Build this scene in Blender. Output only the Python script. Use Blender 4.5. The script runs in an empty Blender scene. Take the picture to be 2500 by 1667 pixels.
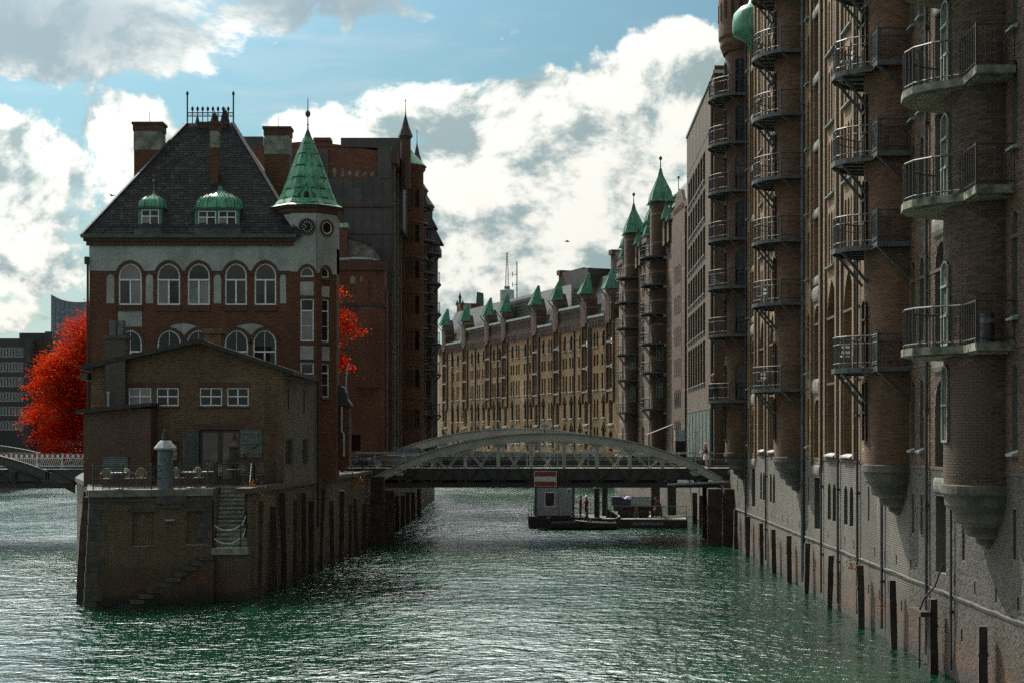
import bpy, bmesh, math, random
import numpy as np
from mathutils import Vector, Matrix
random.seed(7)
R = math.radians
SC = bpy.context.scene
COL = SC.collection
# ------------------------------------------------------------------ camera
F = 3800.0            # focal length in photo pixels (photo 2500 wide), horizon at row 1070
EYE = 7.1             # camera height above the water
cd = bpy.data.cameras.new('camera'); cam = bpy.data.objects.new('camera', cd); COL.objects.link(cam)
cam.location = (0, 0, EYE); cam.rotation_euler = (R(90), 0, 0)
cd.sensor_width = 36.0; cd.lens = 36.0 * F / 2500.0
cd.shift_y = (1070 - 833.5) / 2500.0
cd.clip_start = 0.5; cd.clip_end = 6000
SC.camera = cam
# ------------------------------------------------------------------ sun + view
SUN_AZ, SUN_EL = -24.0, 48.0       # degrees left of the view axis, above the horizon
sd = bpy.data.lights.new('sun', 'SUN'); sd.energy = 5.0; sd.angle = R(0.5); sd.color = (1.0, 0.93, 0.82)
sun = bpy.data.objects.new('sun', sd); COL.objects.link(sun)
sv = Vector((math.cos(R(SUN_EL)) * math.sin(R(SUN_AZ)), math.cos(R(SUN_EL)) * math.cos(R(SUN_AZ)), math.sin(R(SUN_EL))))
sun.rotation_euler = sv.to_track_quat('Z', 'Y').to_euler(); sun.location = (-60, 40, 90)
SC.view_settings.view_transform = 'Standard'; SC.view_settings.look = 'None'
SC.view_settings.exposure = 0.08; SC.view_settings.gamma = 1.0; SC.view_settings.use_curve_mapping = False
# ------------------------------------------------------------------ world: Nishita sky and cumulus clouds
W = bpy.data.worlds.new('World'); SC.world = W; W.use_nodes = True
WT = W.node_tree; WT.nodes.clear()
def setin(nt, sock, v):
    if isinstance(v, bpy.types.NodeSocket): nt.links.new(v, sock)
    elif v is not None: sock.default_value = v
def mth(nt, op, a, b=None, c=None, clamp=False):
    n = nt.nodes.new('ShaderNodeMath'); n.operation = op; n.use_clamp = clamp
    for i, v in enumerate((a, b, c)): setin(nt, n.inputs[i], v)
    return n.outputs[0]
def vmth(nt, op, a, b=None):
    n = nt.nodes.new('ShaderNodeVectorMath'); n.operation = op
    setin(nt, n.inputs[0], a); setin(nt, n.inputs[1], b)
    return n.outputs['Value'] if op in ('LENGTH', 'DOT_PRODUCT') else n.outputs[0]
def mixc(nt, fac, a, b, mode='MIX'):
    n = nt.nodes.new('ShaderNodeMix'); n.data_type = 'RGBA'; n.blend_type = mode
    def c(v): return (v + (1.0,)) if isinstance(v, tuple) and len(v) == 3 else v
    setin(nt, n.inputs[0], fac); setin(nt, n.inputs[6], c(a)); setin(nt, n.inputs[7], c(b))
    return n.outputs[2]
def sstep(nt, v, lo, hi, o0=0.0, o1=1.0):
    n = nt.nodes.new('ShaderNodeMapRange'); n.interpolation_type = 'SMOOTHSTEP'
    for i, q in enumerate((v, lo, hi, o0, o1)): setin(nt, n.inputs[i], q)
    return n.outputs[0]
def noise(nt, vec, scale, detail=6, rough=0.55, dist=0.0):
    n = nt.nodes.new('ShaderNodeTexNoise'); setin(nt, n.inputs['Vector'], vec)
    n.inputs['Scale'].default_value = scale; n.inputs['Detail'].default_value = detail
    n.inputs['Roughness'].default_value = rough; n.inputs['Distortion'].default_value = dist
    return n.outputs['Fac']
def skydir(px, py): return Vector(((px - 1250) / F, 1.0, (1070 - py) / F)).normalized()
# banks of cumulus: direction (as seen from the quay), horizontal and vertical extent, weight
BANKS = [(1060, 420, 420, 190, .72), (1320, 330, 340, 130, .70), (1230, 560, 380, 190, .68), (1640, 190, 200, 120, .66),
         (1540, 560, 220, 110, .50), (1750, 330, 260, 150, .6), (290, 310, 150, 110, .74), (350, 430, 150, 180, .68), (70, 400, 230, 140, .74), (170, 520, 200, 90, .56),
         (110, 640, 280, 110, .62), (130, 60, 380, 130, .80), (750, 10, 300, 90, .66), (430, 60, 120, 60, .44), (1250, 760, 420, 110, .60), (120, 780, 300, 70, .5),
         (-500, 420, 420, 200, .6), (-900, 700, 500, 160, .55), (2400, 520, 500, 260, .55), (3300, 500, 500, 280, .6)]
tc = WT.nodes.new('ShaderNodeTexCoord'); DIR = tc.outputs['Generated']
mask = None
for px, py, wx, wz, wt in BANKS:
    c = skydir(px, py)
    dv = vmth(WT, 'SUBTRACT', DIR, tuple(c))
    dv = vmth(WT, 'MULTIPLY', dv, (F / wx, F / max(wx, wz) * .8, F / wz))
    r2 = vmth(WT, 'DOT_PRODUCT', dv, dv)
    g = mth(WT, 'MULTIPLY', mth(WT, 'SUBTRACT', 1.0, mth(WT, 'MULTIPLY', r2, .5), clamp=True), wt)
    mask = g if mask is None else mth(WT, 'SMOOTH_MAX', mask, g, .12)
away = sstep(WT, vmth(WT, 'DOT_PRODUCT', DIR, (0, 1, .12)), .55, .92, 1.0, 0.0)   # the rest of the sky: drifting broken cloud
sepd = WT.nodes.new('ShaderNodeSeparateXYZ'); WT.links.new(DIR, sepd.inputs[0])
away = mth(WT, 'MAXIMUM', away, sstep(WT, sepd.outputs[2], .27, .36))
mask = mth(WT, 'MAXIMUM', mask, mth(WT, 'MULTIPLY', mth(WT, 'MULTIPLY', noise(WT, DIR, 2.6, 3, .5), sstep(WT, sepd.outputs[1], -.4, .6, .66, 1.0)), away))  # unseen cloud, fuller ahead to brighten the water, thinner behind to darken the fronts
SQ = vmth(WT, 'MULTIPLY', DIR, (1, 1, 1.3))
fa = noise(WT, SQ, 9.0, 9, .63, .25)
f0 = fa
f1 = noise(WT, vmth(WT, 'ADD', SQ, (-.014, .0, .024)), 9.0, 7, .63, .25)
dens = mth(WT, 'ADD', mask, mth(WT, 'MULTIPLY', mth(WT, 'SUBTRACT', f0, .5), 2.1))
alpha = sstep(WT, dens, .31, .46)
lit = mth(WT, 'ADD', .58, mth(WT, 'MULTIPLY', mth(WT, 'SUBTRACT', f0, f1), 5.6))
lit = mth(WT, 'SUBTRACT', lit, mth(WT, 'MULTIPLY', mth(WT, 'MULTIPLY', sstep(WT, dens, .5, 1.0), sstep(WT, noise(WT, SQ, 5.0, 4, .55), .36, .68)), .42), clamp=True)
# thick banks overhead show their grey undersides
dark = None
for px, py, wx, wz in ((120, 40, 420, 150), (800, -20, 420, 110)):
    dv = vmth(WT, 'MULTIPLY', vmth(WT, 'SUBTRACT', DIR, tuple(skydir(px, py))), (F / wx, F / wx, F / wz))
    g = mth(WT, 'SUBTRACT', 1.0, mth(WT, 'MULTIPLY', vmth(WT, 'DOT_PRODUCT', dv, dv), .6), clamp=True)
    dark = g if dark is None else mth(WT, 'MAXIMUM', dark, g)
lit = mth(WT, 'MULTIPLY', lit, mth(WT, 'SUBTRACT', 1.0, mth(WT, 'MULTIPLY', dark, .70)))
ccol = mixc(WT, sstep(WT, lit, 0.05, .75), (3.9, 5.0, 5.1), (11.6, 11.4, 10.5))
ccol = mixc(WT, mth(WT, 'MULTIPLY', dark, .62), ccol, (2.3, 3.0, 3.6))
sky = WT.nodes.new('ShaderNodeTexSky'); sky.sky_type = 'NISHITA'; sky.sun_disc = False
sky.sun_elevation = R(SUN_EL); sky.sun_rotation = R(SUN_AZ); sky.air_density = 1.0; sky.dust_density = .6; sky.ozone_density = 2.0
skc = mixc(WT, 1.0, sky.outputs[0], (.70, .90, .78), 'MULTIPLY')
cir = mth(WT, 'MULTIPLY', sstep(WT, noise(WT, vmth(WT, 'MULTIPLY', DIR, (3, 3, 14)), 3.0, 8, .6, .6), .46, .78), .30)
skc = mixc(WT, cir, skc, (7.0, 7.4, 7.2))
haze = sstep(WT, sepd.outputs[2], .20, -.02)          # milky air low over the roofs
skc = mixc(WT, mth(WT, 'MULTIPLY', haze, .80), skc, (7.2, 8.1, 7.9))
fin = mixc(WT, mth(WT, 'MULTIPLY', alpha, .96), skc, ccol)
aur = mth(WT, 'POWER', mth(WT, 'MAXIMUM', vmth(WT, 'DOT_PRODUCT', DIR, tuple(sv)), 0.0), 13.0)      # bright aureole of haze and cloud round the sun
fin = vmth(WT, 'SCALE', fin, None); fin.node.inputs['Scale'].default_value = 1.0
WT.links.new(mth(WT, 'ADD', 1.0, mth(WT, 'MULTIPLY', aur, 9.0)), fin.node.inputs['Scale'])
bg = WT.nodes.new('ShaderNodeBackground'); bg.inputs['Strength'].default_value = .075
WT.links.new(fin, bg.inputs[0])
wo = WT.nodes.new('ShaderNodeOutputWorld'); WT.links.new(bg.outputs[0], wo.inputs[0])
W.cycles.sampling_method = 'MANUAL'; W.cycles.sample_map_resolution = 256
SC.cycles.use_denoising = False; SC.cycles.use_adaptive_sampling = True; SC.cycles.adaptive_threshold = .015; SC.cycles.sample_clamp_direct = 5.0; SC.cycles.sample_clamp_indirect = 4.0
SC.cycles.max_bounces = 6; SC.cycles.diffuse_bounces = 3; SC.cycles.glossy_bounces = 3; SC.cycles.transmission_bounces = 2; SC.cycles.caustics_reflective = False; SC.cycles.caustics_refractive = False
# ================================================================== helpers
def PX(px, D): return (px - 1250) / F * D
def PZ(py, D): return EYE - (py - 1070) / F * D
class MB:
    def __init__(s): s.v = []; s.f = []; s.u = []
    def poly(s, pts, uv=None):
        b = len(s.v); s.v += [tuple(p) for p in pts]; s.f.append(tuple(range(b, b + len(pts)))); s.u.append(uv)
    def grid(s, rows, uvs=None, closed=False):
        b = len(s.v); n = len(rows[0])
        for r in rows: s.v += [tuple(p) for p in r]
        for i in range(len(rows) - 1):
            for j in range(n if closed else n - 1):
                k = (j + 1) % n
                s.f.append((b + i * n + j, b + i * n + k, b + (i + 1) * n + k, b + (i + 1) * n + j))
                s.u.append([uvs[i][j], uvs[i][j + 1], uvs[i + 1][j + 1], uvs[i + 1][j]] if uvs else None)
    def box(s, x0, x1, y0, y1, z0, z1):
        b = len(s.v)
        s.v += [(x0, y0, z0), (x1, y0, z0), (x1, y1, z0), (x0, y1, z0), (x0, y0, z1), (x1, y0, z1), (x1, y1, z1), (x0, y1, z1)]
        for f in ((3, 2, 1, 0), (4, 5, 6, 7), (0, 1, 5, 4), (1, 2, 6, 5), (2, 3, 7, 6), (3, 0, 4, 7)):
            s.f.append(tuple(b + i for i in f)); s.u.append(None)
        return s
    def bar(s, p, q, w, h=None, up=(0, 0, 1)):
        h = h or w; p = Vector(p); q = Vector(q); d = (q - p).normalized(); up = Vector(up)
        if abs(d.dot(up)) > .99: up = Vector((0, 1, 0))
        a = d.cross(up).normalized() * w / 2; c = a.cross(d).normalized() * h / 2
        b = len(s.v)
        for o in (p, q):
            for m in (-a - c, a - c, a + c, -a + c): s.v.append(tuple(o + m))
        for f in ((0, 1, 2, 3), (7, 6, 5, 4), (0, 4, 5, 1), (1, 5, 6, 2), (2, 6, 7, 3), (3, 7, 4, 0)):
            s.f.append(tuple(b + i for i in f)); s.u.append(None)
        return s
    def tube(s, pts, r, n=6, cap=True, closed=False):
        pts = [Vector(p) for p in pts]; rows = []; m = len(pts)
        rr = r if isinstance(r, (list, tuple)) else [r] * m
        for i, p in enumerate(pts):
            d = (pts[(i + 1) % m] - pts[i - 1]) if closed else (pts[min(i + 1, m - 1)] - pts[max(i - 1, 0)])
            d.normalize(); up = Vector((0, 0, 1)) if abs(d.z) < .9 else Vector((0, 1, 0))
            a = d.cross(up).normalized(); c = a.cross(d)
            rows.append([p + (a * math.cos(t) + c * math.sin(t)) * rr[i] for t in [2 * math.pi * k / n for k in range(n)]])
        if closed: rows.append(rows[0])
        s.grid(rows, closed=True)
        if cap and not closed: s.poly(rows[0][::-1]); s.poly(rows[-1])
        return s
    def lathe(s, prof, n=16, cx=0, cy=0, a0=0, a1=None, ex=1, ey=1, rot=0, cap=True):
        full = a1 is None; a1 = 2 * math.pi if full else a1; N = n if full else n + 1
        rows = []; uvs = []; rm = max(r for r, z in prof) * (ex + ey) / 2; vl = 0; last = None
        for r, z in prof:
            if last: vl += math.hypot(r - last[0], z - last[1])
            last = (r, z); row = []; u = []
            for k in range(N + (1 if full else 0)):
                t = a0 + (a1 - a0) * k / n; x = r * ex * math.cos(t); y = r * ey * math.sin(t)
                if k < N: row.append((cx + x * math.cos(rot) - y * math.sin(rot), cy + x * math.sin(rot) + y * math.cos(rot), z))
                u.append((t * rm, vl))
            rows.append(row); uvs.append(u)
        s.grid(rows, uvs, closed=full)
        if cap and full:
            if prof[0][0] > 1e-4: s.poly(rows[0][::-1])
            if prof[-1][0] > 1e-4: s.poly(rows[-1])
        return s
    def prism(s, pl, z0, z1, bottom=True):
        n = len(pl); lo = [(x, y, z0) for x, y in pl]; hi = [(x, y, z1) for x, y in pl]
        for i in range(n):
            j = (i + 1) % n; s.poly([lo[i], lo[j], hi[j], hi[i]])
        s.poly(hi)
        if bottom: s.poly(lo[::-1])
        return s
    def plate(s, pl, y0, y1):
        """polygon in x,z (counter-clockwise seen from -y) given thickness along y; y0 is the outer (front) face"""
        n = len(pl); a = [(x, y0, z) for x, z in pl]; b = [(x, y1, z) for x, z in pl]
        s.poly(a); s.poly(b[::-1])
        for i in range(n):
            j = (i + 1) % n; s.poly([a[j], a[i], b[i], b[j]])
        return s
    def move(s, M):
        s.v = [tuple(M @ Vector(p)) for p in s.v]; return s
    def join(s, o, M=None):
        b = len(s.v); s.v += [tuple(M @ Vector(p)) for p in o.v] if M else o.v
        s.f += [tuple(i + b for i in f) for f in o.f]; s.u += o.u; return s
    def mesh(s, name, smooth=False):
        me = bpy.data.meshes.new(name); me.from_pydata(s.v, [], s.f)
        nl = len(me.loops); co = np.zeros(len(me.vertices) * 3); me.vertices.foreach_get('co', co); co = co.reshape(-1, 3)
        np_ = len(me.polygons); no = np.zeros(np_ * 3); me.polygons.foreach_get('normal', no); no = no.reshape(-1, 3)
        lt = np.zeros(np_, dtype=np.int32); me.polygons.foreach_get('loop_total', lt)
        li = np.zeros(nl, dtype=np.int32); me.loops.foreach_get('vertex_index', li)
        fn = np.repeat(no, lt, axis=0); p = co[li]
        h = np.hypot(fn[:, 0], fn[:, 1]); flat = h < .35
        hh = np.where(h < 1e-6, 1, h); tx = -fn[:, 1] / hh; ty = fn[:, 0] / hh
        u = np.where(flat, p[:, 0], p[:, 0] * tx + p[:, 1] * ty)
        bx = -fn[:, 2] * ty * 0 + 0; # bitangent = n x t
        b0 = fn[:, 1] * 0 - fn[:, 2] * ty; b1 = fn[:, 2] * tx; b2 = fn[:, 0] * ty - fn[:, 1] * tx
        v = np.where(flat, p[:, 1], p[:, 0] * b0 + p[:, 1] * b1 + p[:, 2] * b2)
        uv = np.stack([u, v], 1)
        k = 0
        for f, q in zip(s.f, s.u):
            if q:
                for i in range(len(f)): uv[k + i] = q[i]
            k += len(f)
        me.uv_layers.new(name='UVMap').data.foreach_set('uv', uv.astype(np.float32).ravel())
        if smooth: me.polygons.foreach_set('use_smooth', [True] * np_)
        me.update(); return me
def obj(name, mb, mat, parent=None, loc=(0, 0, 0), rz=0, smooth=False, label=None, cat=None, group=None, kind=None):
    me = mb.mesh(name, smooth) if isinstance(mb, MB) else mb
    if mat is not None and not me.materials: me.materials.append(mat)
    o = bpy.data.objects.new(name, me); COL.objects.link(o)
    if parent: o.parent = parent
    o.location = loc
    if rz: o.rotation_euler = (0, 0, rz)
    return tag(o, label, cat, group, kind)
def tag(o, label=None, cat=None, group=None, kind=None):
    if label: o['label'] = label
    if cat: o['category'] = cat
    if group: o['group'] = group
    if kind: o['kind'] = kind
    return o
def thing(name, label, cat, loc=(0, 0, 0), rz=0, group=None):
    o = bpy.data.objects.new(name, None); COL.objects.link(o); o.location = loc; o.rotation_euler = (0, 0, rz); o.empty_display_size = .3
    return tag(o, label, cat, group)
MC = {}
def shared(key, fn, smooth=False):
    if key not in MC: MC[key] = fn().mesh(str(key[0]), smooth)
    return MC[key]
def part_copy(name, key, fn, mat, parent, loc=(0, 0, 0), rz=0, smooth=False, rot=None):
    o = obj(name, shared(key, fn, smooth), mat, parent, loc, rz)
    if rot: o.rotation_euler = rot
    return o
# ------------------------------------------------------------------ materials
MATS = {}
def newmat(name):
    m = bpy.data.materials.new(name); m.use_nodes = True; nt = m.node_tree
    b = nt.nodes['Principled BSDF']; MATS[name] = m
    return m, nt, b
def ramp(nt, fac, stops):
    n = nt.nodes.new('ShaderNodeValToRGB'); setin(nt, n.inputs[0], fac); e = n.color_ramp.elements
    while len(e) > 1: e.remove(e[0])
    for i, (p, c) in enumerate(stops):
        x = e[0] if i == 0 else e.new(p)
        x.position = p; x.color = (c[0], c[1], c[2], 1) if isinstance(c, tuple) else (c, c, c, 1)
    return n.outputs[0]
def bump(nt, b, h, strength=.5, dist=.02, prev=None):
    n = nt.nodes.new('ShaderNodeBump'); n.inputs['Strength'].default_value = strength; n.inputs['Distance'].default_value = dist
    setin(nt, n.inputs['Height'], h)
    if prev is not None: nt.links.new(prev, n.inputs['Normal'])
    nt.links.new(n.outputs[0], b.inputs['Normal']); return n.outputs[0]
def geo(nt, out='Position'):
    return nt.nodes.new('ShaderNodeNewGeometry').outputs[out]
def zpos(nt):
    s = nt.nodes.new('ShaderNodeSeparateXYZ'); nt.links.new(geo(nt), s.inputs[0]); return s.outputs[2]
def uvn(nt): return nt.nodes.new('ShaderNodeTexCoord').outputs['UV']
def plain(name, col, rough=.6, metal=0., var=.25, scale=3., bumpy=.0, spec=.5, bscale=30.):
    m, nt, b = newmat(name); p = geo(nt)
    f = noise(nt, p, scale, 4, .6)
    c = mixc(nt, sstep(nt, f, .3, .7), tuple(x * (1 - var) for x in col), tuple(min(1, x * (1 + var)) for x in col))
    nt.links.new(c, b.inputs['Base Color']); b.inputs['Roughness'].default_value = rough; b.inputs['Metallic'].default_value = metal
    b.inputs['Specular IOR Level'].default_value = spec
    if bumpy: bump(nt, b, noise(nt, p, bscale, 2, .6), bumpy, .02)
    return m
def tide(nt, c, amount=1.0):
    """wet, rusty and algae-stained foot of a wall standing in the canal"""
    z = zpos(nt); p = geo(nt); w = noise(nt, p, .7, 5, .6)
    zz = mth(nt, 'ADD', z, mth(nt, 'MULTIPLY', mth(nt, 'SUBTRACT', w, .5), 1.2))
    c = mixc(nt, mth(nt, 'MULTIPLY', sstep(nt, zz, 2.2, 1.1), .78 * amount), c, (.060, .036, .020))
    c = mixc(nt, mth(nt, 'MULTIPLY', mth(nt, 'MULTIPLY', sstep(nt, zz, 1.5, .9), sstep(nt, noise(nt, p, 1.6, 6, .65), .5, .68)), .75 * amount), c, (.19, .070, .018))
    return mixc(nt, mth(nt, 'MULTIPLY', sstep(nt, zz, .75, .15), .94), c, (.014, .013, .010))
def brickmat(name, c1, c2, mortar, w=.25, h=.079, soot=.45, msize=.010, bstr=.5, wet=False, bands=None, lime=0.0, rough=.82, isl=False):
    m, nt, b = newmat(name); uv = uvn(nt); p = geo(nt)
    if isl:      # every brick is a body of its own
        rnd = geo(nt, 'Random Per Island')
        c = mixc(nt, rnd, c1, c2)
        c = mixc(nt, sstep(nt, mth(nt, 'FRACT', mth(nt, 'MULTIPLY', rnd, 17.3)), .86, .98), c, tuple(x * .45 for x in c1))
        hgt = noise(nt, p, 60, 4, .6)
    else:
        t = nt.nodes.new('ShaderNodeTexBrick'); nt.links.new(uv, t.inputs['Vector'])
        t.inputs['Scale'].default_value = 1.0; t.inputs['Brick Width'].default_value = w; t.inputs['Row Height'].default_value = h
        t.inputs['Mortar Size'].default_value = msize; t.inputs['Mortar Smooth'].default_value = .3; t.inputs['Bias'].default_value = 0.
        t.inputs['Color1'].default_value = (*c1, 1); t.inputs['Color2'].default_value = (*c2, 1); t.inputs['Mortar'].default_value = (*mortar, 1)
        c = t.outputs['Color']; hgt = mth(nt, 'SUBTRACT', 1.0, t.outputs['Fac'])
        # single odd bricks, burnt dark or pale
        t2 = nt.nodes.new('ShaderNodeTexBrick'); nt.links.new(uv, t2.inputs['Vector'])
        for k, v in (('Scale', 1.), ('Brick Width', w), ('Row Height', h), ('Mortar Size', 0.), ('Bias', -.55)): t2.inputs[k].default_value = v
        t2.inputs['Color1'].default_value = (0, 0, 0, 1); t2.inputs['Color2'].default_value = (1, 1, 1, 1)
        c = mixc(nt, mth(nt, 'MULTIPLY', t2.outputs['Color'], .55), c, mixc(nt, noise(nt, p, 2.5, 2), tuple(x * .35 for x in c1), tuple(min(1, x * 1.5) for x in c2)))
    if bands:
        s = nt.nodes.new('ShaderNodeSeparateXYZ'); nt.links.new(uv, s.inputs[0])
        for z0, z1, bc in bands:
            f = mth(nt, 'MULTIPLY', sstep(nt, s.outputs[1], z0 - .02, z0 + .02), sstep(nt, s.outputs[1], z1 + .02, z1 - .02))
            c = mixc(nt, mth(nt, 'MULTIPLY', f, .85), c, bc)
    big = noise(nt, p, .23, 3, .6)
    c = mixc(nt, mth(nt, 'MULTIPLY', sstep(nt, big, .38, .70), soot), c, tuple(x * .30 for x in c1))
    st = noise(nt, vmth(nt, 'MULTIPLY', p, (1.6, 1.6, .16)), 1.0, 4, .62)
    c = mixc(nt, mth(nt, 'MULTIPLY', sstep(nt, st, .52, .74), soot * .8), c, tuple(x * .28 for x in c1))
    if lime:
        li = noise(nt, vmth(nt, 'MULTIPLY', p, (2.2, 2.2, .35)), 1.0, 4, .68)
        c = mixc(nt, mth(nt, 'MULTIPLY', sstep(nt, li, .60, .76), lime), c, (.42, .42, .38))
    if wet: c = tide(nt, c)
    nt.links.new(c, b.inputs['Base Color']); b.inputs['Roughness'].default_value = rough
    h2 = mth(nt, 'ADD', hgt, mth(nt, 'MULTIPLY', noise(nt, p, 14, 3, .65), .5))
    bump(nt, b, h2, bstr, .02)
    return m
M = {}
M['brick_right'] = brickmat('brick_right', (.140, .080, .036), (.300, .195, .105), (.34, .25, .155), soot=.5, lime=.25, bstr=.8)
M['brick_foot'] = brickmat('brick_foot', (.038, .034, .027), (.094, .084, .067), (.25, .24, .20), soot=.55, wet=True, lime=.42, msize=.014, bstr=.8)
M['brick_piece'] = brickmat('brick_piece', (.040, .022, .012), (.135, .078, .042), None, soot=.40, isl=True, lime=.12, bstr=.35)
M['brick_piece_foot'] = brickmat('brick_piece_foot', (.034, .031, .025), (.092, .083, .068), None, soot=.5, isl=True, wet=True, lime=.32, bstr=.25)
M['mortar'] = brickmat('mortar', (.125, .115, .096), (.155, .142, .12), (.13, .12, .10), soot=.45, bstr=.2, wet=True, msize=0.)
M['brick_single'] = brickmat('brick_single', (.062, .038, .027), (.12, .075, .052), (.13, .08, .05), w=3., h=3., msize=0., soot=.3, bstr=.25)
M['brick_turret'] = brickmat('brick_turret', (.055, .022, .010), (.175, .080, .037), (.175, .128, .080), soot=.45)
M['brick_gable'] = brickmat('brick_gable', (.062, .032, .016), (.180, .098, .050), (.25, .185, .115), soot=.48, lime=.16)
M['brick_castle'] = brickmat('brick_castle', (.105, .040, .019), (.175, .072, .034), (.050, .033, .023), soot=.30)
M['brick_trim'] = brickmat('brick_trim', (.085, .036, .024), (.125, .055, .036), (.05, .04, .03), w=.079, h=.24, soot=.2)
M['brick_red'] = brickmat('brick_red', (.130, .050, .026), (.195, .080, .042), (.060, .036, .026), soot=.55)
M['brick_quay'] = brickmat('brick_quay', (.042, .029, .017), (.120, .080, .046), (.22, .17, .11), soot=.5, wet=True, lime=.22)
YB = [(a, a + .26, c) for a, c in ((22.9, (.44, .26, .12)), (22.2, (.10, .13, .12)), (21.6, (.44, .30, .15)), (20.9, (.42, .22, .11)), (15.9, (.40, .30, .17)), (14.9, (.42, .27, .13)),
                                   (12.4, (.42, .33, .19)), (10.9, (.44, .27, .14)), (8.3, (.42, .33, .19)), (6.4, (.42, .33, .19)))]
M['brick_yellow'] = brickmat('brick_yellow', (.37, .215, .10), (.52, .335, .17), (.28, .205, .13), soot=.40, bands=YB)
M['brick_spired'] = brickmat('brick_spired', (.085, .044, .025), (.130, .072, .042), (.10, .08, .06), soot=.35, bands=[(a, a + .22, (.27, .17, .09)) for a in (29.6, 27.0, 24.1, 21.1, 18.1, 15.1, 12.6, 9.2, 7.6)])
M['brick_office'] = brickmat('brick_office', (.060, .038, .017), (.095, .062, .030), (.08, .058, .034), soot=.3)
M['brick_dark'] = brickmat('brick_dark', (.070, .034, .024), (.110, .054, .036), (.07, .055, .045), soot=.4)
M['stone'] = plain('stone', (.19, .185, .16), .85, var=.4, scale=1.6, bumpy=.35)
M['stone_dark'] = plain('stone_dark', (.080, .076, .060), .88, var=.5, scale=1.4, bumpy=.5, bscale=10)
M['stone_pale'] = plain('stone_pale', (.33, .37, .36), .75, var=.2, scale=2.2, bumpy=.25)
M['granite'] = plain('granite', (.070, .068, .056), .85, var=.4, scale=2.0, bumpy=.4)
M['concrete'] = plain('concrete', (.19, .19, .145), .9, var=.65, scale=2.5, bumpy=.5, bscale=12)
M['iron'] = plain('iron', (.035, .042, .042), .5, .0, var=.4, scale=4)
M['iron_dark'] = plain('iron_dark', (.016, .016, .015), .55, .0, var=.3)
M['iron_grey'] = plain('iron_grey', (.085, .098, .098), .5, .0, var=.35, scale=3)
M['white_frame'] = plain('white_frame', (.74, .80, .79), .5, var=.12)
M['green_frame'] = plain('green_frame', (.25, .31, .265), .55, var=.25)
M['dark_frame'] = plain('dark_frame', (.022, .014, .010), .6, var=.3)
M['wood_old'] = plain('wood_old', (.040, .030, .022), .85, var=.55, scale=2.0, bumpy=.6, bscale=9)
M['zinc'] = plain('zinc', (.052, .050, .047), .5, .2, var=.30, scale=.8)
M['slate'] = plain('slate', (.030, .031, .036), .62, var=.35, scale=2.5, bumpy=.3)
M['felt'] = plain('felt', (.035, .033, .030), .85, var=.3, bumpy=.3)
M['lead_shine'] = plain('lead_shine', (.30, .34, .33), .35, .4, var=.3)
M['rubber'] = plain('rubber', (.012, .012, .012), .7)
M['chrome'] = plain('chrome', (.6, .62, .62), .2, 1.0, var=.1)
M['red_paint'] = plain('red_paint', (.24, .018, .016), .5, var=.12)
M['white_paint'] = plain('white_paint', (.66, .70, .66), .5, var=.08)
M['skin'] = plain('skin', (.46, .25, .17), .6, var=.08)
def mk_plaster():
    m, nt, b = newmat('plaster'); p = geo(nt)
    c = mixc(nt, sstep(nt, noise(nt, p, .6, 7, .65), .32, .68), (.27, .30, .285), (.43, .46, .435))
    c = mixc(nt, mth(nt, 'MULTIPLY', sstep(nt, noise(nt, p, 26, 4, .7), .45, .7), .35), c, (.12, .145, .135))
    st = noise(nt, vmth(nt, 'MULTIPLY', p, (2.0, 2.0, .14)), 1.0, 6, .6)
    c = mixc(nt, mth(nt, 'MULTIPLY', sstep(nt, st, .54, .75), .40), c, (.09, .105, .10))
    nt.links.new(c, b.inputs['Base Color']); b.inputs['Roughness'].default_value = .92
    bump(nt, b, noise(nt, p, 34, 5, .7), .55, .015); return m
M['plaster'] = mk_plaster()
def mk_copper(name, dark=1.0):
    m, nt, b = newmat(name); p = geo(nt)
    c = mixc(nt, sstep(nt, noise(nt, p, 1.3, 6, .6), .35, .68), (.055 * dark, .26 * dark, .145 * dark), (.125 * dark, .43 * dark, .26 * dark))
    st = noise(nt, vmth(nt, 'MULTIPLY', p, (4, 4, .5)), 1.2, 6, .65)
    c = mixc(nt, mth(nt, 'MULTIPLY', sstep(nt, st, .46, .66), .78), c, (.020, .045, .030))
    c = mixc(nt, mth(nt, 'MULTIPLY', sstep(nt, noise(nt, p, 5, 5, .7), .6, .78), .4), c, (.30 * dark, .42 * dark, .33 * dark))
    nt.links.new(c, b.inputs['Base Color']); b.inputs['Roughness'].default_value = .46; b.inputs['Metallic'].default_value = .0
    bump(nt, b, noise(nt, p, 9, 4, .6), .15, .02); return m
M['copper'] = mk_copper('copper'); M['copper_far'] = mk_copper('copper_far', .75)
def mk_glass(name, col, rough=.06, var=.5, spec=.5):
    m, nt, b = newmat(name); p = geo(nt)
    f = noise(nt, p, .9, 4, .6)
    c = mixc(nt, sstep(nt, f, .35, .7), tuple(x * (1 - var) for x in col), tuple(x * (1 + var) for x in col))
    nt.links.new(c, b.inputs['Base Color']); b.inputs['Roughness'].default_value = rough; b.inputs['Specular IOR Level'].default_value = spec
    bump(nt, b, noise(nt, p, 1.1, 2, .5), .06, .05); return m
M['glass'] = mk_glass('glass', (.012, .011, .010), .04, .5, .32)
M['curtain_glass'] = mk_glass('curtain_glass', (.20, .175, .185), .2, .2)
M['pale_glass'] = mk_glass('pale_glass', (.13, .17, .15), .12, .5)
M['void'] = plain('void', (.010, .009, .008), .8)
M['door_wood'] = plain('door_wood', (.050, .022, .012), .7, var=.4, scale=5, bumpy=.2)
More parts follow.
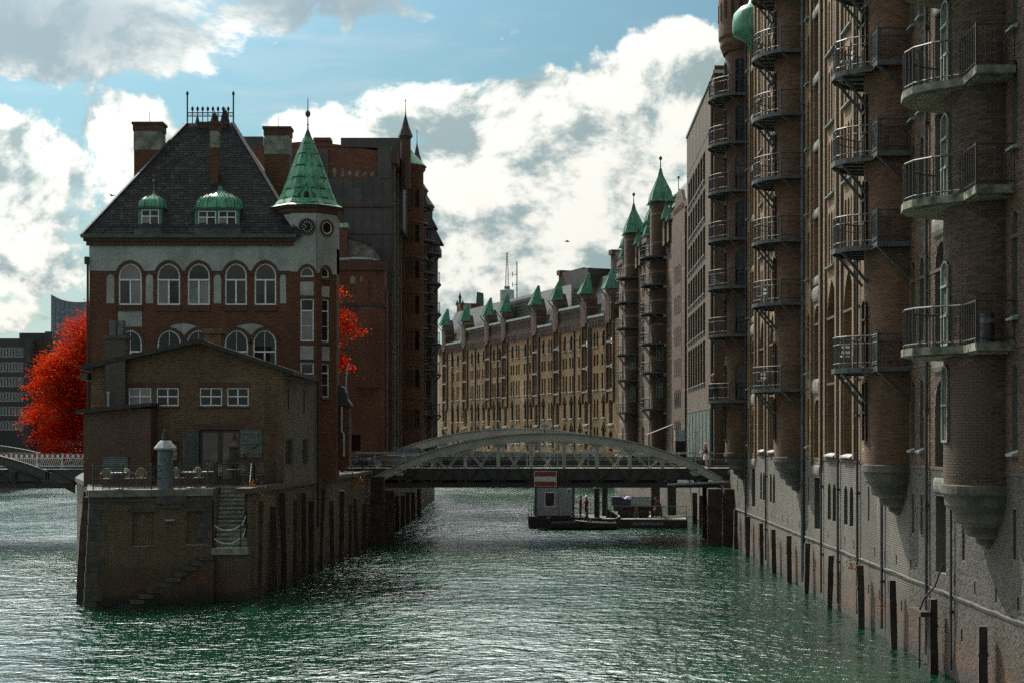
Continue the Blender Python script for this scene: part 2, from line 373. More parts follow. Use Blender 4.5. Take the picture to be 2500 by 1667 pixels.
def mk_bridge():
    m, nt, b = newmat('bridge_paint'); p = geo(nt)
    c = mixc(nt, sstep(nt, noise(nt, p, 1.2, 6, .65), .35, .7), (.40, .42, .37), (.54, .56, .50))
    c = mixc(nt, mth(nt, 'MULTIPLY', sstep(nt, noise(nt, p, 6, 6, .7), .58, .74), .6), c, (.055, .045, .032))
    nt.links.new(c, b.inputs['Base Color']); b.inputs['Roughness'].default_value = .55
    bump(nt, b, noise(nt, p, 20, 3), .15, .01); return m
M['bridge_paint'] = mk_bridge()
def mk_leaf():
    m, nt, b = newmat('autumn_leaf'); rnd = geo(nt, 'Random Per Island'); p = geo(nt)
    f = mth(nt, 'ADD', mth(nt, 'MULTIPLY', rnd, .45), mth(nt, 'MULTIPLY', noise(nt, p, .35, 3, .5), .75))
    c = ramp(nt, f, [(.20, (.11, .005, .001)), (.38, (.38, .009, .001)), (.58, (.64, .019, .002)), (.76, (.62, .070, .006)), (.94, (.48, .17, .03))])
    nt.links.new(c, b.inputs['Base Color']); b.inputs['Roughness'].default_value = .9; b.inputs['Specular IOR Level'].default_value = .03
    tr = nt.nodes.new('ShaderNodeBsdfTranslucent'); nt.links.new(c, tr.inputs[0])
    mx = nt.nodes.new('ShaderNodeMixShader'); mx.inputs[0].default_value = .42
    nt.links.new(b.outputs[0], mx.inputs[1]); nt.links.new(tr.outputs[0], mx.inputs[2])
    nt.links.new(mx.outputs[0], nt.nodes['Material Output'].inputs[0]); return m
M['leaf'] = mk_leaf()
M['bark'] = plain('bark', (.05, .038, .028), .9, var=.4, bumpy=.5)
M['leaf_orange'] = plain('leaf_orange', (.55, .20, .03), .6, var=.4)
M['leaf_pale'] = plain('leaf_pale', (.26, .25, .17), .6, var=.4)
def mk_water():
    m, nt, b = newmat('canal_water'); p = geo(nt)
    warp = vmth(nt, 'MULTIPLY', p, (.95, 1.0, 1.0))
    big = noise(nt, warp, .28, 2, .5, .3); mid = noise(nt, warp, .95, 2, .5, .5); fine = noise(nt, warp, 2.9, 3, .6, .5)
    h = mth(nt, 'ADD', mth(nt, 'MULTIPLY', big, .8), mth(nt, 'ADD', mth(nt, 'MULTIPLY', mid, .72), mth(nt, 'MULTIPLY', fine, .38)))
    calm = sstep(nt, noise(nt, vmth(nt, 'MULTIPLY', p, (1, .5, 1)), .06, 3, .55), .32, .68, .6, 1.15)
    h = mth(nt, 'MULTIPLY', h, calm)
    c = mixc(nt, sstep(nt, noise(nt, p, .12, 4, .55), .3, .7), (.0015, .024, .012), (.003, .050, .024))
    nt.links.new(c, b.inputs['Base Color']); b.inputs['Roughness'].default_value = .6; b.inputs['Specular IOR Level'].default_value = 0.
    nrm = bump(nt, b, h, 1.0, .27)
    gl = nt.nodes.new('ShaderNodeBsdfGlossy'); gl.inputs['Color'].default_value = (1.0, 1.0, 1.0, 1); gl.inputs['Roughness'].default_value = .03; nt.links.new(nrm, gl.inputs['Normal'])
    fr = nt.nodes.new('ShaderNodeFresnel'); fr.inputs['IOR'].default_value = 5.2; nt.links.new(nrm, fr.inputs['Normal'])
    mx = nt.nodes.new('ShaderNodeMixShader'); nt.links.new(fr.outputs[0], mx.inputs[0]); nt.links.new(b.outputs[0], mx.inputs[1]); nt.links.new(gl.outputs[0], mx.inputs[2])
    nt.links.new(mx.outputs[0], nt.nodes['Material Output'].inputs[0]); return m
M['water'] = mk_water()
M['asphalt'] = plain('asphalt', (.05, .05, .048), .9, var=.3, scale=1.5, bumpy=.3)
M['ground'] = plain('ground', (.09, .085, .075), .95, var=.3, scale=.4)
M['paving'] = plain('paving', (.33, .32, .29), .85, var=.3, scale=1.2, bumpy=.3)
M['stone_step'] = plain('stone_step', (.26, .27, .22), .8, var=.35, scale=2.5, bumpy=.3)
M['chain'] = plain('chain', (.55, .60, .58), .45, .3, var=.1)
M['wood_wet'] = tidewood = plain('wood_wet', (.045, .030, .020), .8, var=.6, scale=1.6, bumpy=.6, bscale=8)
M['door_frame'] = plain('door_frame', (.030, .028, .028), .55, var=.2)
M['door_glass'] = mk_glass('door_glass', (.045, .022, .014), .05, .7)
M['shutter'] = plain('shutter', (.105, .135, .130), .75, var=.3, scale=6, bumpy=.3)
M['slat'] = plain('slat', (.18, .23, .23), .6, var=.15)
M['zinc_pale'] = plain('zinc_pale', (.28, .31, .31), .45, .3, var=.2)
M['brick_leanto'] = brickmat('brick_leanto', (.075, .034, .022), (.115, .055, .036), (.15, .115, .085), soot=.3)
M['brick_flue'] = brickmat('brick_flue', (.060, .050, .045), (.090, .070, .060), (.13, .12, .11), soot=.25)
M['brick_side'] = brickmat('brick_side', (.12, .105, .080), (.19, .165, .13), (.19, .175, .15), soot=.35, lime=.4, bstr=.9)
M['copper_seam'] = plain('copper_seam', (.025, .085, .055), .6, var=.4)
M['copper_dark'] = mk_copper('copper_dark', .55)
M['clock_dark'] = plain('clock_dark', (.012, .022, .020), .85, spec=.2)
M['plaster_old'] = plain('plaster_old', (.20, .20, .17), .9, var=.45, scale=1.5, bumpy=.3)
def mk_slate_piece():
    m, nt, b = newmat('slate_piece'); r = geo(nt, 'Random Per Island'); p = geo(nt)
    oi = nt.nodes.new('ShaderNodeObjectInfo').outputs['Random']
    f = mth(nt, 'FRACT', mth(nt, 'ADD', r, oi))
    c = ramp(nt, f, [(0, (.010, .011, .012)), (.5, (.016, .0175, .019)), (.85, (.026, .028, .030)), (1, (.05, .05, .05))])
    c = mixc(nt, mth(nt, 'MULTIPLY', sstep(nt, noise(nt, p, 1.0, 4, .65), .55, .75), .3), c, (.035, .042, .032))
    nt.links.new(c, b.inputs['Base Color']); b.inputs['Roughness'].default_value = .75; b.inputs['Specular IOR Level'].default_value = .25; bump(nt, b, noise(nt, p, 18, 2), .2, .01); return m
M['slate_piece'] = mk_slate_piece()
def mk_poster():
    m, nt, b = newmat('poster'); p = geo(nt)
    c = ramp(nt, noise(nt, p, 7, 5, .7, 1.0), [(.3, (.03, .02, .015)), (.45, (.26, .16, .11)), (.55, (.40, .30, .22)), (.68, (.30, .14, .05)), (.8, (.45, .42, .36))])
    nt.links.new(c, b.inputs['Base Color']); b.inputs['Roughness'].default_value = .4; return m
M['poster'] = mk_poster()
M['bridge_rivet'] = plain('bridge_rivet', (.10, .11, .10), .6)
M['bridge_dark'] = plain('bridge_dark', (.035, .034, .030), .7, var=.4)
M['bridge_edge'] = plain('bridge_edge', (.035, .038, .035), .55, var=.3)
M['rail_pale'] = plain('rail_pale', (.20, .25, .235), .5, var=.2)
M['hull_black'] = plain('hull_black', (.016, .015, .014), .6, var=.3)
M['deck_plate'] = plain('deck_plate', (.34, .36, .31), .8, var=.3, bumpy=.2)
M['cabin_grey'] = plain('cabin_grey', (.33, .37, .39), .55, var=.12)
M['cabin_blue'] = plain('cabin_blue', (.055, .085, .16), .5, var=.15)
M['shutter_brown'] = plain('shutter_brown', (.045, .026, .018), .7)
M['machine_blue'] = plain('machine_blue', (.03, .035, .075), .45)
M['rust'] = plain('rust', (.10, .035, .02), .85, var=.5)
M['tarp'] = plain('tarp', (.40, .40, .52), .6)
M['wood_pale'] = plain('wood_pale', (.30, .24, .16), .8, var=.3)
M['pale_blind'] = plain('pale_blind', (.20, .19, .13), .7, var=.4)
M['copper_pale'] = plain('copper_pale', (.30, .42, .34), .6, var=.3)
M['office_attic'] = plain('office_attic', (.066, .044, .023), .85, var=.25, scale=.5, bumpy=.2)
M['cladding'] = mk_glass('cladding', (.12, .155, .145), .35, .3)
M['office_dark'] = plain('office_dark', (.040, .042, .042), .8, var=.2, scale=.3)
M['tower_frame'] = plain('tower_frame', (.10, .13, .15), .4)
M['tower_glass'] = mk_glass('tower_glass', (.10, .15, .18), .15, .4)
M['tower_glass_pale'] = mk_glass('tower_glass_pale', (.22, .29, .32), .15, .3)
M['pillar_grey'] = plain('pillar_grey', (.10, .125, .135), .8, var=.25, scale=4, bumpy=.3)
M['pad_yellow'] = plain('pad_yellow', (.26, .20, .09), .7, var=.2)
M['zinc_white'] = plain('zinc_white', (.50, .53, .52), .5, var=.1)
M['car_paint'] = plain('car_paint', (.11, .12, .125), .18, .4, var=.1)
M['car_glass'] = mk_glass('car_glass', (.10, .13, .13), .05, .3)
M['lamp_glass'] = plain('lamp_glass', (.6, .62, .6), .15, .3)
for n_, c_ in (('cloth_maroon', (.10, .012, .012)), ('cloth_mauve', (.30, .20, .22)), ('cloth_white', (.62, .58, .52)), ('cloth_red', (.24, .018, .016)), ('cloth_red_dark', (.13, .014, .012)), ('cloth_plum', (.12, .025, .05)), ('cloth_dark', (.02, .02, .025)), ('cloth_brown', (.12, .05, .03)), ('hair_fair', (.50, .38, .22)), ('hair_dark', (.03, .02, .015))):
    M[n_] = plain(n_, c_, .85, var=.15, scale=8)
M['bridge_grey_dark'] = plain('bridge_grey_dark', (.055, .062, .056), .6, var=.3)  # even dark grey-green tone, darker than the bridge over the canal
M['door_dark'] = plain('door_dark', (.030, .015, .009), .7, var=.4, scale=5)
M['brick_brown'] = brickmat('brick_brown', (.075, .038, .017), (.125, .068, .032), (.10, .07, .045), soot=.4, bands=[(a, a + .22, (.22, .13, .06)) for a in (26.0, 23.1, 20.1, 17.1, 14.1, 11.6, 8.2)])
# ================================================================== the setting
wm = MB(); wm.poly([(-900, -60, 0), (900, -60, 0), (900, 1500, 0), (-900, 1500, 0)])
obj('water', wm, M['water'], kind='structure', label='rippled green canal water mirroring the sky')
def wallX(D): return 11.57 + .0315 * D
LEFT = [(-11.65, 68.5), (-9.94, 99.4), (-9.6, 107), (-9.48, 114.8), (-9.3, 126), (-9.05, 157), (-9.2, 185), (-14, 240), (-26, 300), (-42, 360)]
WLEFT = [(-17.95, 66.1), (-20.6, 76), (-24.6, 88), (-27.5, 100), (-29.0, 112), (-30, 150), (-36, 300)]
QZ = 4.9
# right bank, far bank and the island between the two arms, each a slab of land behind its quay wall
rb = MB(); rb.prism([(wallX(20) + .35, 20), (400, 20), (400, 900), (-60, 900), (-14.3, 314), (15.2, 230), (14.0, 200), (16.9, 146), (wallX(117) + .35, 117)], -1, QZ)
obj('ground', rb, M['ground'], kind='structure')
isl = MB(); isl.prism([(-17.75, 66.3), (-13.15, 68.1), (-13.65, 72.75), (-12.1, 72.95), (-11.75, 69.9)] + [(x - .12, y) for x, y in LEFT[1:]] + [(-60, 420), (-46, 300)] + [(x + .1, y) for x, y in WLEFT[1:6][::-1]], -1, QZ - .03)
obj('ground', isl, M['ground'], kind='structure')
lb = MB(); lb.prism([(-400, 20), (-58, 20), (-62, 120), (-72, 260), (-90, 900), (-400, 900)], -1, QZ)
obj('ground', lb, M['ground'], kind='structure')
# ================================================================== walls with real openings
def arch_pts(a, b, d, kind, n=8):
    """outline of an opening's head from the right springing over the top to the left springing"""
    w = b - a; m = (a + b) / 2
    if kind == 'rect': return [(b, d), (a, d)]
    if kind == 'round': rise = w / 2
    elif kind == 'seg': rise = w * .2
    elif kind == 'low': rise = w * .56
    else: rise = w * .82
    sp = d - rise; pts = []
    if kind == 'seg':
        r = (w * w / 4 + rise * rise) / (2 * rise); h = math.asin(w / 2 / r)
        for k in range(n + 1):
            t = h - 2 * h * k / n; pts.append((m + r * math.sin(t), d - r + r * math.cos(t)))
    elif kind == 'round':
        for k in range(n + 1):
            t = math.pi * k / n; pts.append((m + w / 2 * math.cos(t), sp + rise * math.sin(t)))
    else:
        r = (w * w / 4 + rise * rise) / w; h = math.asin(rise / r); c = b - r
        half = [(c + r * math.cos(h * k / (n // 2)), sp + r * math.sin(h * k / (n // 2))) for k in range(n // 2 + 1)]
        pts = half + [(2 * m - x, z) for x, z in half[:-1][::-1]]
    return pts
def outline(a, b, c, d, kind, n=8): return [(a, c), (b, c)] + arch_pts(a, b, d, kind, n)
def facade(mb, x0, x1, z0, z1, y, ops):
    """vertical wall sheet facing -y with recessed openings (a, b, c, d, kind, depth)"""
    xs = sorted({x0, x1} | {v for o in ops for v in (o[0], o[1]) if x0 < v < x1})
    for i in range(len(xs) - 1):
        a, b = xs[i], xs[i + 1]; m = (a + b) / 2
        if b - a < 1e-6: continue
        cur = z0
        for o in sorted((o for o in ops if o[0] < m < o[1]), key=lambda o: o[2]):
            c, d = max(o[2], z0), min(o[3], z1)
            if c > cur + 1e-6: mb.poly([(a, y, cur), (b, y, cur), (b, y, c), (a, y, c)])
            cur = max(cur, d)
        if cur < z1 - 1e-6: mb.poly([(a, y, cur), (b, y, cur), (b, y, z1), (a, y, z1)])
    for a, b, c, d, kind, dep in ops:
        ol = outline(a, b, c, d, kind); n = len(ol)
        for i in range(n):
            p, q = ol[i], ol[(i + 1) % n]
            mb.poly([(p[0], y, p[1]), (p[0], y + dep, p[1]), (q[0], y + dep, q[1]), (q[0], y, q[1])][::-1])
        if kind != 'rect':
            ap = arch_pts(a, b, d, kind); h = len(ap) // 2
            for i in range(h): mb.poly([(b, y, d), (ap[i + 1][0], y, ap[i + 1][1]), (ap[i][0], y, ap[i][1])][::-1] if False else [(b, y, d), (ap[i + 1][0], y, ap[i + 1][1]), (ap[i][0], y, ap[i][1])])
            for i in range(h, len(ap) - 1): mb.poly([(a, y, d), (ap[i + 1][0], y, ap[i + 1][1]), (ap[i][0], y, ap[i][1])])
    return mb
def win_frame(w, h, kind, cols, trans, fw, th, bars):
    mb = MB(); O = outline(-w / 2, w / 2, 0, h, kind); I = outline(-w / 2 + fw, w / 2 - fw, fw, h - fw, kind); n = len(O)
    for i in range(n):
        j = (i + 1) % n; p, q, r, s = O[i], O[j], I[j], I[i]
        mb.poly([(p[0], 0, p[1]), (q[0], 0, q[1]), (r[0], 0, r[1]), (s[0], 0, s[1])])
        mb.poly([(s[0], 0, s[1]), (r[0], 0, r[1]), (r[0], th, r[1]), (s[0], th, s[1])])
    top = trans[0] if trans else h - fw
    for k in range(1, cols):
        x = -w / 2 + w * k / cols; mb.box(x - fw * .5, x + fw * .5, -.012, th, fw, (top if kind != 'rect' and trans else h - fw * 1.2))
    for t in trans: mb.box(-w / 2 + fw * .5, w / 2 - fw * .5, -.02, th, t - fw * .5, t + fw * .5)
    for bx, bz0, bz1 in bars.get('v', ()): mb.box(bx - .012, bx + .012, 0.01, th, bz0, bz1)
    for bz in bars.get('h', ()): mb.box(-w / 2 + fw, w / 2 - fw, .01, th, bz - .012, bz + .012)
    return mb
def window(parent, x0, x1, z0, z1, kind, y, frame='white_frame', glass='glass', cols=1, trans=(), fw=.06, th=.07, rz=0, bars=None, name='window', split=True, loc=None):
    """a framed window: part `window` with one sub-part `pane` for each light"""
    w, h = x1 - x0, z1 - z0; bars = bars or {}
    key = ('window', round(w, 3), round(h, 3), kind, cols, tuple(trans), fw, th, frame, str(bars))
    o = part_copy(name, key, lambda: win_frame(w, h, kind, cols, trans, fw, th, bars), M[frame], parent, loc or ((x0 + x1) / 2, y, z0), rz)
    cells = []
    edges = [0] + list(trans) + [h]
    if not split: cells = [(-w / 2, w / 2, 0, h, kind)]
    else:
        for i in range(len(edges) - 1):
            last = i == len(edges) - 2
            if last and kind != 'rect' and trans: cells.append((-w / 2, w / 2, edges[i], h, kind)); continue
            if kind != 'rect' and last: cells.append((-w / 2, w / 2, edges[i], h, kind)); continue
            for c in range(cols): cells.append((-w / 2 + w * c / cols, -w / 2 + w * (c + 1) / cols, edges[i], edges[i + 1], 'rect'))
    for n_, (a, b, c, d, k) in enumerate(cells):
        g = glass[n_ % len(glass)] if isinstance(glass, (list, tuple)) else glass
        def mk(a=a, b=b, c=c, d=d, k=k):
            m = MB(); e = fw * .3; m.plate(outline(a + e, b - e, c + e, d - e, k), 0, .012); return m
        part_copy('pane', ('pane', round(a, 3), round(b, 3), round(c, 3), round(d, 3), k, g, round(h, 3)), mk, M[g], o, (0, th * .6, 0))
    return o
def sill(parent, x0, x1, z, y=-.0, out=.12, h=.1, mat='stone_pale', name='sill', slope=.05):
    m = shared(('sill', round(x1 - x0, 2), out, h, slope), lambda: sill_mb(x1 - x0, out, h, slope))
    return obj(name, m, M[mat], parent, ((x0 + x1) / 2, y, z))
def sill_mb(w, out, h, slope):
    m = MB(); a = w / 2
    for sx in (0,):
        A = [(-a, 0.1, 0), (-a, -out, 0), (-a, -out, h - slope), (-a, .1, h)]; B = [(a, p[1], p[2]) for p in A]
        m.poly(A); m.poly(B[::-1])
        for i in range(4): j = (i + 1) % 4; m.poly([A[j], A[i], B[i], B[j]])
    return m
# ------------------------------------------------------------------ balconies round the corner turrets
def balcony(parent, xt, z, rb=2.25, cut=1.9, kind='iron', step=.26, y0=0., rails=(1.05, .78, .16), struts=True, screen=False, rt=1.15, ol=None):
    """platform whose plan runs from the far wall round the turret to the near wall; slab > rails, balusters, struts"""
    if ol is None:
        t1 = 2 * math.pi - math.asin(math.sqrt(1 - (cut / rb) ** 2)); n = 16
        ol = [(rb * math.cos(math.pi + (t1 - math.pi) * k / n), rb * math.sin(math.pi + (t1 - math.pi) * k / n)) for k in range(n + 1)] + [(cut, 0)]
    kk = (kind, rb, cut, len(ol)); th = .20 if kind == 'concrete' else .17; mats = M['concrete'] if kind == 'concrete' else M['iron_grey']; rm = M['iron_dark'] if kind == 'concrete' else M['iron']
    def slab():
        m = MB()
        if kind == 'concrete': m.prism(ol, -th, 0); m.prism([(x * .9, y * .88) for x, y in ol], -th - .05, -th)
        else:
            m.prism(ol, -.035, 0)
            for p, q in zip(ol[:-1], ol[1:]): m.bar((*p, -th / 2), (*q, -th / 2), .02, th)
            for q in (-1.6, -.9, -.2, .6, 1.3): m.bar((q, -rb * math.sqrt(max(.1, 1 - (q / rb) ** 2)) * .85, -.1), (q, 0, -.1), .05, .1)
        return m
    b = part_copy('balcony', ('balcony',) + kk, slab, mats, parent, (xt, y0, z)); s = 1 - .06 / rb
    P = [Vector((x * s, y * s, 0)) for x, y in ol]; P[-1].y = P[0].y = -.02; hb = rails[0]
    def rail(zr, r):
        m = MB()
        for p, q in zip(P[:-1], P[1:]): m.tube([p + Vector((0, 0, zr)), q + Vector((0, 0, zr))], r, 5)
        return m
    for i, zr in enumerate(rails): part_copy('handrail' if i == 0 else 'rail', ('rail', zr) + kk, lambda zr=zr, i=i: rail(zr, .028 if i == 0 else .02), rm, b)
    seg = [(q - p).length for p, q in zip(P[:-1], P[1:])]; tot = sum(seg); cnt = int(tot / step); bm = lambda: MB().box(-.012, .012, -.012, .012, 0, hb)
    for k in range(cnt + 1):
        d = tot * k / cnt; i = 0
        while i < len(seg) - 1 and d > seg[i]: d -= seg[i]; i += 1
        p = P[i].lerp(P[i + 1], d / seg[i]); e = P[i + 1] - P[i]; part_copy('baluster', ('baluster', kind, hb), bm, rm, b, p, math.atan2(e.y, e.x))
    c = P[-2]
    part_copy('post', ('post', kind, hb), lambda: MB().box(-.03, .03, -.03, .03, -.12, hb + .04), rm, b, c)
    if struts:
        for p, q in (((c.x - .08, c.y, -.12), (c.x - .08, -.02, -1.15)), ((-.75, -2.0, -.12), (-.55, -rt + .02, -1.25)), ((.3, -2.0, -.12), (.3, -rt + .02, -1.2))):
            part_copy('strut', ('strut', round(p[0], 2), rt) + kk, lambda p=p, q=q: MB().bar(p, q, .07, .1), M['iron'], b)
        part_copy('strut', ('wall_strut',) + kk, lambda: MB().bar((c.x - .08, -.02, -1.15), (c.x - .08, -.02, -.1), .06, .08), M['iron'], b)
    if screen:
        def scr():
            m = MB(); a, c2 = P[-3], P[-2]
            for q in (.1, .98): m.bar(a + Vector((0, 0, q)), c2 + Vector((0, 0, q)), .05)
            for e in (a, c2): m.bar(e, e + Vector((0, 0, 1.12)), .05)
            for q in range(1, 12): m.bar(a.lerp(c2, q / 12) + Vector((0, 0, .1)), a.lerp(c2, q / 12) + Vector((0, 0, .98)), .014)
            for q in range(1, 11): m.bar(a + Vector((0, 0, .1 + .08 * q)), c2 + Vector((0, 0, .1 + .08 * q)), .014)
            return m
        part_copy('screen_panel', ('screen',) + kk, scr, M['iron_grey'], b)
    return b
def turret(parent, xt, z0, z1, brick='brick_turret', a=1.6, b=1.15, corbel=True, ctop=6.2, n=18, name='turret', cmat='stone_dark'):
    m = MB(); m.lathe([(1, z0), (1, z1)], n, xt, 0, math.pi, 2 * math.pi, ex=a, ey=b)
    t = obj(name, m, M[brick], parent, smooth=True)
    if corbel:
        pr = [(1.0, .02), (1.07, .0), (1.07, -.22), (1.0, -.28), (.98, -.55), (.93, -.62), (.80, -.74), (.79, -.98), (.72, -1.04), (.56, -1.12), (.54, -1.32), (.46, -1.38), (.30, -1.44), (.28, -1.58), (.03, -1.74)]
        c = MB(); c.lathe([(r, ctop + z) for r, z in pr[::-1]], n, xt, 0, math.pi, 2 * math.pi, ex=a, ey=b)
        obj('corbel', c, M[cmat], t)
    return t
def turret_window(parent, xt, ang, z0, w, h, frame='dark_frame', a=1.6, b=1.15, kind='seg', **kw):
    """window set into the flank of a turret; ang 0 faces straight out, + towards the near side"""
    t = 1.5 * math.pi + ang; x = xt + a * math.cos(t); y = b * math.sin(t)
    nrm = Vector((math.cos(t) / a, math.sin(t) / b)); rz = math.atan2(nrm.y, nrm.x) + math.pi / 2
    return window(parent, -w / 2, w / 2, 0, h, kind, 0, frame=frame, rz=rz, loc=(x + nrm.normalized().x * .05, y + nrm.normalized().y * .05, z0), th=.09, **kw)
# ================================================================== the long brick warehouse on the right bank
DW = 105.0
ang = math.atan2(-1, -.0315)
WH = thing('brick_warehouse', 'long dark brick warehouse along the right bank with round turrets and iron balconies', 'building', (wallX(DW), DW, 0), ang)
xD = lambda D: (DW - D) * 1.0005
XN0, XN1, ZN = 53.35, 72.0, 23.0          # stretch near enough to show single bricks
up = []; ft = []; recess = []; wins = []; ledges = []; hatch_sills = []; doors = []
LV = [14.45 + 3.05 * k for k in range(8)]
def bay(xc, w):
    up.append((xc - w / 2, xc + w / 2, 6.45, 13.9, 'point', .32)); recess.append((xc, w))
    for s in (-1, 1):
        x = xc + s * w * .20; q = w * .29
        wins.append((x - q / 2, x + q / 2, 6.6, 9.05, 'point', .46)); wins.append((x - q / 2, x + q / 2, 9.7, 12.6, 'point', .46))
        x2 = xc + s * .62; ft.append((x2 - .40, x2 + .40, 3.6, 5.2, 'round', .4))
    ledges.append((xc - w / 2 - .05, xc + w / 2 + .05, 6.33))
    for z in LV:
        for s in (-1, 0, 1):
            x = xc + s * w * .30; q = w * .2
            up.append((x - q / 2, x + q / 2, z + .05, z + 2.35, 'round', .28)); wins.append((x - q / 2, x + q / 2, z + .05, z + 2.35, 'round', .26))
        ledges.append((xc - w / 2 + .05, xc + w / 2 - .05, z - .06))
def hatch(xc, w):
    up.append((xc - w / 2, xc + w / 2, 13.95, 39, 'rect', .55)); up.append((xc - w / 2, xc + w / 2, 9.8, 13.1, 'round', .55)); up.append((xc - w / 2, xc + w / 2, 6.2, 8.9, 'round', .55))
    ft.append((xc - w / 2 + .1, xc + w / 2 - .1, 3.0, 5.35, 'rect', .55))
    doors.append((xc, w, 3.0, 5.35)); doors.append((xc, w, 6.2, 8.9)); doors.append((xc, w, 9.8, 13.1))
    for k, z in enumerate(LV): doors.append((xc, w, z - .35, z + 2.75)); hatch_sills.append((xc, w, z - .45, .42))
    hatch_sills.append((xc, w, 13.25, .7)); hatch_sills.append((xc, w, 9.1, .7)); hatch_sills.append((xc, w, 5.45, .45))
for xc in (15.6, 19.8, 38.5, 42.4): bay(xc, 2.15)
for xc in (11.5, 34.7): hatch(xc, 1.7)
hatch(57.65, 1.45)
def lancet(xc, w=.5):
    for z0, z1 in [(6.75, 9.0), (10.2, 12.9)] + [(z + .1, z + 2.3) for z in LV]:
        up.append((xc - w / 2, xc + w / 2, z0, z1, 'round', .25)); wins.append((xc - w / 2, xc + w / 2, z0, z1, 'round', .22)); ledges.append((xc - w / 2 - .05, xc + w / 2 + .05, z0 - .1))
    ft.append((xc - .14, xc + .14, 4.0, 5.3, 'rect', .3))
for xc in (9.0, 32.2, 46.5, 53.9, 55.12, 65.35): lancet(xc, .62 if xc < 50 else .5)
for xc in (3.0, 60.3, 66.8): ft.append((xc - .16, xc + .16, 3.6, 5.2, 'rect', .3))
rs = random.Random(3)
for k in range(34):                                # scuppers through the foot of the wall
    x = 1.5 + k * 2.0 + rs.uniform(-.2, .2)
    for z in ((2.75, 3.1), (1.25, 1.6)):
        if rs.random() < .8:
            xx = x + (0 if z[0] > 2 else .8)
            if all(not (o[0] - .1 < xx < o[1] + .1 and o[2] < z[1] and o[3] > z[0]) for o in ft): ft.append((xx - .08, xx + .08, z[0], z[1], 'rect', .25))
ZT = 39.0
wu = MB()
for a, b in ((-1.5, XN0), ):
    facade(wu, a, b, 6.2, ZT, 0, [o for o in up if a < o[0] < b])
for xc, w in recess:
    facade(wu, xc - w / 2, xc + w / 2, 6.45, 13.9, .32, [o for o in [(p[0], p[1], p[2], p[3], p[4], .14) for p in wins] if xc - w / 2 < o[0] < xc + w / 2 and o[3] < 13.9])
wu.poly([(-1.5, 0, 5), (-1.5, 0, ZT), (-1.5, 14, ZT), (-1.5, 14, 5)])
wall_up = obj('wall', wu, M['brick_right'], WH)
wf = MB(); facade(wf, -1.5, XN0, -.6, 6.2, 0, [o for o in ft if o[1] < XN0])
wf.poly([(-1.5, 0, -.6), (-1.5, 0, 6.2), (-1.5, 14, 6.2), (-1.5, 14, -.6)])
obj('wall', wf, M['brick_foot'], WH)
wn = MB(); facade(wn, XN0, XN1, -.6, ZT, 0, [o for o in up + ft if o[0] > XN0])
wall_near = obj('wall', wn, M['mortar'], WH)
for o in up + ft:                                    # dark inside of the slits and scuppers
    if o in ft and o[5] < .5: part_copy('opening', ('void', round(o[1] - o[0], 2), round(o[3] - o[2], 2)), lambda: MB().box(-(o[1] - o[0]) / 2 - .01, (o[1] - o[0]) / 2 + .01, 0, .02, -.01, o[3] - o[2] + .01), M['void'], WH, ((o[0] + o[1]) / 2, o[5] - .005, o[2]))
for a, b, c, d, k, y in wins: window(WH, a, b, c, d, k, y - .08, 'green_frame' if a > 65 else 'dark_frame', 'glass', cols=2 if a > 65 else 1, trans=(.33 * (d - c), .66 * (d - c)) if a > 65 else (.42 * (d - c),), fw=.045, split=False)
for xc, w in recess:                                  # plastered heads of the tall pointed recesses
    m = MB(); m.plate([(xc - .05, 12.75), (xc + .05, 12.75), (xc + w * .22, 12.95), (xc + .12, 13.5), (xc, 13.72), (xc - .12, 13.5), (xc - w * .22, 12.95)], .27, .318); obj('plaster_head', m, M['plaster'], WH)
    for sgn in (-1, 1):
        part_copy('pilaster', ('pil', 1), lambda: MB().box(-.16, .16, -.10, .001, 6.3, 38.6), M['brick_right'], WH, (xc + sgn * (w / 2 + .32), 0, 0))
for a, b, z in ledges: sill(WH, a, b, z, out=.16, h=.16, slope=.1, mat='stone_pale' if z < 7 else 'lead_shine')
def hsill(w, h):
    m = MB(); r = h / 2; pr = [(-.0, 0)] + [(-.06 - r * .30 * math.cos(t), r + r * math.sin(t)) for t in [(-.5 + k / 6) * math.pi for k in range(7)]] + [(0, h)]
    A = [(-w / 2 - .02, y, z) for y, z in pr]; B = [(w / 2 + .02, y, z) for y, z in pr]; m.poly(A); m.poly(B[::-1])
    for i in range(len(A)): j = (i + 1) % len(A); m.poly([A[j], A[i], B[i], B[j]])
    return m
for xc, w, z, h in hatch_sills: part_copy('hatch_sill', ('hsill', w, h), lambda: hsill(w, h), M['stone'], WH, (xc, .05, z))
def hdoor(w, h):
    m = MB(); m.box(-w / 2 + .03, w / 2 - .03, 0, .06, 0, h); n = 6
    for k in range(n): m.box(-w / 2 + .05 + (w - .1) * k / n, -w / 2 + .02 + (w - .1) * (k + 1) / n, -.025, 0, .06, h - .06)
    return m
for xc, w, z0, z1 in doors: part_copy('hatch_door', ('hdoor', w, round(z1 - z0, 2)), lambda: hdoor(w, z1 - z0), M['door_dark'], WH, (xc, .46, z0))
for xc in (10.3, 12.7, 33.45, 35.95): part_copy('pilaster', ('pil', 2), lambda: MB().box(-.14, .14, -.12, .001, 5.9, 38.6), M['brick_right'], WH, (xc, 0, 0))
def pipe_mb(r):
    m = MB(); m.tube([(0, 0, .3), (0, 0, 38)], r, 8)
    for z in range(2, 38, 3): m.box(-r * 1.5, r * 1.5, -r * 1.2, .09, z - .05, z + .05)
    return m
